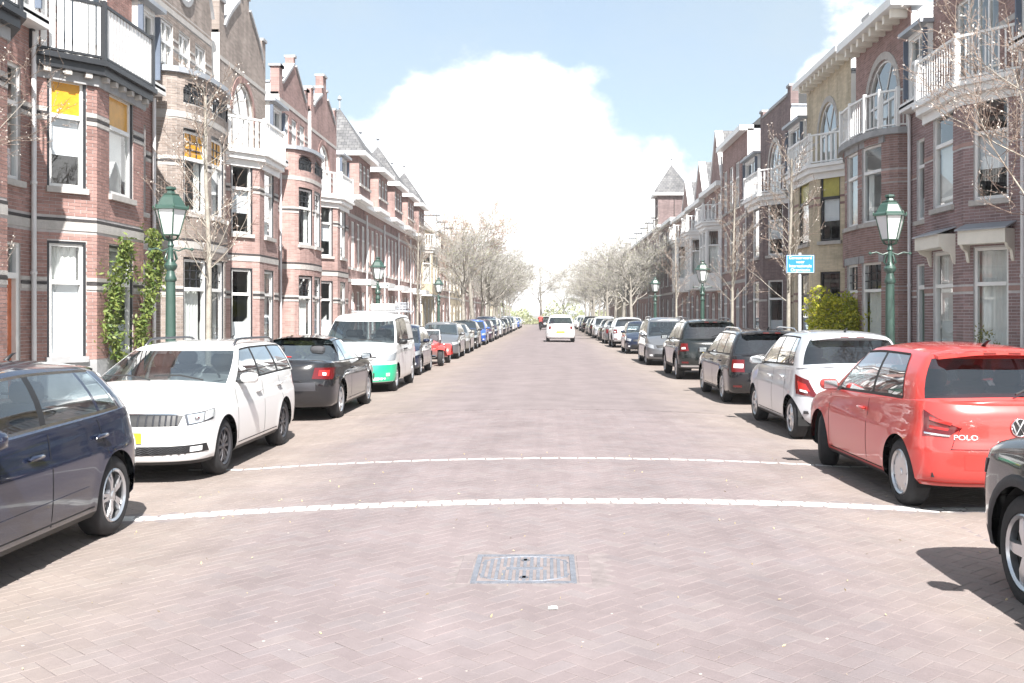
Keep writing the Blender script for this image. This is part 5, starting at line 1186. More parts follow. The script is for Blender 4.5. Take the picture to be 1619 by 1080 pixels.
        b.f = [list(q) for q in hi]; b.f += [list(mir(q)) for q in hi]; b.m = [0] * len(b.f); lowf = [list(q) for q in low] + [list(mir(q)) for q in low]; b.f += lowf; b.m += [1] * len(lowf)
        # upper deck: bonnet, shelf, boot lid
        NC = 10; base = len(b.v); rows = []
        for i in range(G):
            x, y, z = b.v[idx(i, NV)]; r = []
            for k in range(NC + 1):
                t = 1 - 2 * k / NC; t = (abs(t) ** .8) * (1 if t > 0 else -1); yy = y * t; zz = z + s.crown * min(1, abs(y) / (s.hw * .7)) * (1 - abs(t) ** 2.4)
                b.v.append((x, yy, zz)); r.append(len(b.v) - 1)
            rows.append(r)
        for i in range(G - 1):
            for k in range(NC): b.f.append([rows[i][k], rows[i][k + 1], rows[i + 1][k + 1], rows[i + 1][k]]); b.m.append(0)
        # floor
        for i in range(G - 1): b.f.append([idx(i, 0), nv + idx(i, 0), nv + idx(i + 1, 0), idx(i + 1, 0)]); b.m.append(2)
        # weld deck edge to the side
        remap = {}
        for i in range(G): remap[rows[i][0]] = idx(i, NV); remap[rows[i][NC]] = nv + idx(i, NV)
        b.f = [[remap.get(k, k) for k in f] for f in b.f]; keep = [n for n, f in enumerate(b.f) if len(set(f)) > 2]
        b.f = [list(dict.fromkeys(b.f[n])) for n in keep]; b.m = [b.m[n] for n in keep]
        return b
    def green(s):
        """glass house on top: structured columns so that the panes are real openings"""
        c = s.cab; qb = c['rearbase'] if c['rearbase'] < s.L - .4 else min(c['rearbase'], s.hl - sinterp(s._r, s.zt(-s.hl + .2) - .06) - .055); xc, xh, xe, xb = s.X(c['cowl']), s.X(c['head']), s.X(c['roofend']), s.X(qb); wb, wr = (c['wb'] - .015) * s.hw, c['wr'] * s.hw
        fb, rb = c.get('fbow', .22), c.get('rbow', .12); rbb = max(rb, min(s.rd * .85, qb - s.wins[-1][1] - .03)); roof = sorted((s.X(q), z) for q, z in c['roof'])
        cf_b, cf_t = xc - fb, xh - fb * .8; cr_b, cr_t = xb + rbb, xe + rb; ne = c.get('ne', 3.0)
        vb, vt = c.get('vb', .07), c.get('vt', .92); rows = [0, vb, lerp(vb, vt, .25), lerp(vb, vt, .5), lerp(vb, vt, .75), vt, .965, 1]
        cols = []   # (kind, bottom(x,y), top(x,y))
        def arcp(x0, x1, w, a, n=3.2): ca, sa = cos(a), sin(a); return (x0 + (x1 - x0) * ca ** (2 / n), w * sa ** (2 / n))
        aw = radians(c.get('ws', 66)); ar = radians(c.get('rw', 66)); cc = []
        for k in range(7): a = aw * k / 6; cc.append((arcp(cf_b, xc, wb, a), arcp(cf_t, xh, wr, a), 'ws'))
        cc[-1] = (*cc[-1][:2], 'pa')
        for k in range(1, 4): a = lerp(aw, pi / 2, k / 3); cc.append((arcp(cf_b, xc, wb, a), arcp(cf_t, xh, wr, a), 'pa'))
        first = True
        for wi, (b0, b1, t0, t1, blk) in enumerate(s.wins):
            n = 5
            for k in range(n + 1): cc.append(((lerp(s.X(b0), s.X(b1), k / n), wb), (lerp(s.X(t0), s.X(t1), k / n), wr), ('w%d' % wi) if k < n else ('pb' if blk else 'pc')))
        for k in range(0, 4): a = lerp(pi / 2, ar, k / 3); cc.append((arcp(cr_b, xb, wb, a, ne), arcp(cr_t, xe, wr, a), 'pc' if k < 3 else 'rw'))
        for k in range(1, 7): a = ar * (1 - k / 6); cc.append((arcp(cr_b, xb, wb, a, ne), arcp(cr_t, xe, wr, a), 'rw'))
        bul = c.get('bulge', .02); pos = {}
        def P(i, v):
            (bx, by), (tx, ty), _ = cc[i]; x, y = lerp(bx, tx, v), lerp(by, ty, v); e = bul * sin(pi * v); y = y + e * min(1, y / wr)
            zb = s.zt(bx) - .04 + (s.crown * (1 - (by / s.hw) ** 2) if True else 0) * .9; zt = sinterp(roof, tx); 
            ins = 0
            if v > .96: ins = .012 if v < 1 else .035
            return (x, y - ins * min(1, y / wr), lerp(zb, zt, v) - (0 if v < 1 else -.004))
        n = len(cc); b = MB(); idx = {}
        for i in range(n):
            for j, v in enumerate(rows): idx[i, j] = len(b.v); b.v.append(P(i, v))
        nv = len(b.v); b.v += [(x, -y, z) for x, y, z in b.v]; glass = {}; R = len(rows) - 1
        for i in range(n - 1):
            kind = cc[i][2]
            for j in range(R):
                q = (idx[i, j], idx[i + 1, j], idx[i + 1, j + 1], idx[i, j + 1]); gl = 1 <= j < 5 and kind[0] in 'wr' and kind not in ('rp',)
                if kind == 'ws': gl = j < 5
                if kind == 'rw': gl = j < 5 and (j >= 1 or c.get('rlow', 0)) and not c.get('norear')
                if gl and kind.startswith('w') and kind != 'ws' and int(kind[1:]) in s.S.get('panel', ()): gl = False
                if gl: glass.setdefault(kind, []).append(q)
                else: b.f.append(list(q)); b.f.append([nv + k for k in reversed(q)]); mi = 1 if (kind == 'pb' and 1 <= j < 5) else 0; b.m += [mi, mi]
        # roof skin
        NC = 10; rws = []
        for i in range(n):
            x, y, z = b.v[idx[i, R]]; r = []
            for k in range(NC + 1):
                t = 1 - 2 * k / NC; t = (abs(t) ** .75) * (1 if t > 0 else -1)
                if k == 0: r.append(idx[i, R]); continue
                if k == NC: r.append(nv + idx[i, R]); continue
                b.v.append((x, y * t, z + c.get('rcrown', .055) * min(1, y / (wr * .8)) * (1 - abs(t) ** 2.6))); r.append(len(b.v) - 1)
            rws.append(r)
        for i in range(n - 1):
            for k in range(NC):
                f = list(dict.fromkeys([rws[i][k], rws[i][k + 1], rws[i + 1][k + 1], rws[i + 1][k]]))
                if len(f) > 2: b.f.append(f); b.m.append(0)
        panes = []
        for kind, qs in glass.items():
            for sg in ((1, -1) if kind not in ('ws', 'rw') else (0,)):
                g = MB(); ids = {}
                def vid(k, m):
                    if (k, m) not in ids: p = b.v[k]; ids[k, m] = len(g.v); g.v.append((p[0], -p[1] if m else p[1], p[2]))
                    return ids[k, m]
                for q in qs:
                    if sg >= 0: g.f.append([vid(k, 0) for k in q]); g.m.append(0)
                    if sg <= 0: g.f.append([vid(k, 1) for k in reversed(q)]); g.m.append(0)
                panes.append((kind, g))
        s.GP = P; s.GC = cc; s.GR = rows
        return b, panes
    def build(s, name, label, loc, heading, mats, group=None, detail=2):
        s.prep(); s.o = thing(name, label, s.S.get('cat', 'car'), loc, heading, group); pm = mats; o = s.o
        bd = s.body().build('body', [pm, s.S.get('low', M_plast), M_well], o, True, 32)
        gr, panes = s.green(); gr.build('cabin', [pm, M_plast], o, True, 35)
        nm = {'ws': 'windscreen', 'rw': 'rear_window'}
        for kind, g in panes: g.build(nm.get(kind, 'side_window'), s.S.get('glassr', M_cglass) if kind == 'rw' else s.S.get('glass', M_cglass), o, True)
        s.wheels(); s.trim(detail, pm, bd); 
        if detail > 1: s.interior()
        return o
    def wheels(s):
        wm = wheel_meshes('%s%.3f%s' % (s.style, s.R, s.S.get('dk', '')), s.R, s.style, s.S.get('tw', .2)); back, tyre, rim, disc = wm
        for wx in s.wx:
            for sg in (1, -1):
                w = ob('wheel', back, s.o, (wx, sg * (s.hw * s.S.get('track', .965) - .10), s.R), 0 if sg > 0 else pi)
                if wx > 0 and s.S.get('steer'): w.rotation_euler = (0, 0, (0 if sg > 0 else pi) + s.S['steer'])
                ob('tyre', tyre, w); ob('rim', rim, w); ob('brake_disc', disc, w)
                # wheel housing
                b = MB(); n = 10; y1, y0 = s.hw * .93, s.hw * .55; pr = [(s.Ra * 1.01 * cos(q), s.Ra * 1.01 * sin(q)) for q in [(-.25 + (pi + .5) * k / n) for k in range(n + 1)]]
                b.add([(wx + a, sg * y, s.R + c) for a, c in pr for y in (y0, y1)], [(2 * k, 2 * k + 2, 2 * k + 3, 2 * k + 1) for k in range(n)]); b.add([(wx + a, sg * y0, s.R + c) for a, c in pr], [tuple(range(n + 1))])
                b.build('wheel_housing', M_well, s.o)
                if s.S.get('cladding'):
                    b = MB(); vs = []; n = 18
                    for k in range(n + 1):
                        q = -.28 + (pi + .56) * k / n
                        for rr, of in ((s.Ra - .004, .004), (s.Ra + .02, .014), (s.Ra + .06, .012), (s.Ra + .072, -.004)):
                            X, Z = wx + rr * cos(q), max(s.sill + .01, s.R + rr * sin(q)); p = s.px(X, min(Z, s.top(1.5)), of); vs.append((p[0], sg * p[1], p[2]))
                    b.add(vs, [(4 * k + j, 4 * k + 4 + j, 4 * k + 5 + j, 4 * k + 1 + j) for k in range(n) for j in range(3)]); b.build('arch_cladding', M_clad, s.o, True)
    def seam(s, pts, name='door_seam', w=.005, sides=(1, -1), m=None):
        for sg in sides:
            b = MB(); P = []
            for i, (x, z) in enumerate(pts):
                p = Vector(s.px(x, z, .0015)); x2, z2 = pts[min(i + 1, len(pts) - 1)]; x1, z1 = pts[max(i - 1, 0)]; d = Vector((z2 - z1, 0, -(x2 - x1))).normalized(); P.append(((p.x, p.y * sg, p.z), d))
            s.ribbon(b, P, w); b.build(name, m or M_well, s.o)
    def rib_green(s, i0, i1, v0, v1, w=.012, name='window_trim', m=None, sides=(1, -1)):
        pass
    def trim(s, detail, pm, bd):
        S = s.S
        # doors
        if detail > 0:
            for d in S.get('doors', ()):
                xs = [s.X(q) for q in d]; zs = [s.sill + .07 + k * (s.zt(s.X(d[0])) - .05 - s.sill - .07) / 8 for k in range(9)]
                s.seam([(lerp(s.X(d[0]), s.X(d[1]), k / 8) if len(d) > 1 else s.X(d[0]), z) for k, z in enumerate(zs)])
            if S.get('sillline'): a, c, z = S['sillline']; s.seam([(lerp(s.X(a), s.X(c), k / 10), z) for k in range(11)], 'sill_seam')
            # window surround: dark strips on both edges of the side glass
            rows = s.GR
            side = [i for i, c in enumerate(s.GC) if c[2][0] in 'wp' and c[2] not in ('ws', 'pa')]
            i0, i1 = min(i for i, c in enumerate(s.GC) if c[2].startswith('w0')), max(i for i, c in enumerate(s.GC) if c[2].startswith('w') and c[2] != 'ws') + 1
            for sg in (1, -1):
                b = MB()
                for v, wv in ((s.GR[1], .016), (s.GR[5], .012)):
                    P = []
                    for i in range(i0, i1 + 1): p = s.GP(i, v); P.append(((p[0], (p[1] + .004) * sg, p[2]), (0, .2 * sg * (-1 if True else 1), 1)))
                    s.ribbon(b, P, wv)
                for i in (i0, i1):
                    P = []
                    for k in range(6): v = lerp(s.GR[1], s.GR[5], k / 5); p = s.GP(i, v); P.append(((p[0], (p[1] + .004) * sg, p[2]), (1, 0, 0)))
                    s.ribbon(b, P, .011)
                b.build('window_trim', S.get('wtrim', M_plast), s.o)
        # mirrors
        mx, mz = s.X(S['mirror'][0]), S['mirror'][1]
        for sg in (1, -1):
            y = s.hw * .93; b = MB(); mm = S.get('mirrormat', pm); pr = []
            rings = [(-.085, .2), (-.075, .75), (-.04, 1), (.02, .92), (.06, .6), (.075, .15)]; vs = []; n = 12
            for dx, k in rings:
                for t in range(n): q = 2 * pi * t / n; cq, sq = cos(q), sin(q); vs.append((mx + dx, sg * (y + .12 + .105 * k * (abs(cq) ** .7) * (1 if cq > 0 else -1)), mz + .065 * k * (abs(sq) ** .7) * (1 if sq > 0 else -1)))
            b.add(vs, [(a * n + t, a * n + (t + 1) % n, a * n + n + (t + 1) % n, a * n + n + t) for a in range(len(rings) - 1) for t in range(n)] + [tuple(range(n - 1, -1, -1)), tuple(range(5 * n, 6 * n))])
            mo = b.build('mirror', mm, s.o, True, 50); b = MB(); b.obox((mx - .0, sg * (y + .01), mz - .045), (.03, 0, 0), (0, .06, 0), (0, 0, .018)); b.build('mirror_arm', M_plast, mo)
            b = MB(); b.obox((mx - .087, sg * (y + .12), mz), (.002, 0, 0), (0, .075, 0), (0, 0, .045)); b.build('mirror_glass', M_chrome, mo)
        # door handles
        for q, z in S.get('handles', ()):
            for sg in (1, -1):
                b = MB(); p = s.px(s.X(q), z, .02); b.bbox((p[0], sg * p[1], p[2]), (.095, .018, .017), .012); b.build('door_handle', pm if not S.get('blackhandle') else M_plast, s.o, True, 50)
        # lamps
        for (nm_, m, pts, off) in S.get('patches', ()):
            two = not nm_.startswith('*'); s.parts_patch(nm_.strip('*'), m if m != 'P' else pm, pts, off, 9, 3, sides=(1, -1) if two else (1,))
        for (nm_, m, pts, off) in S.get('center', ()):   # patches spanning the centre line: built as one mirrored mesh
            b = MB(); s.patch(b, pts, off, 10, 3); b.build(nm_, m if m != 'P' else pm, s.o, True, 40)
        # plates
        for end, z, tilt, txt, m in S.get('plates', ()):
            x = sinterp(s._f, z) if end > 0 else sinterp(s._r, z); x += end * .012; b = MB(); b.bbox((x, 0, z), (.006, .26, .055), .004); p = b.build('number_plate', m, s.o)
            if txt: text('plate_text', txt, .092, M_ink, p, basis((x + end * .0075, 0, z - .002), (0, 1 if end > 0 else -1, 0), (0, 0, 1), (end, 0, 0)), .0008)
        for f in S.get('extra', ()): f(s, pm)
    def interior(s):
        c = s.cab; xc, xb = s.X(c['cowl']), s.X(c['rearbase']); zb = s.zt(0) ; b = MB()
        b.bbox((xc - .38, 0, zb - .06), (.22, s.hw * .8, .07), .05); b.build('dashboard', M_plast, s.o, True, 50)
        rowsx = S_rows = s.S.get('seats', (s.X(c['head']) - .28, s.X(c['head']) - 1.08))
        for r, x in enumerate(rowsx):
            for y in ((-.36, .36)):
                b = MB(); b.bbox((x, y, zb - .22), (.09, .235, .34), .07); b.bbox((x + .22, y, zb - .48), (.26, .24, .1), .06); st = b.build('seat', M_seat, s.o, True, 50)
                b = MB(); b.bbox((x - .03, y, zb + .2), (.05, .13, .085), .04); b.build('headrest', M_seat, st, True, 50)
        b = MB(); n = 16; x0 = xc - .62; b.tube([(x0 - .06 * sin(2 * pi * k / n), .36 + .18 * cos(2 * pi * k / n), zb - .02 + .17 * sin(2 * pi * k / n)) for k in range(n + 1)], .014, 6); b.tube([(x0, .2, zb - .02), (x0, .52, zb - .02)], .02, 5); b.tube([(x0, .36, zb - .02), (x0 + .25, .36, zb - .12)], .03, 6); b.build('steering_wheel', M_plast, s.o, True, 50)
        b = MB(); b.box(xb + .05, xc - .1, -s.hw * .85, s.hw * .85, zb - .62, zb - .58); b.build('cabin_floor', M_plast, s.o)
# ---- car specifications
def spec(**k):
    d = dict(L=4.2, W=1.78, wb=2.6, fo=.86, R=.315, sill=.21, bump=.21, bumpr=.25, lowz=.26, rr=.045, zref=.6, fd=.62, rd=.55, nf=2.7, nr=3.2, flare=.008, crease=None, crown=.05, nv=15, nc=14, ns=58, style='five_twin', panel=(),
        side=((.2, .955), (.32, .985), (.55, 1.0), (.72, .995), (.9, .955), (1.1, .93)), front=((.2, .06), (.35, .0), (.55, .0), (.68, .06), (.8, .14)), rear=((.25, 4.1), (.5, 4.2), (.7, 4.17), (.95, 4.1)))
    d.update(k); d['Ra'] = d.get('Ra', d['R'] + .045); return d
def wiper(s, pm):
    c = s.cab; b = MB(); x0, x1 = s.X(c['cowl']), s.X(c['head']); z0 = s.zt(x0 - .1) + .055
    for y0, y1 in ((.55, -.02), (-.05, -.58)):
        b.tube([(x0 - .02, y0, z0), (x0 - .07, (y0 + y1) / 2, z0 + .05), (x0 - .05, y1, z0 + .045)], .009, 4)
    b.build('wiper', M_plast, s.o)
def rear_wiper(s, pm):
    c = s.cab; x0, x1 = s.X(c['rearbase']), s.X(c['roofend']); zb = s.zt(x0) + .05; zt = interp(sorted((s.X(q), z) for q, z in c['roof']), x1); b = MB()
    f = lambda y, t: (lerp(x0, x1, t) - .018, y, lerp(zb, zt, t)); b.tube([f(.0, .04), f(-.1, .14), f(-.38, .16)], .011, 4); b.build('rear_wiper', M_plast, s.o)
def spoiler(s, pm):
    c = s.cab; x1 = s.X(c['roofend']); zt = interp(sorted((s.X(q), z) for q, z in c['roof']), x1); w = c['wr'] * s.hw; b = MB(); vs = []
    for y, k in ((-w * .92, .4), (-w * .8, .9), (-w * .4, 1), (0, 1.05), (w * .4, 1), (w * .8, .9), (w * .92, .4)):
        zc = zt + c.get('rcrown', .055) * (1 - abs(y / w) ** 2.6); vs += [(x1 + .22, y, zc + .006), (x1 - .13 * k, y, zc - .012), (x1 - .13 * k, y, zc - .045), (x1 + .1, y, zc - .05)]
    b.add(vs, [(4 * i + j, 4 * i + 4 + j, 4 * i + 4 + (j + 1) % 4, 4 * i + (j + 1) % 4) for i in range(6) for j in range(4)] + [(0, 1, 2, 3), (27, 26, 25, 24)]); sp = b.build('spoiler', pm, s.o, True, 40)
    b = MB(); b.box(x1 - .135, x1 - .125, -.17, .17, zt + .012, zt + .028); b.build('brake_light', M_redl, sp)
def antenna(s, pm):
    c = s.cab; x = s.X(c['roofend']) + .25; z = interp(sorted((s.X(q), z) for q, z in c['roof']), x) + c.get('rcrown', .055); b = MB(); b.tube([(x, 0, z), (x - .1, 0, z + .05), (x - .16, 0, z + .06)], [.02, .012, .004], 5); b.build('antenna', M_plast, s.o, True)
def rails(m):
    def f(s, pm):
        c = s.cab; x0, x1 = s.X(c['head']) - .15, s.X(c['roofend']) + .12; rf = sorted((s.X(q), z) for q, z in c['roof']); y = c['wr'] * s.hw - .07
        for sg in (1, -1):
            b = MB(); P = [(lerp(x0, x1, k / 10), sg * y, sinterp(rf, lerp(x0, x1, k / 10)) + .03 + .045 * min(1, k, 10 - k)) for k in range(11)]; P[0] = (P[0][0], P[0][1], P[0][2] - .03); b.tube(P, .017, 6); b.build('roof_rail', m, s.o, True)
    return f
def badge(end, z, r=.05, y=0):
    def f(s, pm):
        x = (sinterp(s._f, z) if end > 0 else sinterp(s._r, z)) + end * .008; b = MB(); n = 20
        for r0, r1, dx, mi in ((0, r, .0, 0),):
            b.add([(x, y, z)] + [(x, y + r * cos(2 * pi * k / n), z + r * sin(2 * pi * k / n)) for k in range(n)], [(0, k + 1, (k + 1) % n + 1) for k in range(n)])
        o = b.build('badge', M_plast if end < 0 else M_chrome, s.o); b = MB()
        b.tube([(x + end * .003, y + r * cos(2 * pi * k / n), z + r * sin(2 * pi * k / n)) for k in range(n + 1)], .006, 5); b.build('badge_ring', M_chrome, o, True); return o, x
    return f
def vw_badge(end, z, r):
    def f(s, pm):
        o, x = badge(end, z, r)(s, pm); b = MB(); X = x + end * .004
        for pts in ([(-.45, .82), (0, -.02), (.45, .82)], [(-.86, .35), (-.42, -.78), (0, .02), (.42, -.78), (.86, .35)]):
            b.tube([(X, y_ * r, z + z_ * r) for y_, z_ in pts], r * .10, 4)
        b.build('badge_letters', M_whitel, o)
    return f
def lettering(txt, size, z, y, end, m=None):
    def f(s, pm):
        g = 3 - .0; x = sinterp(s._r, z)
        # follow the rounded tail
        lo, hi = 2., 3.
        for _ in range(24):
            mid = (lo + hi) / 2
            if abs(s.raw(mid, z)[1]) > abs(y): lo = mid
            else: hi = mid
        p = s.pt(lo, z, .006); p2 = s.pt(lo - .05, z, .006); t = Vector((p[0] - p2[0], (p[1] - p2[1]), 0)).normalized(); sg = 1 if y > 0 else -1
        t = Vector((t.x, t.y * sg, 0)) * (1 if sg > 0 else -1)
        if t.y > 0: t = -t
        n = t.cross(Vector((0, 0, 1)));
        if n.x > 0: n = -n
        text('lettering', txt, size, m or M_whitel, s.o, basis((p[0], sg * p[1], z), t, (0, 0, 1), n), .002, xs=1.25)
    return f
def lens(g, z, r, off=.01):
    def f(s, pm):
        for sg in (1, -1):
            p = Vector(s.pt(g, z, off)); q = Vector(s.pt(g + .03, z, off)); t = (q - p).normalized(); n = t.cross(Vector((0, 0, 1))); n = n if n.x * (1 if g < 1.5 else -1) > 0 else -n; u = n.cross(t); b = MB(); k = 14
            b.add([tuple(p + n * .006)] + [tuple(p + (t * cos(2 * pi * i / k) + u * sin(2 * pi * i / k)) * r) for i in range(k)], [(0, i + 1, (i + 1) % k + 1) for i in range(k)]); b.v = [(x, y * sg, zz) for x, y, zz in b.v]; b.build('lamp_lens', M_chrome if g < 1.5 else M_whitel, s.o, True)
    return f
def grille_bars(z0, z1, gy, n, m, off=.012, tilt=0):
    """vertical bars across the nose"""
    def f(s, pm):
        for i in range(n):
            t = -1 + 2 * (i + .5) / n; g = abs(t) * gy; b = MB(); P = [s.pt(g, lerp(z0, z1, k / 3), off) for k in range(4)]; sg = 1 if t > 0 else -1
            b.tube([(p[0], p[1] * sg, p[2]) for p in P], .009, 4); b.build('grille_bar', m, s.o)
    return f
def mesh_grille(z0, z1, g0, g1, m, off=.008):
    def f(s, pm):
        for sg in (1, -1):
            b = MB()
            for r in range(4):
                z = lerp(z0, z1, (r + .5) / 4); P = []
                for k in range(13): g = lerp(g0, g1, k / 12); p = s.pt(g, z + (.012 if k % 2 else -.012), off); P.append((p[0], p[1] * sg, p[2]))
                b.tube(P, .005, 4)
            b.build('grille_mesh', m, s.o)
    return f
def bonnet_seam(q0, q1):
    def f(s, pm):
        for sg in (1, -1):
            b = MB(); P = []
            for k in range(9): x = s.X(lerp(q0, q1, k / 8)); g = s.g_of_x(x, s.zref); p = s.pt(g, s.top(g)); P.append(((p[0], (p[1] - .06) * sg, p[2] + .02), (0, 1, 0)))
            s.ribbon(b, P, .003); b.build('bonnet_seam', M_well, s.o)
    return f
G_ = dict
GOLF = spec(L=4.26, W=1.80, wb=2.63, fo=.87, R=.318, style='five_twin', crease=(.80, -.0, .012), shoulder=((0, .70), (.25, .76), (1.2, .94), (2.2, .975), (3.3, 1.0), (3.9, 1.02), (4.26, .98)),
    rear=((.25, 4.17), (.45, 4.25), (.62, 4.26), (.8, 4.22), (1.0, 4.14)), rd=.6, nr=3.0,
    cab=G_(cowl=1.02, head=2.0, roofend=3.72, rearbase=4.16, wb=.93, wr=.68, roof=((1.9, 1.335), (2.6, 1.37), (3.3, 1.355), (3.8, 1.32)), rw=58, bulge=.03),
    wins=((1.42, 2.42, 2.12, 2.50, True), (2.50, 3.32, 2.58, 3.24, False), (3.37, 3.68, 3.28, 3.48, False)), doors=((1.32, 1.28), (2.44, 2.44), (3.50, 3.22)), sillline=(1.35, 3.1, .30), mirror=(1.52, 1.0), handles=((2.22, .80), (3.22, .83)),
    patches=(('tail_lamp', M_redl, ((2.55, .72), (2.88, .74), (2.88, .86), (2.45, .88)), .008), ('headlight', M_hl, ((.55, .60), (.95, .64), (.98, .74), (.5, .70)), .006), ('side_moulding', 'P', ((1.12, .44), (1.78, .47), (1.78, .475), (1.12, .445)), .006)), plates=((1, .38, 0, '', M_plate),), wtrim=M_chrome, extra=(wiper, rear_wiper, spoiler, antenna))
FABIA = spec(L=4.26, W=1.74, wb=2.47, fo=.86, R=.31, style='ten', dk='dk', fd=.56, nf=3.0, crease=(.83, 0, .012), shoulder=((0, .735), (.2, .80), (1.05, .98), (2.2, 1.0), (3.4, 1.02), (4.0, 1.03), (4.26, 1.0)), front=((.2, .06), (.35, .0), (.55, .01), (.68, .05), (.78, .1), (.9, .2)), rear=((.25, 4.17), (.5, 4.25), (.8, 4.22), (1.0, 4.17)),
    cab=G_(cowl=.98, head=1.92, roofend=3.98, rearbase=4.2, wb=.93, wr=.70, roof=((1.8, 1.36), (2.5, 1.395), (3.4, 1.39), (4.05, 1.355)), rw=58, ws=70),
    wins=((1.36, 2.32, 2.08, 2.40, True), (2.40, 3.18, 2.47, 3.14, True), (3.26, 3.9, 3.22, 3.78, False)), doors=((1.28, 1.25), (2.34, 2.34), (3.34, 3.1)), sillline=(1.3, 3.1, .30), mirror=(1.45, 1.03), handles=((2.12, .84), (3.08, .86)),
    patches=(('headlight', M_alloyd, ((.50, .615), (.93, .665), (.97, .775), (.45, .735)), .004), ('headlight_glass', M_clear, ((.50, .615), (.93, .665), (.97, .775), (.45, .735)), .016), ('headlight_reflector', M_hl, ((.52, .63), (.72, .65), (.74, .745), (.49, .725)), .009), ('headlight_reflector', M_whitel, ((.75, .66), (.92, .685), (.94, .765), (.77, .75)), .009),
             ('fog_surround', M_plast, ((.30, .325), (.86, .335), (.80, .42), (.30, .41)), .005), ('fog_lamp', M_whitel, ((.55, .345), (.72, .35), (.72, .40), (.55, .395)), .012)),
    center=(('grille', M_plast, ((.0, .615), (.40, .615), (.45, .725), (.0, .735)), .005), ('air_intake', M_plast, ((.0, .315), (.3, .32), (.3, .41), (.0, .41)), .004), ('grille_frame', M_chrome, ((.0, .735), (.46, .725), (.46, .738), (.0, .748)), .014)),
    plates=((1, .50, 0, 'TR-KG', M_plate),), extra=(wiper, rails(M_alloyd), antenna, grille_bars(.625, .725, .4, 16, M_alloyd), mesh_grille(.325, .40, .03, .5, M_clad), badge(1, .775, .035), bonnet_seam(.3, 1.0), lens(.62, .685, .03, .013)))
ASTRA = spec(L=4.47, W=1.77, wb=2.61, fo=.92, R=.318, style='five', sill=.2, shoulder=((0, .66), (.25, .74), (1.15, .93), (2.2, .95), (3.3, .965), (4.1, .985), (4.35, .985), (4.47, .94)), rear=((.25, 4.36), (.45, 4.45), (.6, 4.47), (.8, 4.43), (.98, 4.37)), rd=.6, nr=2.9, crown=.045, crease=(.80, -.02, .01),
    cab=G_(cowl=1.08, head=2.04, roofend=2.72, rearbase=3.66, wb=.90, wr=.60, roof=((2.0, 1.325), (2.4, 1.35), (2.8, 1.32)), rw=66, rbow=.2, vt=.94, rcrown=.045),
    wins=((1.5, 2.75, 2.16, 2.66, True), (2.8, 3.36, 2.72, 2.84, False)), doors=((1.36, 1.34), (2.76, 2.74)), sillline=(1.4, 3.0, .3), mirror=(1.6, .99), handles=((2.55, .82),), glass=M_cglass,
    patches=(('tail_lamp', M_redl, ((2.22, .70), (2.66, .72), (2.60, .90), (2.02, .89)), .007), ('tail_lamp_inner', M_redl2, ((2.33, .755), (2.55, .765), (2.52, .86), (2.26, .855)), .012), ('reverse_lamp', M_whitel, ((2.40, .77), (2.47, .775), (2.46, .82), (2.38, .815)), .017), ('headlight', M_hl, ((.5, .58), (.9, .62), (.94, .72), (.45, .68)), .006)),
    center=(('plate_recess', M_alloyd, ((2.6, .52), (3.0, .52), (3.0, .66), (2.6, .66)), .003), ('bumper_seam', M_well, ((2.12, .685), (3.0, .690), (3.0, .695), (2.12, .690)), .002), ('boot_seam', M_well, ((2.62, .70), (2.63, .70), (2.6, .98), (2.59, .98)), .002)),
    plates=((-1, .585, 0, '', M_platew),), extra=(lambda s, pm: (lambda b: (b.bbox((s.X(4.28), 0, 1.075), (.02, .19, .012), .008), b.build('brake_light', M_redl2, s.o)))(MB()),))
KANGOO = spec(L=4.21, W=1.83, wb=2.70, fo=.86, R=.315, style='small', sill=.24, bump=.2, fd=.72, nf=2.25, rd=.3, nr=5, shoulder=((0, .78), (.25, .88), (.95, 1.10), (2.0, 1.12), (4.0, 1.14), (4.21, 1.13)), zref=.7, front=((.2, .08), (.35, .0), (.55, .01), (.75, .06), (.9, .16), (1.0, .25)), rear=((.25, 4.15), (.5, 4.2), (1.1, 4.18)), side=((.2, .955), (.35, .985), (.6, 1.0), (.85, .995), (1.15, .965)),
    cab=G_(cowl=.80, head=1.52, roofend=4.05, rearbase=4.17, wb=.945, wr=.765, roof=((1.4, 1.67), (1.95, 1.76), (3.0, 1.79), (4.1, 1.75)), rw=62, ws=70, rcrown=.05, vt=.88, fbow=.26, rbow=.06),
    wins=((1.16, 2.02, 1.62, 2.05, True), (2.10, 3.05, 2.12, 3.03, False), (3.15, 3.95, 3.15, 3.9, False)), panel=(2,), doors=((1.05, 1.02), (2.07, 2.07), (3.1, 3.1)), mirror=(1.25, 1.14), mirrormat=M_plast, handles=((1.92, .95), (2.2, .95)), blackhandle=True,
    patches=(('headlight', M_hl, ((.52, .70), (.86, .74), (.98, .93), (.62, .86)), .006), ('headlight_glass', M_clear, ((.52, .70), (.86, .74), (.98, .93), (.62, .86)), .014), ('bumper_green', mat('paint_green', (.02, .42, .22), .3, 0, .8), ((.28, .26), (.98, .26), (.98, .64), (.28, .64)), .008), ('fog_lamp', M_whitel, ((.58, .38), (.67, .38), (.67, .45), (.58, .45)), .016)),
    center=(('bumper_green', mat('paint_green', (.02, .42, .22), .3, 0, .8), ((0, .26), (.28, .26), (.28, .64), (0, .64)), .008), ('air_intake', M_plast, ((0, .33), (.34, .33), (.34, .46), (0, .46)), .012), ('grille', M_plast, ((0, .735), (.3, .735), (.32, .775), (0, .78)), .006), ('grille', M_plast, ((0, .80), (.36, .80), (.38, .83), (0, .835)), .006)), plates=((1, .55, 0, '', M_plate),), extra=(wiper, badge(1, .85, .05)))
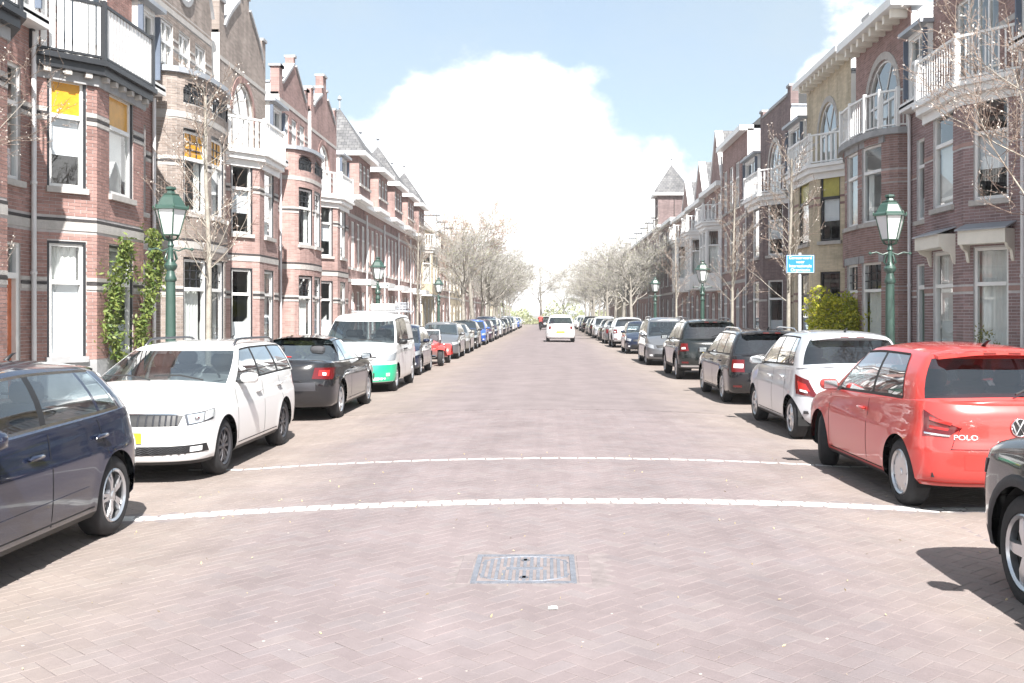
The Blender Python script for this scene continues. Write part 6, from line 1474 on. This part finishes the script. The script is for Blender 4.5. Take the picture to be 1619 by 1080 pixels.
POLO = spec(L=3.97, W=1.69, wb=2.47, fo=.82, R=.31, style='cap', tw=.195, crease=(.80, 0, .012), shoulder=((0, .68), (.25, .75), (1.1, .93), (2.2, .97), (3.2, 1.0), (3.75, 1.02), (3.97, .99)), rear=((.25, 3.88), (.42, 3.96), (.58, 3.97), (.68, 3.935), (.85, 3.93), (1.0, 3.88)), rd=.52, nr=3.1, bumpr=.26, lowz=.27, steer=radians(-22),
    side=((.2, .95), (.32, .985), (.55, 1.0), (.72, .99), (.9, .95), (1.1, .93)),
    cab=G_(cowl=.95, head=1.85, roofend=3.48, rearbase=3.86, wb=.93, wr=.70, roof=((1.75, 1.40), (2.4, 1.44), (3.1, 1.43), (3.55, 1.395)), rw=64, bulge=.03),
    wins=((1.32, 2.42, 1.98, 2.45, True), (2.48, 3.28, 2.51, 3.06, False)), doors=((1.22, 1.2), (2.45, 2.45)), sillline=(1.25, 3.0, .29), mirror=(1.42, 1.0), handles=((2.28, .82),), glassr=M_cglassd,
    patches=(('tail_lamp', M_redl, ((2.30, .735), (2.60, .715), (2.70, .78), (2.26, .93)), .008), ('tail_lamp_inner', M_redl2, ((2.36, .845), (2.60, .80), (2.61, .825), (2.35, .875)), .013), ('tail_lamp_inner', M_redl2, ((2.36, .775), (2.58, .755), (2.585, .775), (2.36, .80)), .013), ('reverse_lamp', M_chrome, ((2.32, .722), (2.60, .705), (2.61, .72), (2.31, .740)), .012), ('headlight', M_hl, ((.5, .58), (.9, .62), (.94, .72), (.45, .68)), .006), ('boot_seam', M_well, ((2.605, .60), (2.612, .60), (2.70, .79), (2.693, .79)), .002)),
    center=(('bumper_line', M_well, ((2.60, .595), (3.0, .598), (3.0, .604), (2.60, .601)), .002), ('lower_bumper', mat('paint_redshade', (.36, .03, .022), .5), ((2.2, .285), (3.0, .285), (3.0, .30), (2.2, .30)), .004), ('plate_recess', 'P', ((2.72, .42), (3.0, .42), (3.0, .56), (2.72, .56)), .003)),
    plates=((-1, .49, 0, '', M_platew),), extra=(rear_wiper, spoiler, antenna, vw_badge(-1, .79, .075), lettering('POLO', .062, .70, .46, -1)))
YARIS = spec(L=3.75, W=1.695, wb=2.46, fo=.70, R=.295, style='five', nr=2.6, rd=.62, shoulder=((0, .70), (.25, .80), (.95, .98), (2.0, 1.01), (3.0, 1.04), (3.55, 1.05), (3.75, 1.03)), rear=((.25, 3.66), (.45, 3.74), (.62, 3.75), (.8, 3.70), (1.05, 3.62)), bumpr=.25, fd=.55, crease=(.80, 0, .006),
    cab=G_(cowl=.70, head=1.62, roofend=3.28, rearbase=3.62, wb=.93, wr=.70, roof=((1.5, 1.44), (2.2, 1.49), (2.9, 1.48), (3.35, 1.43)), rw=60, bulge=.03, vb=.1),
    wins=((1.12, 2.05, 1.75, 2.1, True), (2.12, 2.78, 2.17, 2.76, True), (2.84, 3.15, 2.80, 2.98, False)), doors=((1.05, 1.02), (2.08, 2.08), (2.98, 2.8)), sillline=(1.1, 2.7, .30), mirror=(1.22, 1.04), mirrormat=None, handles=((1.9, .84), (2.68, .87)), glassr=M_cglassd,
    patches=(('tail_lamp', M_redl, ((2.24, .66), (2.62, .62), (2.46, .86), (2.16, .93)), .009), ('tail_lamp', M_redl2, ((2.3, .72), (2.5, .70), (2.42, .80), (2.25, .84)), .014), ('reverse_lamp', M_whitel, ((2.33, .70), (2.46, .68), (2.45, .71), (2.33, .73)), .018), ('headlight', M_hl, ((.5, .62), (.9, .66), (.96, .8), (.5, .72)), .006)),
    center=(('bumper_line', M_well, ((2.62, .615), (3.0, .617), (3.0, .622), (2.62, .620)), .002),), plates=((-1, .70, 0, '', M_plate),), extra=(rear_wiper, spoiler, antenna))
OCTAVIA = spec(L=4.57, W=1.77, wb=2.58, fo=.92, R=.318, style='seven', shoulder=((0, .68), (.25, .76), (1.15, .94), (2.3, .97), (3.6, .99), (4.3, 1.0), (4.57, .97)), rear=((.25, 4.47), (.5, 4.56), (.65, 4.56), (.85, 4.5), (1.0, 4.46)), rd=.5, nr=3.4,
    cab=G_(cowl=1.06, head=2.0, roofend=4.12, rearbase=4.46, wb=.93, wr=.70, roof=((1.9, 1.40), (2.6, 1.435), (3.6, 1.43), (4.2, 1.39)), rw=62),
    wins=((1.45, 2.45, 2.15, 2.5, True), (2.52, 3.32, 2.57, 3.3, True), (3.4, 4.12, 3.38, 3.92, False)), doors=((1.35, 1.32), (2.48, 2.48), (3.5, 3.25)), sillline=(1.4, 3.2, .30), mirror=(1.55, 1.0), handles=((2.25, .82), (3.22, .84)), glassr=M_cglassd,
    patches=(('tail_lamp', M_redl, ((2.30, .66), (2.66, .66), (2.64, .90), (2.28, .90)), .008), ('reverse_lamp', M_whitel, ((2.38, .74), (2.63, .74), (2.63, .82), (2.37, .82)), .013), ('reflector', M_redl, ((2.35, .36), (2.6, .36), (2.6, .40), (2.35, .40)), .006), ('headlight', M_hl, ((.5, .58), (.9, .62), (.94, .72), (.45, .68)), .006)),
    center=(('bumper_line', M_well, ((2.4, .63), (3.0, .632), (3.0, .637), (2.4, .635)), .002),), plates=((-1, .72, 0, '', M_plate),), extra=(rear_wiper, spoiler, rails(M_chrome), antenna))
SUV = spec(L=4.35, W=1.82, wb=2.60, fo=.9, R=.345, style='five', sill=.3, bump=.27, bumpr=.32, lowz=.40, Ra=.40, zref=.75, cladding=True, low=M_clad, shoulder=((0, .86), (.25, .94), (1.15, 1.06), (2.3, 1.09), (3.6, 1.11), (4.1, 1.12), (4.35, 1.09)), front=((.25, .08), (.42, .0), (.62, .0), (.8, .04), (.95, .14)), rear=((.3, 4.25), (.55, 4.34), (.8, 4.33), (1.1, 4.25)), rd=.5, fd=.6, nf=2.8, side=((.25, .955), (.4, .985), (.65, 1.0), (.85, .995), (1.05, .955), (1.2, .93)), rr=.085,
    cab=G_(cowl=1.05, head=1.95, roofend=3.92, rearbase=4.24, wb=.93, wr=.70, roof=((1.85, 1.56), (2.6, 1.61), (3.4, 1.60), (3.98, 1.55)), rw=60),
    wins=((1.42, 2.38, 2.1, 2.42, True), (2.46, 3.26, 2.5, 3.22, True), (3.34, 3.86, 3.3, 3.66, False)), doors=((1.34, 1.31), (2.42, 2.42), (3.42, 3.2)), mirror=(1.5, 1.12), handles=((2.2, .93), (3.15, .95)), glassr=M_cglassd,
    patches=(('tail_lamp', M_redl, ((2.28, .78), (2.62, .80), (2.56, 1.0), (2.28, 1.0)), .009), ('reverse_lamp', M_whitel, ((2.36, .84), (2.52, .85), (2.5, .90), (2.36, .895)), .014), ('reflector', M_redl, ((2.35, .46), (2.6, .46), (2.6, .51), (2.35, .51)), .006), ('headlight', M_alloyd, ((.5, .72), (.84, .75), (.88, .85), (.46, .81)), .006)),
    center=(('bumper_lip', M_alloy, ((2.3, .36), (3.0, .36), (3.0, .41), (2.3, .41)), .006), ('grille', M_plast, ((0, .55), (.45, .55), (.5, .78), (0, .8)), .005)), plates=((-1, .72, 0, '', M_plate),), extra=(rear_wiper, spoiler, rails(M_alloyd), wiper))
MPV = spec(L=4.47, W=1.80, wb=2.70, fo=.92, R=.318, style='seven', shoulder=((0, .72), (.25, .82), (1.0, 1.0), (2.2, 1.03), (3.6, 1.05), (4.3, 1.06), (4.47, 1.03)), rear=((.25, 4.38), (.5, 4.46), (.8, 4.44), (1.05, 4.38)), rd=.42, nr=3.6,
    cab=G_(cowl=.78, head=1.75, roofend=4.12, rearbase=4.38, wb=.94, wr=.74, roof=((1.65, 1.55), (2.4, 1.63), (3.4, 1.62), (4.2, 1.56)), rw=60),
    wins=((1.2, 2.25, 1.9, 2.3, True), (2.34, 3.2, 2.4, 3.18, True), (3.28, 4.1, 3.26, 4.0, False)), doors=((1.15, 1.12), (2.29, 2.29), (3.3, 3.1)), mirror=(1.32, 1.06), handles=((2.05, .88), (3.05, .9)),
    patches=(('headlight', M_hl, ((.48, .60), (.92, .66), (.98, .80), (.5, .73)), .006), ('headlight_glass', M_clear, ((.48, .60), (.92, .66), (.98, .80), (.5, .73)), .014), ('tail_lamp', M_redl, ((2.35, .75), (2.6, .75), (2.5, 1.0), (2.3, 1.0)), .008), ('fog_lamp', M_whitel, ((.55, .34), (.68, .34), (.68, .4), (.55, .4)), .01)), center=(('grille', M_plast, ((0, .62), (.36, .62), (.4, .72), (0, .73)), .005), ('air_intake', M_plast, ((0, .3), (.5, .31), (.46, .42), (0, .42)), .005)), plates=((1, .5, 0, '', M_plate),), extra=(wiper, rails(M_chrome)))
HATCH = dict(GOLF); HATCH.update(L=3.95, W=1.70, wb=2.48, fo=.82, R=.3, style='seven', shoulder=((0, .69), (.25, .76), (1.05, .93), (2.0, .97), (3.1, 1.0), (3.7, 1.02), (3.95, .99)), rear=((.25, 3.87), (.45, 3.94), (.62, 3.95), (.8, 3.9), (1.0, 3.84)), Ra=.345, wtrim=M_plast,
    cab=G_(cowl=.9, head=1.82, roofend=3.45, rearbase=3.84, wb=.93, wr=.69, roof=((1.72, 1.40), (2.4, 1.45), (3.0, 1.43), (3.5, 1.39)), rw=60), wins=((1.26, 2.2, 1.95, 2.25, True), (2.27, 3.05, 2.32, 2.95, True), (3.1, 3.4, 3.0, 3.2, False)), doors=((1.2, 1.18), (2.23, 2.23), (3.2, 3.0)), sillline=(1.2, 2.8, .3), mirror=(1.36, 1.0), handles=((2.0, .8), (2.95, .83)),
    patches=(('tail_lamp', M_redl, ((2.45, .72), (2.75, .74), (2.72, .92), (2.35, .92)), .008), ('headlight', M_hl, ((.5, .58), (.9, .63), (.96, .76), (.45, .69)), .006), ('headlight_glass', M_clear, ((.5, .58), (.9, .63), (.96, .76), (.45, .69)), .013), ('fog_lamp', M_whitel, ((.55, .33), (.66, .33), (.66, .39), (.55, .39)), .01)), center=(('grille', M_plast, ((0, .58), (.36, .58), (.38, .66), (0, .67)), .005), ('air_intake', M_plast, ((0, .28), (.5, .3), (.45, .44), (0, .44)), .005)), plates=((1, .5, 0, '', M_plate), (-1, .6, 0, '', M_plate)))
FIAT = dict(HATCH); FIAT.update(L=4.05, W=1.80, wb=2.55, fo=.76, R=.315, style='seven', nr=2.5, nf=2.4, rd=.6, fd=.6, Ra=.36, shoulder=((0, .76), (.25, .86), (1.0, 1.04), (2.2, 1.07), (3.4, 1.1), (3.85, 1.1), (4.05, 1.06)), rear=((.25, 3.96), (.45, 4.04), (.7, 4.05), (.9, 3.98), (1.1, 3.9)),
    cab=G_(cowl=.8, head=1.6, roofend=3.45, rearbase=3.9, wb=.93, wr=.72, roof=((1.5, 1.57), (2.1, 1.64), (3.0, 1.62), (3.55, 1.54)), rw=60), wins=((1.2, 2.25, 1.75, 2.25, False), (2.3, 3.2, 2.3, 3.1, False)), doors=((1.12, 1.1), (2.28, 2.28)), sillline=(1.2, 2.7, .3), mirror=(1.3, 1.1), handles=((2.1, .88),), patches=(('tail_lamp', M_redl, ((2.42, .80), (2.58, .80), (2.58, .98), (2.42, .98)), .012), ('headlight', M_whitel, ((.5, .6), (.7, .62), (.72, .76), (.5, .74)), .01)), center=(('bumper_strip', M_alloy, ((2.25, .50), (3.0, .5), (3.0, .53), (2.25, .53)), .008),), plates=((-1, .63, 0, '', M_plate),), glassr=M_cglassd, extra=(rear_wiper,))
ESTATE = dict(OCTAVIA); ESTATE.update(patches=OCTAVIA['patches'][:1] + OCTAVIA['patches'][3:] , plates=((1, .5, 0, '', M_plate), (-1, .72, 0, '', M_plate)), extra=(spoiler, wiper), glassr=M_cglass)
SEDAN = dict(ASTRA); SEDAN.update(wins=((1.5, 2.45, 2.16, 2.42, True), (2.53, 3.3, 2.48, 2.84, False)), doors=((1.36, 1.34), (2.53, 2.53)), plates=((1, .45, 0, '', M_plate),), extra=(wiper,))
for _s in (YARIS,): _s.pop('mirrormat', None)
P_ = dict(golf=paint('graphite_blue', (.030, .043, .092), .35, .2), white=paint('white', (.80, .80, .79), 0, .3), anth=paint('anthracite', (.032, .031, .035), .3, .3), red=paint('red', (.60, .050, .042), 0, .3), silver=paint('silver', (.63, .65, .68), .3, .32), dgrey=paint('dark_grey', (.026, .026, .031), .3, .3), navy=paint('navy', (.03, .045, .095), .3, .28), grey=paint('mid_grey', (.15, .155, .165), .4, .32), blue=paint('blue', (.025, .10, .42), .2, .28), purple=paint('plum', (.09, .05, .085), .3, .3), slate=paint('slate_grey', (.115, .117, .119), 0, .3), taupe=paint('taupe', (.24, .23, .21), .4, .3), green=paint('dark_green', (.022, .028, .028), .3, .3))
TOWARD, AWAY = -pi / 2, pi / 2
def put(spec_, name, label, X, qref, Y, head, m, detail=2, group=None, z=0, rz=0):
    """stand a car so that the point qref metres behind its front bumper is at depth Y"""
    c = Car(spec_); hl = spec_['L'] / 2; dx = hl - qref; yc = Y - dx * (1 if head > 0 else -1); return c.build(name, label, (X, yc, z), head + rz, m, group, detail)
def build_cars():
    GL, GR = 'cars parked along the left kerb', 'cars parked along the right kerb'
    put(GOLF, 'parked_car', 'dark blue grey hatchback at the left edge, cut by the frame', -4.36, .87 + 2.63, 8.03, TOWARD, P_['golf'], group=GL)
    put(FABIA, 'parked_car', 'white estate car facing the camera with yellow plate and roof rails', -4.44, .86, 11.1, TOWARD, P_['white'], group=GL)
    put(ASTRA, 'parked_car', 'black coupe with large red tail lamps parked behind the white estate', -4.42, .92 + 2.61, 17.2, AWAY, P_['anth'], group=GL)
    put(KANGOO, 'delivery_van', 'white van with green bumper and a crate on its roof', -4.4, .86, 23.2, TOWARD, P_['white'], group=GL)
    put(HATCH, 'parked_car', 'navy blue hatchback between the white van and the red roadster', -4.55, .82, 29.3, TOWARD, P_['navy'], group=GL)
    L = [(ESTATE, 40.2, 'grey', 'mid grey estate car directly behind the red roadster'), (SEDAN, 45.8, 'taupe', 'taupe saloon, second behind the red roadster'), (HATCH, 52.0, 'green', 'dark green hatchback just before the bright blue hatchback'), (HATCH, 58.4, 'blue', 'bright blue hatchback in the left row'), (ESTATE, 64.5, 'purple', 'plum estate car directly behind the bright blue hatchback'), (MPV, 71, 'navy', 'navy people carrier, second behind the bright blue hatchback'), (HATCH, 78, 'silver', 'silver hatchback behind the navy people carrier'), (SEDAN, 85, 'dgrey', 'dark saloon behind the far silver hatchback on the left'), (ESTATE, 92, 'grey', 'grey estate car far down the left row'), (HATCH, 100, 'navy', 'small navy hatchback far down the left row'), (MPV, 108, 'silver', 'silver people carrier far down the left row'), (HATCH, 117, 'white', 'small white hatchback near the far end of the left row'), (SEDAN, 127, 'blue', 'blue saloon, second last in the left row'), (HATCH, 138, 'silver', 'last silver hatchback in the left row')]
    for i, (sp, y, c, lb) in enumerate(L): put(sp, 'parked_car', lb, -4.44 - .02 * (i % 3), .85, y, TOWARD, P_[c], 1, GL)
    put(SUV, 'parked_car', 'grey crossover at the right edge, only its front wheel corner shows', 3.72, .9, 5.95, AWAY, P_['slate'], group=GR)
    put(POLO, 'parked_car', 'red three door hatchback seen from behind on the right', 4.06, .82 + 2.47, 9.29, AWAY, P_['red'], group=GR, rz=.02)
    put(YARIS, 'parked_car', 'white rounded hatchback parked ahead of the red hatchback', 4.3, .70 + 2.46, 14.3, AWAY, P_['silver'], group=GR)
    put(OCTAVIA, 'parked_car', 'dark grey estate car ahead of the white hatchback on the right', 4.4, .92 + 2.58, 20.3, AWAY, P_['dgrey'], group=GR)
    put(SUV, 'parked_car', 'dark green grey crossover with roof rails ahead of dark estate', 4.43, .9 + 2.6, 27.6, AWAY, P_['green'], group=GR)
    put(MPV, 'parked_car', 'grey people carrier facing the camera on the right', 4.35, .92, 35.3, TOWARD, P_['grey'], group=GR)
    R = [(HATCH, 45.5, 'navy', TOWARD, 'navy hatchback facing the camera behind the grey people carrier'), (SUV, 54, 'silver', AWAY, 'silver crossover with red lamps, beyond the navy hatchback on the right'), (ESTATE, 61, 'grey', AWAY, 'grey estate just beyond the silver crossover on the right'), (HATCH, 68, 'dgrey', AWAY, 'dark hatchback, second beyond the silver crossover on the right'), (MPV, 75, 'silver', TOWARD, 'silver people carrier far down the right row'), (ESTATE, 83, 'dgrey', AWAY, 'dark estate far down the right row'), (HATCH, 91, 'taupe', TOWARD, 'taupe hatchback far down the right row'), (SUV, 100, 'dgrey', AWAY, 'dark crossover far down the right row'), (HATCH, 110, 'navy', TOWARD, 'small navy hatchback near the far end of the right row'), (MPV, 122, 'white', TOWARD, 'white people carrier near the far end of the right row'), (HATCH, 134, 'silver', TOWARD, 'last silver hatchback in the right row')]
    for i, (sp, y, c, h, lb) in enumerate(R): put(sp, 'parked_car', lb, 4.38 - .02 * (i % 3), .85 if h == TOWARD else sp['L'] - .85, y, h, P_[c], 1, GR)
    put(FIAT, 'moving_car', 'small white car driving away in the middle of the road', .78, 4.0, 60.5, AWAY, P_['white'], 1, z=.105)
    put(HATCH, 'moving_car', 'dark car driving ahead, partly hidden behind the small white car', -.1, 3.9, 112, AWAY, P_['dgrey'], 1, z=.11)
build_cars()
# ------------------------------------------------------------------ red roadster, roof load of the van
def roadster():
    t = thing('roadster', 'red open roadster with separate mudguards in the left row', 'car', (-4.4, 35.7, 0), -pi / 2, 'cars parked along the left kerb'); pm = P_['red']
    secs = [(1.75, .20, .30, .62), (1.5, .30, .26, .76), (.9, .38, .24, .84), (.2, .50, .22, .90), (-.1, .56, .22, .86), (-1.0, .60, .24, .82), (-1.45, .56, .28, .80), (-1.6, .40, .34, .70)]; b = MB(); n = 12; vs = []
    for x, w, z0, z1 in secs:
        for k in range(n): q = 2 * pi * k / n; c, s = cos(q), sin(q); vs.append((x, w * abs(c) ** .6 * (1 if c > 0 else -1), (z0 + z1) / 2 + (z1 - z0) / 2 * abs(s) ** .6 * (1 if s > 0 else -1)))
    b.add(vs, [(i * n + k, i * n + (k + 1) % n, i * n + n + (k + 1) % n, i * n + n + k) for i in range(len(secs) - 1) for k in range(n)] + [tuple(range(n - 1, -1, -1)), tuple(range((len(secs) - 1) * n, len(secs) * n))]); b.build('body', pm, t, True, 45)
    wm = wheel_meshes('road', .31, 'ten', .18)
    for x, y in ((1.25, .70), (-1.1, .70)):
        for sg in (1, -1):
            w = ob('wheel', wm[0], t, (x, sg * y, .31), 0 if sg > 0 else pi); ob('tyre', wm[1], w); ob('rim', wm[2], w)
            b = MB(); vs = []; N_ = 12
            for k in range(N_ + 1):
                q = radians(42 + 150 * k / N_) if x > 0 else radians(0 + 180 * k / N_); R = .37 + (.05 * (k / N_) ** 2); xx, zz = x + R * cos(q), .31 + R * sin(q)
                if x > 0 and k > 8: xx -= .12 * (k - 8); zz = max(.28, zz)
                for dy, dz in ((-.16, -.04), (-.1, .02), (0, .035), (.1, .02), (.16, -.04)): vs.append((xx + dz * cos(q), sg * (y + dy), zz + dz * max(0, sin(q))))
            b.add(vs, [(5 * k + j, 5 * k + 5 + j, 5 * k + 6 + j, 5 * k + 1 + j) for k in range(N_) for j in range(4)]); b.build('mudguard', pm, t, True, 60)
    for sg in (1, -1):
        b = MB(); b.lathe([(.0, -.1), (.09, -.06), (.11, .02), (.115, .05), (.0, .06)], 14, axis='y'); o = b.build('headlight', M_chrome, t, True, loc=(1.5, sg * .36, .86)); o.rotation_euler = (0, 0, -pi / 2)
    b = MB(); b.bbox((1.76, 0, .5), (.02, .2, .17), .015); g = b.build('grille', M_chrome, t)
    b = MB(); b.bbox((1.9, 0, .36), (.03, .62, .05), .02); b.build('bumper', M_chrome, t); b = MB(); b.bbox((1.94, 0, .36), (.006, .24, .05), .004); b.build('number_plate', M_platew, t)
    b = MB(); fr = [(.15, -.55, .88), (.02, -.52, 1.22), (.02, .52, 1.22), (.15, .55, .88)]; b.tube(fr, .018, 5); b.tube([(.15, 0, .9), (.02, 0, 1.22)], .016, 5); w = b.build('windscreen_frame', M_white, t); b = MB(); b.quad(fr[0], fr[3], fr[2], fr[1]); b.build('windscreen', M_clear, w)
    for y in (-.28, .28): b = MB(); b.bbox((-.75, y, .78), (.08, .22, .28), .06); b.build('seat', M_seat, t, True, 50)
    b = MB(); b.tube([(-.2 - .03 * sin(a), .28 + .17 * cos(a), .92 + .15 * sin(a)) for a in [2 * pi * k / 14 for k in range(15)]], .012, 5); b.build('steering_wheel', M_plast, t)
roadster()
def roof_load():
    t = thing('roof_box', 'white crate and wire baskets strapped on the roof of the van', 'crate', (-4.2, 25.4, 1.835)); m = mat('crate_white', (.72, .71, .69), .7, noise=.1)
    b = MB()
    for y in (-.45, .45): b.bbox((0, y, .02), (.72, .025, .02), .01)
    b.build('rack_bar', M_alloy, t); b = MB(); b.bbox((.05, 0, .13), (.30, .4, .085), .015); b.build('crate', m, t)
    for k in range(4): b = MB(); b.box(-.22, .32, -.412, -.402, .06 + k * .04, .085 + k * .04); b.build('crate_slat', m, t)
    b = MB()
    for k in range(7): b.tube([(.38 + .04 * k, -.35, .04), (.38 + .04 * k, -.35, .24), (.38 + .04 * k, .35, .24), (.38 + .04 * k, .35, .04)], .008, 4)
    for z in (.04, .1, .17, .24): b.tube([(.37, -.35, z), (.63, -.35, z), (.63, .35, z)], .008, 4)
    b.build('wire_basket', M_zinc, t)
roof_load()

def cyclist():
    t = thing('person', 'cyclist in a red jacket and dark trousers riding away down the road', 'person', (-.75, 104, .112)); J = [(0, -.16, .96), (0, -.08, 1.15), (0, .06, 1.38), (0, .13, 1.50), (0, .18, 1.60), (0, .2, 1.70)]
    R_ = [.15, .15, .155, .06, .085, .075]; E = [(0, 1), (1, 2), (2, 3), (3, 4), (4, 5)]
    for s, ky, kz, ay, az in ((-1, .22, .74, .04, .30), (1, .14, .88, -.02, .46)):
        b = len(J); J += [(s * .19, .07, 1.40), (s * .25, .22, 1.2), (s * .24, .44, 1.07), (s * .11, -.12, .93), (s * .12, ky, kz), (s * .11, ay, az), (s * .11, ay + .14, az - .07)]; R_ += [.075, .05, .04, .1, .075, .05, .04]; E += [(2, b), (b, b + 1), (b + 1, b + 2), (0, b + 3), (b + 3, b + 4), (b + 4, b + 5), (b + 5, b + 6)]
    me = bpy.data.meshes.new('_s'); me.from_pydata(J, E, []); o = bpy.data.objects.new('_s', me); COL.objects.link(o); o.modifiers.new('skin', 'SKIN'); sd = o.modifiers.new('sub', 'SUBSURF'); sd.levels = 1
    for i, v in enumerate(me.skin_vertices[0].data): v.radius = (R_[i], R_[i]); v.use_root = i == 0
    dg = bpy.context.evaluated_depsgraph_get(); m2 = bpy.data.meshes.new_from_object(o.evaluated_get(dg)); bpy.data.objects.remove(o); m2.materials.clear()
    for m in (mat('red_jacket', (.42, .05, .04), .8), mat('dark_trousers', (.03, .03, .04), .85), mat('skin', (.5, .33, .25), .6), mat('dark_hair', (.04, .03, .025), .7)): m2.materials.append(m)
    for p in m2.polygons: z = p.center.z; y = p.center.y; p.material_index = 3 if z > 1.64 or (z > 1.56 and y < .17) else 2 if z > 1.51 or (abs(p.center.x) > .19 and y > .40) else 0 if z > .98 else 1; p.use_smooth = True
    ob('body', m2, t)
    k = thing('bicycle', 'dark bicycle under the cyclist in the red jacket', 'bicycle', (-.75, 104, .112)); M = M_plast
    for y in (-.52, .55):
        b = MB(); n = 24; b.tube([(0, y + .33 * cos(2 * pi * i / n), .34 + .33 * sin(2 * pi * i / n)) for i in range(n + 1)], .02, 5); w = b.build('wheel', M_tyre, k)
        b = MB()
        for i in range(8): a = pi * i / 8; b.tube([(0, y + .32 * cos(a), .34 + .32 * sin(a)), (0, y - .32 * cos(a), .34 - .32 * sin(a))], .003, 3)
        b.build('spokes', M_alloy, w)
    b = MB()
    for a, c in (((0, -.52, .34), (0, -.18, .86)), ((0, -.52, .34), (0, .0, .32)), ((0, .0, .32), (0, -.18, .86)), ((0, .0, .32), (0, .42, .9)), ((0, -.17, .8), (0, .42, .85)), ((0, .55, .34), (0, .42, .98))): b.tube([a, c], .018, 6)
    b.build('frame', M, k); b = MB(); b.tube([(-.27, .44, 1.04), (0, .46, 1.0), (.27, .44, 1.04)], .014, 6); b.build('handlebar', M, k); b = MB(); b.bbox((0, -.2, .9), (.08, .13, .03), .02); b.build('saddle', M, k)
cyclist()
# ------------------------------------------------------------------ haze volume added to lighten the distant street tones
def haze():
    m = bpy.data.materials.new('haze'); m.use_nodes = True; t = m.node_tree; t.nodes.clear()
    v = N(t, 'ShaderNodeVolumePrincipled', i_Density=.0005, i_Anisotropy=.2); v.inputs['Color'].default_value = (.97, .98, 1, 1); o = N(t, 'ShaderNodeOutputMaterial'); t.links.new(v.outputs[0], o.inputs['Volume'])
    b = MB(); b.box(-3050, 3050, -350, 5050, -1.2, 17.5); tag(b.build('haze', m), 'thin pale spring haze filling the street', 'haze', kind='stuff')
haze()
